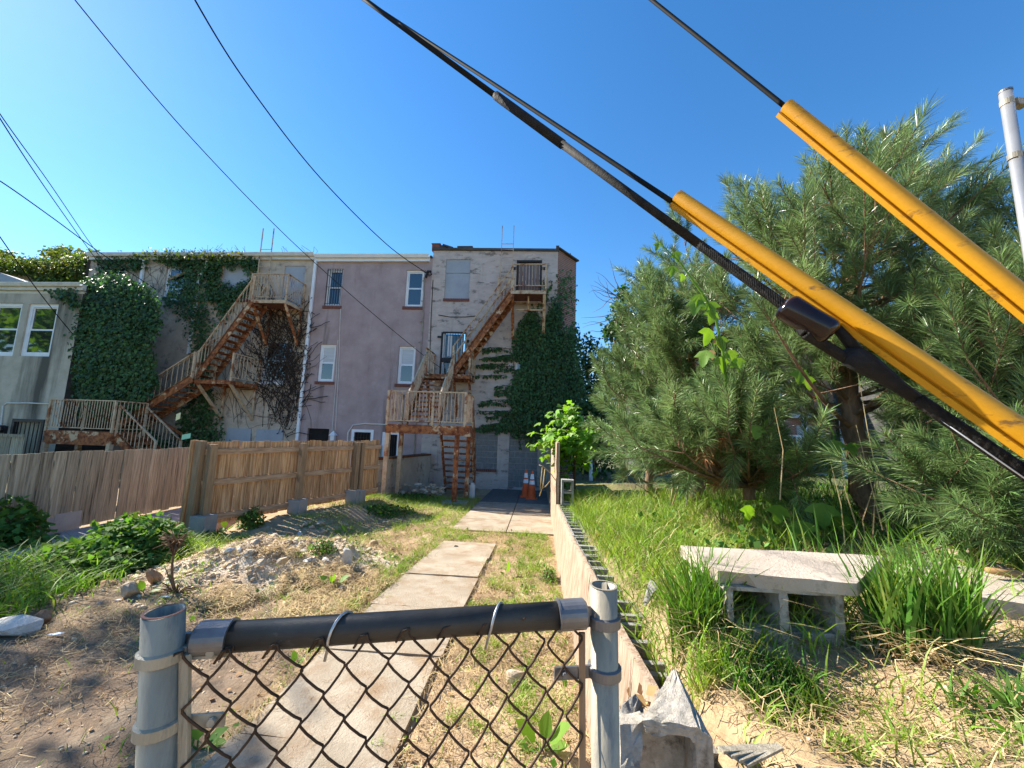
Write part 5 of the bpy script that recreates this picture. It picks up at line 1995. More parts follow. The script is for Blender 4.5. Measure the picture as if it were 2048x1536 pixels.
# ------------------------------------------------------------------ pines
def needles(base_, ax, ln, n, L_, r, w=.0022, spread=.75):
    """needles for many shoots: base (k,3), axis (k,3), length (k)"""
    k = len(base_)
    d, a, b = basis(ax)
    s = r.rand(k, n)
    th = r.rand(k, n) * 2 * np.pi
    rad = a[:, None] * np.cos(th)[..., None] + b[:, None] * np.sin(th)[..., None]
    sp_ = spread * (1.15 - .55 * s ** 2) * (0.75 + .5 * r.rand(k, n))
    dirv = nrm(d[:, None] * (1 - sp_ * .35)[..., None] + rad * sp_[..., None] + np.array([0, 0, .10]))
    p0 = base_[:, None] + d[:, None] * (s * ln[:, None])[..., None]
    LL = L_ * (.7 + .5 * r.rand(k, n)) * (.75 + .35 * r.rand(k, 1))
    bend = np.array([0, 0, -1.0]) * (.10 + .14 * r.rand(k, n))[..., None] * LL[..., None]
    p1 = p0 + dirv * (LL * .55)[..., None] + bend * .15
    p2 = p0 + dirv * LL[..., None] + bend
    side = nrm(np.cross(dirv, r.randn(k, n, 3)))
    q = np.stack([p0 - side * w * .45, p0 + side * w * .45, p1 + side * w * .5, p1 - side * w * .5, p2], 2)
    V = q.reshape(-1, 3)
    m_ = k * n
    o = (np.arange(m_) * 5)[:, None]
    T = np.concatenate([np.array([[0, 1, 2]]) + o, np.array([[0, 2, 3]]) + o, np.array([[3, 2, 4]]) + o])
    return V, T


def tubes_np(P0, P1, r0, r1, sides=4):
    """many straight tapered twigs"""
    d, a, b = basis(P1 - P0)
    n = len(P0)
    V = np.zeros((n, 2 * sides, 3))
    for j in range(sides):
        th = 2 * math.pi * j / sides
        o = a * math.cos(th) + b * math.sin(th)
        V[:, j] = P0 + o * r0[:, None]
        V[:, sides + j] = P1 + o * r1[:, None]
    f = np.array([(j, (j + 1) % sides, sides + (j + 1) % sides, sides + j) for j in range(sides)])
    F = (f[None] + (np.arange(n) * 2 * sides)[:, None, None]).reshape(-1, 4)
    return V.reshape(-1, 3), F


def pine(label, trunk, tr, poly, Yc, dY, nb, nn, L_, seed, mt='needle', shoots=9, shl=(.12, .24), zoff=.5, w=.0022, extra=(), ext_shoots=10, dead=12):
    r = rs(seed)
    trunk = np.array(trunk, float)
    t = thing('pine_tree', label, 'tree', trunk[0])
    m = MB()
    tt = np.linspace(0, len(trunk) - 1, 24)
    TP = np.array([trunk[int(min(u, len(trunk) - 2))] + (trunk[int(min(u, len(trunk) - 2)) + 1] - trunk[int(min(u, len(trunk) - 2))]) * (u - int(min(u, len(trunk) - 2))) for u in tt])
    TP[1:-1] += r.randn(22, 3) * .012
    m.tube(TP, np.interp(tt, np.linspace(0, len(trunk) - 1, len(tr)), tr), 10)
    obj('trunk', m, MT['bark'], t, smooth=True)
    px = samp(poly, nb, r)
    tips = at_many(px, Yc + dY * r.randn(nb).clip(-1.7, 1.7))
    if len(extra):
        tips = np.vstack([tips] + [at(*e[:2], Y=e[2])[None] for e in extra])
    NB = len(tips)
    B0, AX, LN = [], [], []
    T0, T1, R0, R1_ = [], [], [], []
    for i in range(NB):
        tip = tips[i]
        hd = np.linalg.norm((tip - TP[-1])[:2])
        zt = tip[2] - zoff * np.linalg.norm((tip - np.array([np.interp(tip[2], TP[:, 2], TP[:, 0]), np.interp(tip[2], TP[:, 2], TP[:, 1]), tip[2]])))
        zt = float(np.clip(zt, TP[2, 2], TP[-1, 2]))
        a0 = np.array([np.interp(zt, TP[:, 2], TP[:, 0]), np.interp(zt, TP[:, 2], TP[:, 1]), zt])
        L0 = np.linalg.norm(tip - a0)
        c1 = a0 + (tip - a0) * [.55, .55, .18] + r.randn(3) * .06
        us = np.linspace(0, 1, 8)
        cv = np.array([(1 - u) ** 2 * a0 + 2 * u * (1 - u) * c1 + u * u * tip for u in us])
        rad = np.linspace(min(.03, .008 + .011 * L0), .004, 8)
        for k in range(7):
            T0.append(cv[k]); T1.append(cv[k + 1]); R0.append(rad[k]); R1_.append(rad[k + 1])
        tg = nrm(cv[-1] - cv[-2])
        ns = shoots if i < nb else ext_shoots
        fr_ = np.concatenate([[1.0], .30 + .7 * r.rand(ns - 1) ** .7])
        for u in fr_:
            c = (1 - u) ** 2 * a0 + 2 * u * (1 - u) * c1 + u * u * tip
            tgl = nrm(2 * (1 - u) * (c1 - a0) + 2 * u * (tip - c1))
            dv = nrm(tgl * (.75 if u < 1 else 1.2) + r.randn(3) * .5 * (1 if u < 1 else .35) + [0, 0, .5])
            off = r.uniform(.03, .30) * min(1.0, L0) if u < 1 else 0
            b0 = c + dv * off
            if off > 0:
                T0.append(c); T1.append(b0); R0.append(.005); R1_.append(.0035)
            ln = r.uniform(*shl)
            T0.append(b0); T1.append(b0 + dv * ln); R0.append(.0042); R1_.append(.003)
            B0.append(b0); AX.append(dv); LN.append(ln)
    V, F = tubes_np(np.array(T0), np.array(T1), np.array(R0), np.array(R1_))
    npobj('branches', V, F, MT['bark'], t, smooth=True)
    V, F = needles(np.array(B0), np.array(AX), np.array(LN), nn, L_, r, w)
    npobj('needles', V, F, MT[mt], t)
    if dead:
        sel = r.choice(len(B0), dead, replace=False)
        V, F = needles(np.array(B0)[sel] * .7 + .3 * np.array([TP[8]]), np.array(AX)[sel] * [1, 1, -.6], np.array(LN)[sel], 90, L_, r, w, 1.0)
        npobj('dead_needles', V, F, MT['deadneedle'], t)
    return t


# main pine right of centre
pine('largest pine with a brown trunk, standing behind the yellow guy guards',
     [at(1742, 1045, Y=3.3), at(1715, 900, Y=3.3), at(1692, 760, Y=3.32), at(1697, 600, Y=3.35), at(1702, 480, Y=3.4), at(1726, 380, Y=3.4)], [.085, .075, .07, .055, .04, .012],
     [(1395, 540), (1480, 450), (1510, 430), (1580, 440), (1620, 400), (1690, 350), (1800, 335), (1890, 365), (1940, 420), (1900, 470), (2000, 540), (2048, 660), (1960, 760), (1820, 700), (1700, 760), (1560, 690), (1440, 640)],
     3.35, .5, 74, 190, .125, 11, shoots=7, shl=(.22, .42),
     extra=[(1510, 420, 3.1), (1645, 375, 3.2), (1692, 340, 3.3), (1800, 320, 3.3), (1752, 345, 3.1), (1895, 345, 3.2), (1945, 410, 3.1), (1945, 460, 3.0), (1545, 470, 3.0), (1480, 440, 3.1), 
            (1870, 520, 2.8), (1780, 450, 2.9), (1990, 600, 2.7), (1950, 690, 2.6), (1830, 640, 2.7), (1560, 760, 3.4), (1600, 690, 3.3), (1640, 770, 3.2), (1610, 810, 3.4), (1570, 640, 3.2), (1660, 700, 3.0)], ext_shoots=7, w=.0033)
# lower limbs of the main mass: a second pine to its left
pine('bushy pine left of the largest one, climbed by a big-leaved vine',
     [at(1395, 1000, Y=5.2), at(1382, 860, Y=5.2), at(1380, 760, Y=5.2), at(1385, 620, Y=5.25), at(1392, 540, Y=5.25)], [.10, .085, .07, .04, .012],
     [(1225, 760), (1275, 700), (1285, 600), (1330, 560), (1390, 530), (1440, 590), (1500, 640), (1560, 720), (1540, 840), (1460, 880), (1340, 870), (1240, 860), (1205, 800)],
     5.2, .55, 76, 180, .14, 12, shoots=7, shl=(.25, .46), extra=[(1290, 640, 5.0), (1300, 570, 5.2), (1330, 590, 5.0), (1345, 520, 5.3), (1365, 470, 5.4), (1255, 690, 5.0), (1215, 770, 5.0)], ext_shoots=7, w=.0046)
pine('low spreading pine in front of the others, its boughs over the long grass',
     [at(1500, 1000, Y=3.6), at(1500, 900, Y=3.6), at(1512, 800, Y=3.65), at(1520, 700, Y=3.65)], [.05, .045, .035, .012],
     [(1270, 900), (1330, 850), (1420, 830), (1480, 740), (1520, 800), (1540, 900), (1620, 920), (1640, 960), (1570, 985), (1480, 970), (1360, 950)],
     3.55, .4, 52, 180, .12, 13, shoots=7, shl=(.2, .38), extra=[(1505, 700, 3.5), (1560, 730, 3.4), (1240, 890, 3.8), (1390, 900, 3.2), (1440, 840, 3.2)], w=.0042)
pine('right-edge pine with long drooping needles beneath the lower guard',
     [at(2180, 1080, Y=2.9), at(2160, 900, Y=2.9), at(2150, 700, Y=2.9), at(2140, 560, Y=2.95)], [.09, .08, .06, .015],
     [(1880, 740), (1960, 700), (2048, 600), (2120, 560), (2140, 800), (2140, 1150), (2000, 1110), (1920, 1080), (1900, 980), (1960, 880)],
     2.8, .35, 50, 180, .125, 14, shoots=7, shl=(.2, .36), extra=[(1855, 965, 2.3), (1935, 950, 2.25), (1905, 1020, 2.2), (2000, 1040, 2.1), (2030, 1090, 2.05), (1960, 1070, 2.1), (1930, 640, 2.4), (2020, 620, 2.3), (1850, 780, 2.7), (2040, 480, 2.8), (2035, 560, 2.6)], w=.0036)
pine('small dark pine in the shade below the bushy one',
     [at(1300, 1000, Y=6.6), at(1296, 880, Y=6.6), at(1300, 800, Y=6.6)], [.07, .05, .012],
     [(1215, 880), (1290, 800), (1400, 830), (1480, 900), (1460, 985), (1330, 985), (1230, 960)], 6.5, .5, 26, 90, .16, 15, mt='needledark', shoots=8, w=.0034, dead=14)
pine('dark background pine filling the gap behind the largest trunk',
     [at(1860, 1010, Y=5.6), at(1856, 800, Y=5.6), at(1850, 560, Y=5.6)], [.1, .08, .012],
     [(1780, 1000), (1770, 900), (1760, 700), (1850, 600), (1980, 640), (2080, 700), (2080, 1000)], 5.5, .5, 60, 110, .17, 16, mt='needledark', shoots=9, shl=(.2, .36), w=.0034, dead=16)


# ------------------------------------------------------------------ broadleaf trees, ivy
def crown(name, parent, P, r, size, mt, V=IVY_V, F=IVY_F, up=.6, out=None, jit=.7):
    n = len(P)
    D = r.randn(n, 3) * jit + [0, 0, -.25]
    if out is not None:
        D = D + out
    N = r.randn(n, 3) * .5 + np.array([0, -.25, up])
    W, FF = leaves(P, D, N, size * (.6 + .7 * r.rand(n)), V, F)
    return npobj(name, W, FF, MT[mt], parent)


r = rs(31)
mp = thing('maple_sapling', 'bright young maple sapling arching over the far end of the block wall', 'tree', at(1148, 985, Y=7.9))
stem = [at(1148, 990, Y=7.9), at(1150, 930, Y=7.9), at(1155, 880, Y=7.9), at(1150, 835, Y=7.8)]
m = MB().tube(stem, [.03, .025, .018, .006], 6)
ends = [at(1072, 885, Y=7.4), at(1085, 860, Y=7.6), at(1105, 845, Y=7.6), at(1135, 822, Y=7.8), at(1172, 832, Y=7.9), at(1215, 860, Y=8.0), at(1200, 900, Y=7.9), at(1095, 905, Y=7.5), at(1115, 935, Y=7.5), at(1180, 935, Y=7.8), at(1225, 885, Y=8.0), at(1160, 900, Y=7.3), at(1130, 880, Y=7.3), at(1180, 865, Y=7.4), at(1105, 880, Y=7.4)]
P = []
for e in ends:
    b = stem[1] + (stem[3] - stem[1]) * r.rand()
    md = (b + e) / 2 + [0, 0, .12]
    m.tube([b, md, e], [.012, .008, .003], 5)
    for u in np.linspace(.2, 1.02, 44):
        P.append((1 - u) ** 2 * b + 2 * u * (1 - u) * md + u * u * e + r.randn(3) * [.10, .14, .07])
obj('stem', m, MT['twig'], mp, smooth=True)
P = np.array(P)
n = len(P)
D = r.randn(n, 3) * .5 + [-.45, -.2, -.35]
N = r.randn(n, 3) * .35 + [-.2, -.1, 1]
W, F = leaves(P, D, N, .135 * (.6 + .7 * r.rand(n)), MAPLE_V, MAPLE_F)
npobj('leaves', W, F, MT['maple'], mp)

# ivy on the right flank of the grey house
r = rs(32)
iv = thing('ivy', 'dense dark ivy covering the right corner of the grey stucco house', 'ivy', at(1100, 970, Y=13.6))
dense = [(1058, 720), (1082, 690), (1088, 650), (1100, 620), (1110, 590), (1120, 610), (1126, 665), (1150, 650), (1152, 700), (1160, 740), (1165, 800), (1162, 880), (1090, 870), (1060, 865), (1040, 850), (1022, 800), (1030, 750)]
px = samp(dense, 15000, r)
P = at_many(px, 13.72 - np.abs(r.randn(len(px))) * .12)
px2 = samp([(1035, 660), (1060, 620), (1080, 640), (1075, 700), (1050, 730), (1025, 705), (1030, 680)], 2000, r)
P2 = at_many(px2, 13.74 - np.abs(r.randn(len(px2))) * .07)
px3 = samp([(1112, 560), (1118, 530), (1124, 560), (1140, 540), (1150, 560), (1152, 620), (1112, 640)], 900, r)
P3 = at_many(px3, 13.9 - np.abs(r.randn(len(px3))) * .1)
P3 = P3[r.rand(len(P3)) < .38]
px4 = samp([(1150, 640), (1156, 660), (1168, 760), (1175, 860), (1160, 930), (1140, 900)], 1500, r)
P4 = at_many(px4, 13.6 + r.rand(len(px4)) * .8)
px6 = samp([(1005, 850), (1030, 815), (1100, 850), (1120, 880), (1070, 890), (1030, 870)], 900, r)
P6 = at_many(px6, 13.74 - np.abs(r.randn(len(px6))) * .06)
PP = [P, P2, P3, P4, P6]
m = MB()
strands = []
rr = random.Random(5)
for k in range(30):
    x, y = rr.uniform(1010, 1045), rr.uniform(690, 865)
    L_ = rr.uniform(35, 85)
    sl_ = rr.uniform(.05, .45)
    pts = []
    for u in np.linspace(0, 1, 9):
        pts.append(at(x - L_ * u, y + L_ * u * sl_ * (1 - .9 * u) - 6 * math.sin(u * 3), Y=13.77))
    strands.append(pts)
for (x0_, y0_, x1_, y1_) in ((1075, 600, 1055, 700), (1085, 560, 1090, 640), (1060, 600, 1075, 690), (1100, 560, 1095, 600), (1040, 640, 1060, 720), (1020, 700, 1040, 900), (1050, 720, 1048, 860)):
    strands.append([at(x0_ + (x1_ - x0_) * u + 5 * math.sin(u * 7), y0_ + (y1_ - y0_) * u, Y=13.77) for u in np.linspace(0, 1, 9)])
for pts in strands:
    m.tube(pts, .010, 4, cap=False)
    Q = np.array(pts)
    t_ = r.rand(60) ** .8
    i_ = np.minimum((t_ * 8).astype(int), 7)
    f_ = (t_ * 8 - i_)[:, None]
    PP.append(Q[i_] * (1 - f_) + Q[i_ + 1] * f_ + r.randn(60, 3) * [.035, .02, .03] + [0, -.03, -.02])
obj('stems', m, MT['deadvine'], iv)
P = np.vstack(PP)
n = len(P)
D = r.randn(n, 3) * .35 + [0, -.25, -1]
N = r.randn(n, 3) * .35 + [0, -1, .45]
W, F = leaves(P, D, N, .088 * (.5 + .9 * r.rand(n)), IVY_V, IVY_F)
npobj('leaves', W, F, MT['ivy'], iv)

# ivy heaped over the end of the wing and the beige house
r = rs(33)
iw = thing('ivy', 'huge dark green ivy mound burying the corner between the stucco wing and the beige house', 'ivy', at(230, 860, Y=12))
big = [(138, 640), (150, 590), (175, 560), (215, 548), (250, 555), (285, 572), (312, 598), (318, 650), (296, 690), (306, 730), (312, 765), (292, 790), (268, 815), (235, 832), (160, 828), (142, 760)]
px = samp(big, 20000, r, 6)
cx = (px[:, 0] - 240) / 130
cyy = (px[:, 1] - 690) / 150
bul = np.sqrt(np.clip(1 - .6 * cx ** 2 - .5 * cyy ** 2, 0, 1))
P = at_many(px, 13.1 - 1.2 * bul - np.abs(r.randn(len(px))) * .12 + .35 * r.rand(len(px)))
px5 = samp([(325, 600), (380, 640), (392, 700), (380, 790), (345, 880), (400, 900), (440, 880), (415, 760), (420, 640), (395, 560), (350, 560)], 3000, r, 9)
P5 = at_many(px5, 13.75 - np.abs(r.randn(len(px5))) * .12)
px6 = samp([(225, 560), (240, 835), (300, 860), (345, 895), (290, 900), (240, 880)], 1600, r)
P6 = at_many(px6, 12.9 + r.rand(len(px6)) * .5)
px7 = samp([(100, 582), (150, 578), (160, 620), (130, 600)], 260, r)
P7 = at_many(px7, 11.9 - np.abs(r.randn(len(px7))) * .06)
P = np.vstack([P, P5, P6, P7])
n = len(P)
D = r.randn(n, 3) * .4 + [0, -.3, -1]
N = r.randn(n, 3) * .4 + [.2, -.9, .55]
W, F = leaves(P, D, N, .105 * (.5 + .9 * r.rand(n)), IVY_V, IVY_F)
npobj('leaves', W, F, MT['ivy'], iw)
m = MB().tube([at(260, 900, Y=13), at(250, 800, Y=12.8), at(240, 700, Y=12.7), at(230, 600, Y=12.8)], .05, 6)
obj('stems', m, MT['deadvine'], iw)
# core so no daylight shows through the mound
V, F = rockmesh((1, 1, 1), 5, 1.0, 3)
c0, c1_ = at(150, 700, Y=12.9), at(310, 700, Y=12.9)
zt, zb_ = at(230, 570, Y=12.9)[2], at(230, 860, Y=12.9)[2]
V = V * [(c1_[0] - c0[0]) * .42, .75, (zt - zb_) * .52] + [(c0[0] + c1_[0]) / 2 - .1, 13.1, (zt + zb_) / 2 - .1]
obj('woody_mass', MB().add(V, F), MT['deadvine'], iw, smooth=True)

r = rs(34)
iu = thing('ivy', 'patchy ivy hanging from the gutter round the upper windows of the beige house', 'ivy', at(420, 520, Y=13.7))
PP = []
for poly, n in (([(300, 512), (420, 512), (432, 530), (400, 560), (390, 600), (368, 590), (372, 540), (345, 528)], 1500), ([(415, 512), (515, 514), (512, 540), (495, 545), (490, 525), (440, 530), (430, 600), (412, 600)], 1500),
                ([(430, 600), (445, 560), (470, 575), (500, 560), (515, 545), (500, 580), (470, 600), (445, 640)], 900), ([(240, 510), (300, 512), (290, 535), (250, 535)], 400), ([(190, 512), (245, 512), (240, 560), (200, 560)], 500)):
    q = samp(poly, n, r)
    PP.append(at_many(q, 13.76 - np.abs(r.randn(n)) * .07))
P = np.vstack(PP)
n = len(P)
W, F = leaves(P, r.randn(n, 3) * .4 + [0, -.25, -1], r.randn(n, 3) * .4 + [0, -1, .4], .11 * (.6 + .7 * r.rand(n)), IVY_V, IVY_F)
npobj('leaves', W, F, MT['ivy'], iu)
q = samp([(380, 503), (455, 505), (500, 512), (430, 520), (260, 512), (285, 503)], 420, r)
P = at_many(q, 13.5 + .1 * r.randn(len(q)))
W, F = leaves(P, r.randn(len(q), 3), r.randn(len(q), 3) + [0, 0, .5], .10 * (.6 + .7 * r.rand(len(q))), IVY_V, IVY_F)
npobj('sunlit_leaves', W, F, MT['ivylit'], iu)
m = MB()
rr = random.Random(4)
for k in range(26):
    x = rr.choice([rr.uniform(400, 440), rr.uniform(450, 500), rr.uniform(560, 630)])
    p = at(x, 510, Y=13.7)
    m.tube([p, p + [rr.uniform(-.1, .1), 0, .15], p + [rr.uniform(-.3, .3), rr.uniform(-.1, .1), rr.uniform(.2, .45)]], .006, 4)
obj('stems', m, MT['deadvine'], iu)

# bare vines over the beige wall
dv = thing('dead_vine', 'tangle of dark leafless vine stems on the beige wall below the upper platform', 'vine', at(570, 900, Y=13.7))
m = MB()
rr = random.Random(9)
polyd = [(500, 690), (525, 600), (560, 625), (610, 640), (612, 720), (600, 830), (575, 880), (550, 850), (530, 800), (510, 760)]
qs = samp(polyd, 330, rs(3))
for (x, y) in qs:
    a = rr.uniform(-2.4, -.7)
    pts = []
    for k in range(7):
        pts.append(at(x, y, Y=13.76 - rr.uniform(0, .10)))
        a += rr.uniform(-.5, .5)
        x += math.cos(a) * 9
        y += math.sin(a) * 9
    m.tube(pts, rr.uniform(.006, .016), 4, cap=False)
for k in range(60):
    x, y, a = rr.uniform(440, 620), rr.uniform(700, 900), rr.uniform(-2.2, -.9)
    pts = []
    for j in range(10):
        pts.append(at(x, min(y, 900), Y=13.78))
        a += rr.uniform(-.4, .4)
        x = min(622, x + math.cos(a) * 12)
        y += math.sin(a) * 12
    m.tube(pts, rr.uniform(.004, .009), 4, cap=False)
for k in range(40):
    x, y, a = rr.uniform(255, 350), rr.uniform(520, 600), rr.uniform(0, 6)
    pts = []
    for j in range(8):
        pts.append(at(x, y, Y=13.785))
        a += rr.uniform(-.4, .4)
        x += math.cos(a) * 8
        y = max(516, y + math.sin(a) * 8)
    m.tube(pts, .004, 4, cap=False)
obj('stems', m, MT['deadvine'], dv)
q = samp(polyd, 1500, rs(6))
P = at_many(q, 13.74 - np.abs(rs(7).randn(len(q))) * .06)
r = rs(8)
W, F = leaves(P, r.randn(len(q), 3) + [0, 0, -.6], r.randn(len(q), 3) + [0, -1, 0], .07 * (.5 + r.rand(len(q))), LEAF_V, LEAF_F)
npobj('withered_leaves', W, F, MT['deadvine'], dv)

# ivy on the parapet at far left and sunlit trees behind the roofs
r = rs(35)
ip = thing('ivy', 'yellow-topped ivy hedge hanging along the parapet at the far left', 'ivy', at(90, 560, Y=16.9))
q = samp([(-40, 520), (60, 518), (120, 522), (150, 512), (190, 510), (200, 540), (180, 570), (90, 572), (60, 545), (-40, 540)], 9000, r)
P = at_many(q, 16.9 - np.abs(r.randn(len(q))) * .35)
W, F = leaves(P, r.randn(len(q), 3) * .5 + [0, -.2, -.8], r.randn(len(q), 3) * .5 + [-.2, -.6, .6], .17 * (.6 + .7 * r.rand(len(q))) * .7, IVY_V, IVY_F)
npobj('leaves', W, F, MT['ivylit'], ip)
obj('stems', MB().tube([at(0, 545, Y=17), at(180, 545, Y=17)], .05, 5), MT['deadvine'], ip)


def leafy_tree(label, base_px, Yd, crown_px, n, size, mt, seed, thick=1.0, clusters=40, name='tree', trunk=.12):
    r = rs(seed)
    q = samp(crown_px, clusters, r)
    C = at_many(q, Yd + thick * r.randn(clusters) * .6)
    b = at(*base_px, Y=Yd)
    b[2] = min(b[2], float(gz(b[0], b[1], False)))
    t = thing(name, label, 'tree', b)
    m = MB()
    topc = C.mean(0)
    m.tube([b, (b + topc) / 2 + r.randn(3) * .05, topc], [trunk, trunk * .7, trunk * .3], 7)
    for c in C:
        s = b + (topc - b) * r.uniform(.4, 1)
        m.tube([s, (s + c) / 2 + r.randn(3) * .1, c], [trunk * .3, trunk * .2, trunk * .06], 4)
    obj('trunk', m, MT['bark'], t, smooth=True)
    k = r.randint(0, clusters, n)
    pxm = (np.array(crown_px).max(0) - np.array(crown_px).min(0))
    sc = np.sqrt(pxm[0] * pxm[1] / clusters) * Yd / FPX * .62
    P = C[k] + r.randn(n, 3) * [sc, sc, sc * .75]
    W, F = leaves(P, r.randn(n, 3) + [0, 0, -.3], r.randn(n, 3) * .7 + [0, -.2, .8], size * (.6 + .7 * r.rand(n)), LEAF_V, LEAF_F, 1.5)
    npobj('crown', W, F, MT[mt], t)
    return t


leafy_tree('sunlit yellow-green treetop showing above the ivy roof at left', (130, 700), 26, [(85, 515), (110, 500), (130, 496), (160, 500), (185, 512), (180, 530), (100, 530)], 1500, .26, 'ivylit', 41, 1.2)
leafy_tree('faint distant treetop at the far left above the parapet', (0, 700), 34, [(-60, 518), (-10, 508), (20, 508), (40, 518), (30, 530), (-60, 530)], 900, .3, 'ivylit', 42, 1.5, clusters=20)
leafy_tree('slender dark tree in the gap right of the ivy-covered house', (1190, 900), 15.5, [(1150, 800), (1160, 740), (1165, 690), (1180, 668), (1200, 700), (1218, 740), (1222, 820), (1215, 880), (1160, 880)], 3600, .13, 'ivy', 43, .7, clusters=60, trunk=.07)
leafy_tree('dark shrub mass at the foot of the ivy-covered corner', (1190, 960), 13.2, [(1130, 850), (1160, 810), (1215, 800), (1235, 860), (1230, 940), (1150, 945)], 3600, .12, 'ivy', 44, .6, clusters=40, trunk=.05)
# ivy column with bare twigs
t = leafy_tree('ivy-clad dead trunk, a narrow leafy column with bare twigs at its top', (1248, 900), 11.0, [(1218, 720), (1222, 640), (1238, 600), (1246, 570), (1262, 562), (1262, 580), (1255, 610), (1272, 640), (1270, 700), (1262, 780), (1232, 800)], 4200, .10, 'ivy', 45, .3, clusters=80, trunk=.07)
m = MB()
rr = random.Random(12)
for k in range(16):
    x, y, a = 1238, rr.uniform(575, 620), rr.uniform(3.0, 4.6)
    if k > 10:
        x, y, a = 1225, rr.uniform(620, 680), rr.uniform(2.8, 3.6)
    pts = []
    for j in range(9):
        pts.append(at(x, y, Y=11 + rr.uniform(-.05, .05)))
        a += rr.uniform(-.45, .4)
        x += math.cos(a) * 8
        y += math.sin(a) * 8
    m.tube(pts, np.linspace(.014, .003, 9), 4)
obj('twig', m, MT['twig'], t)
# trees outside the frame on the left: their shade dapples the dark soil and they show in the wing windows
def big_tree(label, foot, lobes, n, size, mt, seed, trunk=.2):
    r = rs(seed)
    t = thing('shade_tree', label, 'tree', foot)
    foot = np.array(foot, float)
    m = MB()
    top = np.mean([l[0] for l in lobes], 0)
    m.tube([foot, (foot + top) / 2 + [.2, .1, 0], top], [trunk, trunk * .7, trunk * .3], 8)
    P = []
    tot = sum(l[1] ** 2 for l in lobes)
    for c, rad in lobes:
        c = np.array(c, float)
        m.tube([foot + (top - foot) * .55, (top + c) / 2 - [0, 0, .5], c], [trunk * .4, trunk * .25, trunk * .08], 5)
        k = max(5, int(n * rad ** 2 / tot / 60))
        cl_ = c + nrm(r.randn(k, 3)) * rad * r.rand(k, 1) ** .45
        i_ = r.randint(0, k, int(n * rad ** 2 / tot))
        P.append(cl_[i_] + r.randn(len(i_), 3) * rad * .16)
    obj('trunk', m, MT['bark'], t, smooth=True)
    P = np.vstack(P)
    k = len(P)
    W, F = leaves(P, r.randn(k, 3) + [0, 0, -.3], r.randn(k, 3) * .7 + [0, 0, .8], size * (.6 + .7 * r.rand(k)), LEAF_V, LEAF_F, 1.5)
    npobj('crown', W, F, MT[mt], t)


SV = np.array(SDIR)
big_tree('small shade tree beyond the left edge, dappling the dark soil', (-11.8, 4.7, -.05), [(np.array(g) + 12 * SV, q) for g, q in (((-2.3, 1.6, 0), 1.0), ((-3.3, 2.0, 0), 1.1), ((-1.3, .9, 0), .9), ((-.6, .6, 1.1), .7), ((-4.6, 2.7, 0), 1.1))], 1900, .13, 'maple', 46, .14)
big_tree('broad street tree behind the camera to the left, mirrored in the wing windows', (-31, 1.5, 0), [((-31, 1.5, 7), 3.0), ((-34, 0, 8), 3.0), ((-28.5, 2.5, 6), 2.4), ((-30, -1, 9), 2.6)], 5200, .45, 'maple', 47, .3)

# big-leaved vine climbing the left pine
r = rs(51)
sv = thing('climbing_vine', 'pale green big-leaved vine climbing past the left pine into the sky', 'vine', at(1440, 830, Y=2.95))
sp_ = [at(1455, 790, Y=2.95), at(1445, 700, Y=2.95), at(1432, 640, Y=2.95), at(1410, 595, Y=2.95), at(1385, 560, Y=2.95), at(1360, 525, Y=2.95), at(1328, 494, Y=2.95), at(1318, 486, Y=2.95)]
m = MB().tube(sp_, [.010, .010, .009, .008, .007, .006, .005, .003], 6)
m.tube([at(1326, 496, Y=2.95), at(1312, 520, Y=2.95), at(1284, 549, Y=2.95)], [.0025, .002, .001], 4)
obj('stem', m, MT['squash'], sv, smooth=True)
for (x, y, s, dx) in ((1320, 484, .09, -1), (1350, 503, .10, .5), (1345, 532, .10, -.3), (1366, 548, .07, -.5), (1395, 598, .15, -.6), (1400, 588, .14, -.3), (1418, 602, .15, .3), (1425, 620, .13, -.4), (1418, 656, .16, -.5), (1436, 672, .14, .6), (1412, 700, .15, -.6), (1440, 712, .15, .4), (1458, 700, .13, .8), (1470, 716, .14, .8)):
    P = at(x, y, Y=2.95)[None]
    W, F = leaves(P, np.array([[dx * .5, -.1, -1.0]]), np.array([[.1 * dx, -1, .35]]) + r.randn(1, 3) * .25, np.array([s * .95]), MAPLE_V, MAPLE_F, .9)
    npobj('leaf', W, F, MT['squash'], sv)
for (x, y) in ((1433, 676), (1420, 700)):
    W, F = leaves(at(x, y, Y=2.95)[None], np.array([[.3, 0, -1.]]), np.array([[.3, -1, .2]]), np.array([.08]), MAPLE_V, MAPLE_F)
    npobj('yellow_leaf', W, F, MT['leafdry'], sv)
sv2 = thing('squash_vine', 'broad backlit vine leaves hanging among the pine boughs by the largest trunk', 'vine', at(1640, 980, Y=2.9))
for (x, y, s, dx) in ((1600, 740, .10, -.3), (1612, 752, .10, .4), (1665, 880, .12, .2), (1700, 885, .10, .5), (1515, 850, .10, -.4), (1535, 838, .09, .6), (1575, 900, .10, 1.5), (1645, 1005, .16, -.2), (1680, 1030, .14, .3), (1560, 1010, .13, -.5), (1600, 1040, .15, .2), (1500, 1010, .13, -.6)):
    W, F = leaves(at(x, y, Y=2.9)[None], np.array([[dx * .5, -.1, -1.0]]), np.array([[.1 * dx, -1, .5]]) + r.randn(1, 3) * .3, np.array([s * 1.1]), MAPLE_V, MAPLE_F, 1.0)
    npobj('leaf', W, F, MT['squash'], sv2)
m = MB().tube([at(1690, 1040, Y=2.95), at(1660, 960, Y=2.95), at(1668, 870, Y=2.95), at(1610, 740, Y=2.95)], .006, 5)
obj('stem', m, MT['squash'], sv2)
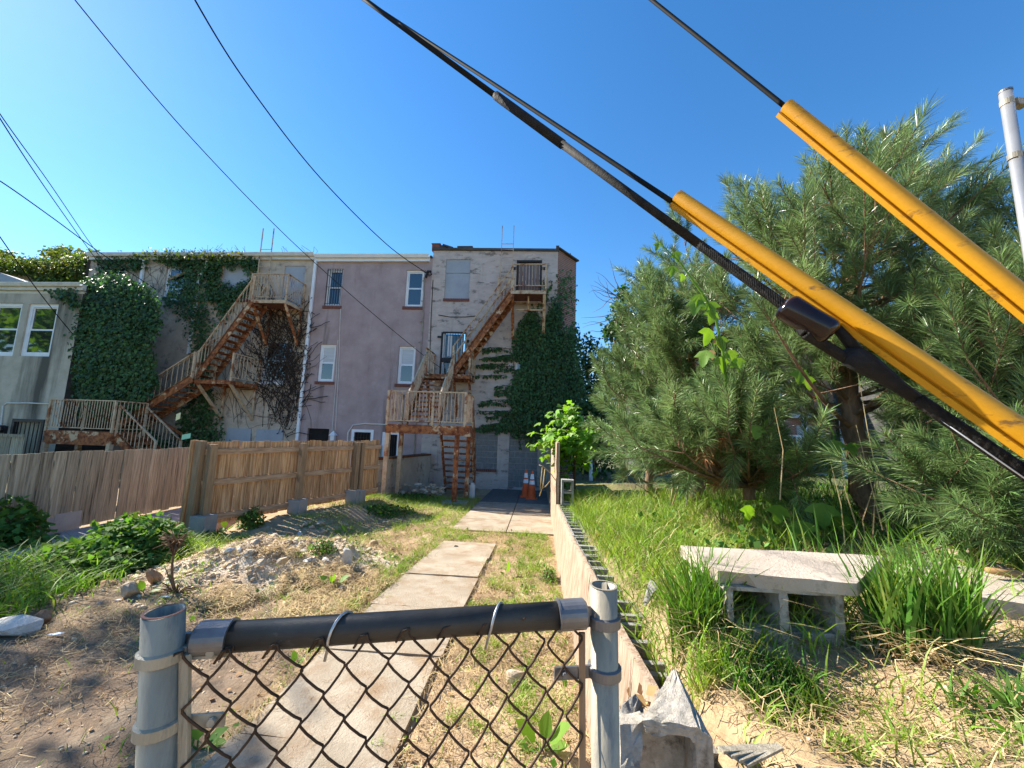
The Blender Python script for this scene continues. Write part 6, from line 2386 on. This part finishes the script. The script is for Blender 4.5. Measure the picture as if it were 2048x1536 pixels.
# withered yellow stalk in the shade
m = MB().tube([at(1345, 1010, Y=4.2), at(1362, 955, Y=4.2), at(1385, 915, Y=4.2), at(1378, 960, Y=4.15), at(1372, 1010, Y=4.1)], .008, 5)
m.tube([at(1362, 955, Y=4.2), at(1345, 975, Y=4.15), at(1342, 1000, Y=4.1)], .006, 5)
m.tube([at(1380, 930, Y=4.2), at(1366, 918, Y=4.2), at(1362, 935, Y=4.2)], .005, 5)
tag(obj('withered_stalk', m, MT['straw'], smooth=True), 'pale yellow withered stalk drooping in front of the shaded pine', 'plant')
# bare twig over the wall end
m = MB()
for pts in ([(1118, 970), (1100, 945), (1085, 932), (1078, 930)], [(1085, 932), (1082, 960), (1080, 980), (1092, 972), (1100, 962)], [(1090, 938), (1086, 970), (1079, 992)]):
    m.tube([at(x, y, Y=6.7) for x, y in pts], .008, 5)
tag(obj('dry_twig', m, MT['straw'], smooth=True), 'dry curled twig hanging over the tall end of the block wall', 'twig')


# ------------------------------------------------------------------ ground cover
xw = lambda y: xwall(y)
r = rs(61)


def dens_lot(x, y):
    d = sstep(.16, .30, x - xw(y)) * sstep(4.2, 3.0, x) * sstep(.45, .75, vnoise(x, y, 1.6, 41) + .22)
    d = d * np.where((y < 1.5) & (x > .75), .12, 1)
    sandy = np.exp(-(((x - 1.25) / .5) ** 2 + ((y - 1.0) / .35) ** 2))
    return d * (1 - .92 * sandy)


P = onground(34000, .5, 4.2, 1.15, 7.5, r, dens_lot)
n = len(P)
H = (.05 + .22 * r.rand(n) ** 2.0) * np.interp(P[:, 1], [1, 2.5, 5, 8], [.6, .9, 1.2, 1.35]) * (.6 + .8 * vnoise(P[:, 0], P[:, 1], 1.8, 47))
V, F = blades(P, H, .35 + .9 * r.rand(n), .0035 + .0045 * r.rand(n), r, .7)
cut = int(n * .9) * 3
npobj('lot_grass', V, F[:cut], MT['grass'], kind='stuff')
npobj('dry_lot_grass', V, F[cut:], MT['straw'], kind='stuff')
P = onground(11000, .40, 1.4, 1.5, 8, r, lambda x, y: sstep(.10, .22, x - xw(y)) * sstep(1.1, .5, x - xw(y)))
n = len(P)
V, F = blades(P, .05 + .13 * r.rand(n), .3 + .7 * r.rand(n), .005 + .004 * r.rand(n), r)
npobj('wall_edge_grass', V, F, MT['grass'], kind='stuff')
# taller weeds under the pines
P = onground(3600, 1.2, 5.0, 2.0, 6.5, r, lambda x, y: sstep(.4, .65, vnoise(x, y, 1.9, 44)))
n = len(P)
V, F = blades(P, .15 + .3 * r.rand(n) ** 1.5, .2 + .5 * r.rand(n), .006 + .006 * r.rand(n), r)
npobj('weeds_under_pines', V, F, MT['grasslush'], kind='stuff')
P = onground(2600, 1.0, 4.5, 2.0, 4.8, r, lambda x, y: sstep(.4, .6, vnoise(x, y, 2.3, 45)))
n = len(P)
P[:, 2] += .02 + r.rand(n) * .16
W, F = leaves(P, r.randn(n, 3) + [0, 0, .2], r.randn(n, 3) * .4 + [0, -.2, 1], .05 * (.5 + r.rand(n)), LEAF_V, LEAF_F, 1.4)
npobj('broadleaf_weeds', W, F, MT['weed'], kind='stuff')


def clump(label, x, y, n, h, spread, width, seed, mt='grasslush', dead=0, Z=None, lean=.35, cat='grass clump', name='grass_clump', Y=None):
    r = rs(seed)
    if Y is not None:
        p = at(x, y, Y=Y)
        p[2] = float(gz(p[0], p[1]))
    else:
        p = at(x, y, Z=Z if Z is not None else .8)
        for _ in range(10):
            p = at(x, y, Z=float(gz(p[0], p[1])))
    t = thing(name, label, cat, p)
    a, rad = r.rand(n) * 2 * np.pi, np.sqrt(r.rand(n)) * spread
    B = p + np.stack([np.cos(a) * rad, np.sin(a) * rad * .75, np.zeros(n)], 1)
    B[:, 2] = gz(B[:, 0], B[:, 1]) - .005
    H = h * (.35 + .65 * r.rand(n))
    V, F = blades(B, H, lean * (.3 + 1.2 * r.rand(n)), width * (.6 + .7 * r.rand(n)), r)
    npobj('blades', V, F, MT[mt], t)
    if dead:
        a, rad = r.rand(dead) * 2 * np.pi, np.sqrt(r.rand(dead)) * spread * 1.15
        B = p + np.stack([np.cos(a) * rad, np.sin(a) * rad * .8, np.zeros(dead)], 1)
        B[:, 2] = gz(B[:, 0], B[:, 1])
        V, F = blades(B, h * .45 * (.3 + .7 * r.rand(dead)), 1.0 + 1.2 * r.rand(dead), width * .6 * np.ones(dead), r)
        npobj('dead_blades', V, F, MT['straw'], t)
    return t


clump('tall lush grass clump with straw-coloured base, in front of the right-hand slab', 1850, 1302, 560, .40, .15, .0095, 71, dead=420, lean=.32)
clump('tall grass clump at the left corner of the broad slab', 1398, 1258, 400, .36, .10, .0075, 72, dead=300, lean=.45)
clump('short grass clump in front of the hollow block', 1545, 1405, 520, .115, .14, .0065, 73, dead=320, lean=.5)
clump('low grass tuft just right of the gaping broken block', 1405, 1350, 320, .12, .09, .005, 74, 'grass', dead=160, lean=.6)
clump('thin grass tuft at the bottom beside the near hollow block', 1440, 1445, 130, .10, .09, .006, 75, 'grass', dead=60, lean=.8)
clump('leafy grass tuft at the lower right corner of the frame', 2010, 1440, 110, .12, .12, .010, 76, 'grasslush', dead=40, lean=.9)
clump('small crabgrass tuft on the sandy patch, bottom right', 1795, 1478, 80, .05, .07, .005, 77, 'grass', lean=1.4)
clump('sparse grass sprig left of the small crabgrass tuft', 1690, 1500, 60, .07, .06, .006, 79, 'grass', lean=1.2)
# far grass edge by the tall grass
P = onground(2200, .6, 2.2, .75, 1.9, r, lambda x, y: sstep(.5, .7, vnoise(x, y, 3, 52)) * sstep(.15, .25, x - xw(y)))
n = len(P)
V, F = blades(P, .03 + .07 * r.rand(n), .5 + r.rand(n), .003 + .003 * r.rand(n), r)
npobj('thin_lot_grass', V, F, MT['grass'], kind='stuff')


# yard: sparse weeds, straw, litter
def offpath(x, y):
    a = np.maximum(np.maximum(PATH['x0'] - .0 - x, x - PATH['x1']), np.maximum(y - PATH['y1'], PATH['y0'] - y))
    b = np.maximum(np.maximum(-1.58 - x, x - .31), 7.2 - y)
    return (a > .005) & (b > .005)


def dens_yard(x, y):
    d = sstep(.50, .70, vnoise(x, y, 2.4, 61)) * .75 + .08
    edge = np.exp(-((x - (PATH['x0'] - .14)) / .12) ** 2) * .8 + np.exp(-((x - .1) / .28) ** 2) * .75 * sstep(2.2, 3.2, y) + np.exp(-((y - 7.0) / .16) ** 2) * .7 * (x > -1.6)
    edge2 = np.exp(-((y - 10) / 1.3) ** 2) * sstep(-1.6, -1.9, x) * 1.0
    mound = np.exp(-((x - MOUND[0][0][0]) ** 2 + (y - MOUND[0][0][1]) ** 2) / .5)
    d = np.clip(d + edge * 1.3 + edge2, 0, 1) * (1 - .85 * mound)
    d = d * np.where((x < -1.5) & (y < 3.0), .12, 1)
    return d * offpath(x, y) * (x < xw(y) - .1) * (x > -4.6)


P = onground(64000, -4.6, .4, 1.0, 11.2, r, dens_yard)
n = len(P)
H = (.025 + .085 * r.rand(n) ** 1.7) * np.interp(P[:, 1], [1, 5, 10], [.8, 1.0, 1.7])
V, F = blades(P, H, .5 + .8 * r.rand(n), .0035 + .0035 * r.rand(n), r)
npobj('yard_grass', V, F, MT['grass'], kind='stuff')


def litter(name, n, x0, x1, y0, y1, dens, L0, L1, w, mt, seed, lift=.02):
    r = rs(seed)
    P = onground(n, x0, x1, y0, y1, r, dens)
    n = len(P)
    th = r.rand(n) * 2 * np.pi
    d = np.stack([np.cos(th), np.sin(th), r.randn(n) * .22], 1)
    s = np.stack([-np.sin(th), np.cos(th), r.randn(n) * .3], 1)
    L_ = L0 + (L1 - L0) * r.rand(n) ** 2
    bow = (r.rand(n) * .25 * L_)[:, None] * np.array([[0, 0, 1.]]) + (r.randn(n) * .2 * L_)[:, None] * s
    P[:, 2] += .003 + r.rand(n) * lift
    a, b, c = P - d * L_[:, None] / 2, P + bow, P + d * L_[:, None] / 2
    V = np.stack([a - s * w / 2, a + s * w / 2, b - s * w / 2, b + s * w / 2, c - s * w / 3, c + s * w / 3], 1)
    f = np.array([(0, 1, 3, 2), (2, 3, 5, 4)])
    F = (f[None] + (np.arange(n) * 6)[:, None, None]).reshape(-1, 4)
    return npobj(name, V.reshape(-1, 3), F, MT[mt], kind='stuff')


def offm(x, y):
    j = (vnoise(x, y, 5, 99) - .35) * .16
    return offpath(np.where(x > -1.05, x + j, x - j), y) * (x < xw(y) - .08)

litter('dry_straw', 38000, -3.6, .4, 1.0, 7.4, lambda x, y: offm(x, y) * sstep(.35, .6, vnoise(x, y, 1.7, 71) + .12) * np.where((x < -1.6) & (y < 2.6), .35, 1), .03, .17, .0028, 'straw', 81, .035)
litter('straw_mats', 9000, -2.9, -1.5, 3.0, 4.3, lambda x, y: offm(x, y) * sstep(.45, .6, vnoise(x, y, 2.6, 76) + .05), .05, .2, .004, 'straw', 86, .06)
litter('brown_litter', 26000, -4.0, .4, .9, 7.4, lambda x, y: offm(x, y) * sstep(.3, .6, vnoise(x, y, 2.1, 72) + .1), .02, .11, .0032, 'strawbrown', 82, .025)
litter('slab_litter', 1500, -1.5, -.6, 1.0, 6.3, lambda x, y: sstep(.4, .7, vnoise(x, y, 2.6, 73)) * .8, .01, .05, .002, 'strawbrown', 83, .004).location.z += .03
litter('lot_straw', 15000, .45, 2.6, .7, 4.5, lambda x, y: sstep(.1, .2, x - xw(y)) * sstep(.35, .6, vnoise(x, y, 2, 74) + .15), .03, .14, .0026, 'straw', 84, .04)
litter('lot_litter', 6000, .45, 2.4, .7, 2.4, lambda x, y: sstep(.1, .2, x - xw(y)) * (vnoise(x, y, 3, 75)), .02, .09, .0026, 'strawbrown', 85, .03)


# small mixed weeds and leaf scraps between the grass
r = rs(67)
P = onground(5200, -4.4, .3, 1.2, 10.5, r, lambda x, y: dens_yard(x, y) * sstep(.4, .6, vnoise(x, y, 3.1, 63)))
n = len(P)
P[:, 2] += .01 + .05 * r.rand(n)
W, F = leaves(P, r.randn(n, 3) + [0, 0, .3], r.randn(n, 3) * .5 + [0, -.1, 1], .035 * (.4 + 1.1 * r.rand(n)), LEAF_V, LEAF_F, 1.5)
npobj('yard_weeds', W, F, MT['weed'], kind='stuff')
P = onground(1500, -4.4, .3, 1.0, 8, r, lambda x, y: offm(x, y) * .9)
n = len(P)
P[:, 2] += .012
W, F = leaves(P, r.randn(n, 3) * [1, 1, .2], r.randn(n, 3) * .5 + [0, 0, 1], .03 * (.4 + .9 * r.rand(n)), LEAF_V, LEAF_F, 1.5)
npobj('leaf_scraps', W, F, MT['leafdry'], kind='stuff')
# standing weeds in the cells and along the rim of the block wall
P = np.stack([np.zeros(900), 1.5 + 5 * r.rand(900), np.zeros(900)], 1)
P[:, 0] = xwall(P[:, 1]) + .10 + .12 * r.rand(900)
P[:, 2] = walltop(P[:, 1]) - .1
P = P[vnoise(P[:, 1], P[:, 1], 2.2, 90) > .45]
n = len(P)
V, F = blades(P, .10 + .14 * r.rand(n), .4 + .8 * r.rand(n), .004 + .004 * r.rand(n), r)
npobj('wall_cell_weeds', V, F, MT['grass'], kind='stuff')


# many small tufts along the path edges and under the mesh
r = rs(68)
C_ = onground(900, -2.6, .28, 1.1, 8.5, r, lambda x, y: offpath(x, y) * (x < xw(y) - .12) * np.clip(np.exp(-((x - (PATH['x0'] - .12)) / .14) ** 2) + .9 * np.exp(-((x + .15) / .30) ** 2) * (y > 1.2) + .05 + .6 * np.exp(-((y - 7.0) / .25) ** 2), 0, 1) * np.where((x < -1.6) & (y < 2.8), .15, .75))
k_ = len(C_)
nb_t = 42
P = np.repeat(C_, nb_t, 0)
rad_ = np.repeat(.02 + .05 * r.rand(k_), nb_t)
P = P + np.stack([r.randn(len(P)) * rad_, r.randn(len(P)) * rad_, np.zeros(len(P))], 1)
hh = np.repeat(.05 + .10 * r.rand(k_) ** 1.5, nb_t)
V, F = blades(P, hh * (.4 + .7 * r.rand(len(P))), .5 + 1.0 * r.rand(len(P)), .0035 + .003 * r.rand(len(P)), r, .7)
npobj('yard_tufts', V, F, MT['grass'], kind='stuff')
# rubble bits on the mound and in the soil
def bits(name, n, c, sx, sy, s0, s1, mt, seed, dens=None):
    r = rs(seed)
    p = np.stack([c[0] + r.randn(n) * sx, c[1] + r.randn(n) * sy], 1)
    if dens is not None:
        p = p[dens(p[:, 0], p[:, 1])]
    n = len(p)
    Vb, Fb = rockmesh((1, 1, 1), seed, .6, 1)
    Fb = np.array(Fb)
    s = s0 + (s1 - s0) * r.rand(n) ** 3
    th = r.rand(n) * 6.28
    sc = .6 + .8 * r.rand(n, 3)
    V = Vb[None] * sc[:, None, :]
    c_, s_ = np.cos(th)[:, None], np.sin(th)[:, None]
    V = np.stack([V[..., 0] * c_ - V[..., 1] * s_, V[..., 0] * s_ + V[..., 1] * c_, V[..., 2]], -1) * s[:, None, None]
    V = V + np.concatenate([p, gz(p[:, 0], p[:, 1])[:, None]], 1)[:, None, :]
    F = (Fb[None] + (np.arange(n) * len(Vb))[:, None, None]).reshape(-1, 3)
    return npobj(name, V.reshape(-1, 3), F, MT[mt], kind='stuff')


mc = MOUND[0][0]
bits('mound_rubble', 4200, mc, .75, .55, .005, .045, 'pebble', 91, offpath)
bits('mound_rubble', 1800, MOUND[2][0], .55, .4, .004, .04, 'pebble', 92, lambda x, y: offpath(x, y) & (x > -5))
bits('soil_pebbles', 900, (-2.3, 2.2), .8, .8, .004, .022, 'pebble', 93, lambda x, y: offpath(x, y) & (y > .8))
bits('yard_pebbles', 700, (-.1, 4), .3, 1.6, .004, .02, 'pebble', 94, lambda x, y: offpath(x, y) & (x < .25))
bits('lot_pebbles', 350, (1.3, 1.1), .5, .3, .003, .012, 'pebble', 95, lambda x, y: (x > .65) & (y > .6))
# larger lumps of the mound, each a stone of its own
rr = random.Random(14)
for k in range(60):
    x, y = rr.uniform(420, 760), rr.uniform(1050, 1130)
    if abs(x - 692) < 30 and y > 1080:
        continue
    s = rr.uniform(.035, .095)
    o = rock('pale tan lump of the rubble mound', x, y, (s, s * rr.uniform(.6, 1), s * rr.uniform(.6, 1)), 'rock' if k % 4 else 'rockwhite', 200 + k, Z=.15, name='rubble_stone')
    o['group'] = 'rubble stones on the mound'
    o['label'] = 'one of the many pale tan lumps scattered over the rubble mound'


# ------------------------------------------------------------------ leafy weeds and bushes of the yard
def bush(label, x, y, n, rad, size, mt, seed, Y=None, cat='bush', name='bush', stems=8, Vt=IVY_V, Ft=IVY_F, Z=0.0):
    r = rs(seed)
    p = at(x, y, Z=Z)
    for _ in range(8):
        p = at(x, y, Z=float(gz(p[0], p[1])))
    t = thing(name, label, cat, p)
    q = r.randn(n, 3)
    q = nrm(q) * (r.rand(n, 1) ** .4)
    q[:, 2] = np.abs(q[:, 2])
    P = p + q * np.array(rad) * (.85 + .3 * vnoise(q[:, 0] * 3 + 9, q[:, 1] * 3 + q[:, 2] * 3, 2, seed))[:, None]
    W, F = leaves(P, r.randn(n, 3) * .6 + q * .6 + [0, 0, -.3], r.randn(n, 3) * .4 + q + [0, 0, .7], size * (.6 + .7 * r.rand(n)), Vt, Ft)
    npobj('leaves', W, F, MT[mt], t)
    m = MB()
    for k in range(stems):
        d = nrm(r.randn(3) * [1, 1, .3] + [0, 0, .5]) * np.array(rad) * .9
        d[2] = abs(d[2])
        m.tube([p, p + d * .5 + [0, 0, .05], p + d], [.012, .008, .003], 5)
    obj('stems', m, MT['twig'], t)
    return t


bush('rounded vine-leaved bush in front of the grey fence', 262, 1120, 3600, (.62, .45, .50), .075, 'weed', 101)
bush('lower dark vine bush spreading left of the rounded one', 175, 1138, 2300, (.6, .45, .30), .07, 'weed', 102)
bush('leafy yellow-lit bush cut by the left edge of the frame', -5, 1100, 1500, (.5, .4, .62), .08, 'weed', 103)
bush('small dark leafy weed at the foot of the raw pine fence', 500, 1052, 520, (.20, .18, .30), .055, 'weed', 104)
bush('low bright weed between the fence post and the rubble', 415, 1078, 330, (.25, .2, .10), .06, 'weed', 105)
bush('dark green weeds along the fence foot by the second post', 760, 1025, 900, (.8, .45, .14), .06, 'weed', 106)
bush('green weed mat in front of the landing legs', 830, 1000, 900, (.7, .4, .16), .06, 'weed', 107)
bush('bright small weed growing on the rubble mound', 645, 1105, 340, (.15, .13, .15), .030, 'weed', 108)
bush('small green weed below the rubble on straw', 600, 1190, 180, (.12, .1, .06), .028, 'weed', 109)
bush('bushy low plant against the inside foot of the block wall', 1098, 1160, 260, (.10, .16, .12), .03, 'weed', 110)
bush('ragged yellowing weed tuft at the near side of the tall wall end', 1128, 975, 300, (.16, .12, .3), .07, 'maple', 111, Z=.5)


def broad(label, x, y, specs, seed, Z=0.0, mt='squash'):
    """a plant of a few broad leaves, each leaf its own part"""
    r = rs(seed)
    p = at(x, y, Z=Z)
    for _ in range(8):
        p = at(x, y, Z=float(gz(p[0], p[1])))
    t = thing('broadleaf_weed', label, 'weed', p)
    BV = np.array([(0, 0, 0), (.2, .18, .05), (.30, .45, .07), (.2, .75, .03), (0, 1, -.06), (-.2, .75, .03), (-.30, .45, .07), (-.2, .18, .05)])
    BF = np.array([(0, 1, 2, 3), (0, 3, 4, 5), (0, 5, 6, 7)])
    m = MB()
    for (dx, dz, s, nx_) in specs:
        d = nrm(np.array([dx, r.uniform(-.3, .3), dz]))
        b = p + d * s * .35
        m.tube([p, b], .004, 5)
        W, F = leaves(b[None], d[None], np.array([[nx_, -.3, 1.0]]), np.array([s]), BV, BF)
        npobj('leaf', W, F, MT[mt], t)
    obj('stem', m, MT[mt], t)
    return t


broad('broad-leaved weed at the left edge of the path casting a shadow on the slab', 668, 1172, [(-1, .55, .14, -.3), (.9, .7, .13, .4), (.1, 1, .11, 0), (-.3, .7, .08, 0)], 1)
broad('big pale-leaved seedling behind the mesh beside the right post', 1085, 1500, [(-.8, .8, .14, -.3), (.7, .9, .16, .4), (.1, .7, .13, 0), (-1, .2, .10, -.5), (1, .3, .1, .5)], 2)
broad('single upright yellow-green leaf on straw right of the path', 1012, 1155, [(.15, 1, .14, .8), (-.5, .4, .07, 0)], 3)
broad('small green seedling in the mesh near the left end of the rail', 590, 1332, [(-.4, 1, .07, 0), (.7, .6, .06, .3)], 4)
broad('pale trailing vine leaves at the top of the rubble mound', 690, 1068, [(-1, .3, .16, 0), (.9, .4, .15, 0), (.2, .9, .13, 0), (-.5, .8, .13, 0)], 5, Z=.15)
broad('bright broad leaf in weeds at the foot of the raw fence post', 452, 1062, [(-.6, .8, .17, .4), (.6, .5, .14, 0), (-1, .2, .12, 0)], 6)
broad('green seedling beside the tan broken brick', 288, 1188, [(-.2, 1, .10, 0), (.9, .3, .11, .2), (-.8, .2, .08, 0)], 7)
broad('leafy sprout at the left post foot behind the tension bar', 395, 1500, [(-.3, 1, .11, .3), (.8, .6, .11, .2), (1, .2, .10, 0), (-.9, .5, .08, 0)], 8, mt='weed')
broad('broad green leaves lying on the far end of the pale slab', 1655, 1122, [(-1, .15, .09, 0), (.8, .25, .1, .1), (.2, .5, .08, 0)], 9, Z=1.02, mt='weed')
# sprouts between slabs
for k, (x, y, l) in enumerate(((945, 1212, 'tiny grass sprig in the joint of the second slab'), (1560 / 2, 1448, 'grass sprig growing in a path crack behind the mesh, lower left'), (752, 1500, 'grass tuft growing beside the path at the bottom edge'))):
    clump(l, x, y, 60, .07, .04, .004, 120 + k, 'grass', Z=0.02, lean=.9, name='grass_sprig')
# long shaded grass at the left
r = rs(66)
P = onground(9000, -5.6, -3.0, 2.4, 4.9, r, lambda x, y: sstep(-3.9, -4.5, x + (vnoise(x, y, 3, 81) - .5) * .6 + (y - 3.4) * .25))
n = len(P)
V, F = blades(P, .10 + .25 * r.rand(n) ** 1.3, .5 + .9 * r.rand(n), .006 + .008 * r.rand(n), r, .8)
npobj('long_left_grass', V, F, MT['grasslush'], kind='stuff')
P = onground(1800, -5.6, -4.0, 4.2, 5.6, r)
n = len(P)
V, F = blades(P, .08 + .2 * r.rand(n), .5 + .9 * r.rand(n), .005 + .005 * r.rand(n), r, .8)
npobj('fence_foot_grass', V, F, MT['grass'], kind='stuff')
# dead shrub stem
ds = thing('dead_shrub', 'bare reddish shrub stem with a withered head, left of the rubble', 'shrub', at(352, 1190, Z=.02))
m = MB()
b = at(352, 1190, Z=.02)
h = at(350, 1092, Y=b[1])
m.tube([b, b + (h - b) * .3 + [-.035, 0, 0], b + (h - b) * .65 + [-.03, 0, 0], h], [.014, .011, .010, .008], 7)
rr = random.Random(3)
for k in range(60):
    e = h + [rr.uniform(-.18, .12), rr.uniform(-.1, .1), rr.uniform(-.08, .14)]
    m.tube([h + [0, 0, rr.uniform(-.1, .02)], (h + e) / 2 + [0, 0, .03], e], [.006, .004, .002], 4)
for k in range(16):
    e = b + [rr.uniform(-.2, .35), rr.uniform(-.1, .1), rr.uniform(.02, .16)]
    m.tube([b, (b + e) / 2 + [0, 0, .02], e], [.007, .005, .002], 4)
m.tube([b, at(330, 1135, Y=b[1])], [.008, .004], 5)
obj('stem', m, MT['twig'], ds, smooth=True)
# dry stalks rising in front of the main trunk
st = thing('dry_grass_stalks', 'tall dry tan grass stalks in front of the largest pine trunk', 'grass', at(1745, 1080, Y=2.6))
m = MB()
for pts in ([(1765, 1060), (1740, 960), (1712, 850)], [(1780, 1090), (1760, 980), (1735, 860), (1708, 700)], [(1722, 1080), (1690, 980), (1678, 900)], [(1690, 1090), (1682, 1010), (1660, 920)], [(1745, 1080), (1752, 960), (1772, 880), (1790, 840)], [(1560, 1000), (1566, 900), (1548, 815)],
            [(1735, 1100), (1725, 1040), (1742, 990), (1760, 930)]):
    m.tube([at(x, y, Y=2.6) for x, y in pts], np.linspace(.005, .002, len(pts)), 4)
obj('stalk', m, MT['straw'], st)
# dry leaves caught in the broken blocks
r = rs(77)
dl = thing('dry_leaves', 'rusty dry leaves caught in the broken block beside the post', 'leaves', at(1275, 1420, Y=1.15))
P = at_many(np.stack([1255 + 40 * r.rand(26), 1385 + 60 * r.rand(26)], 1), 1.12 + .1 * r.rand(26))
W, F = leaves(P, r.randn(26, 3), r.randn(26, 3), .035 * (.6 + .7 * r.rand(26)), LEAF_V, LEAF_F, 1.2)
npobj('leaf_litter', W, F, MT['leafdry'], dl)
# white pole and pale van panel glimpsed under the maple
m = MB().tube([at(1182, 975, Y=13), at(1181, 915, Y=13)], .06, 10)
tag(obj('white_post', m, MT['white'], smooth=True), 'white post glimpsed between the maple sapling and the dark pine', 'post')
# two tags hanging on a line in front of the left ivy
for (x, y, w_, h_, mt, l) in ((356, 833, .13, .20, 'straw', 'pale yellow paper tag hanging in front of the dark ivy'), (372, 873, .27, .15, 'squash', 'mint green card hanging on a line just above the fence')):
    c = at(x, y, Y=10.9)
    mm = MB().add([c + [-w_ / 2, 0, -h_ / 2 - .03], c + [w_ / 2, 0, -h_ / 2 + .03], c + [w_ / 2, 0, h_ / 2 + .03], c + [-w_ / 2, 0, h_ / 2 - .03],
                   c + [-w_ / 2, .01, -h_ / 2 - .03], c + [w_ / 2, .01, -h_ / 2 + .03], c + [w_ / 2, .01, h_ / 2 + .03], c + [-w_ / 2, .01, h_ / 2 - .03]],
                  [(0, 1, 2, 3), (7, 6, 5, 4), (0, 4, 5, 1), (1, 5, 6, 2), (2, 6, 7, 3), (3, 7, 4, 0)])
    tag(obj('hanging_tag', mm, MT['paper' if mt == 'straw' else 'mint']), l, 'tag')
cable('hanging_line', 'thin dark line holding the two coloured tags in front of the ivy', 'line', [at(340, 820, Y=10.92), at(356, 828, Y=10.92), at(405, 838, Y=10.92)], .004, 4)
cable('hanging_line', 'thin pale line rising from the mint green card', 'line', [at(345, 888, Y=10.92), at(372, 872, Y=10.92), at(400, 862, Y=10.92)], .004, 4)
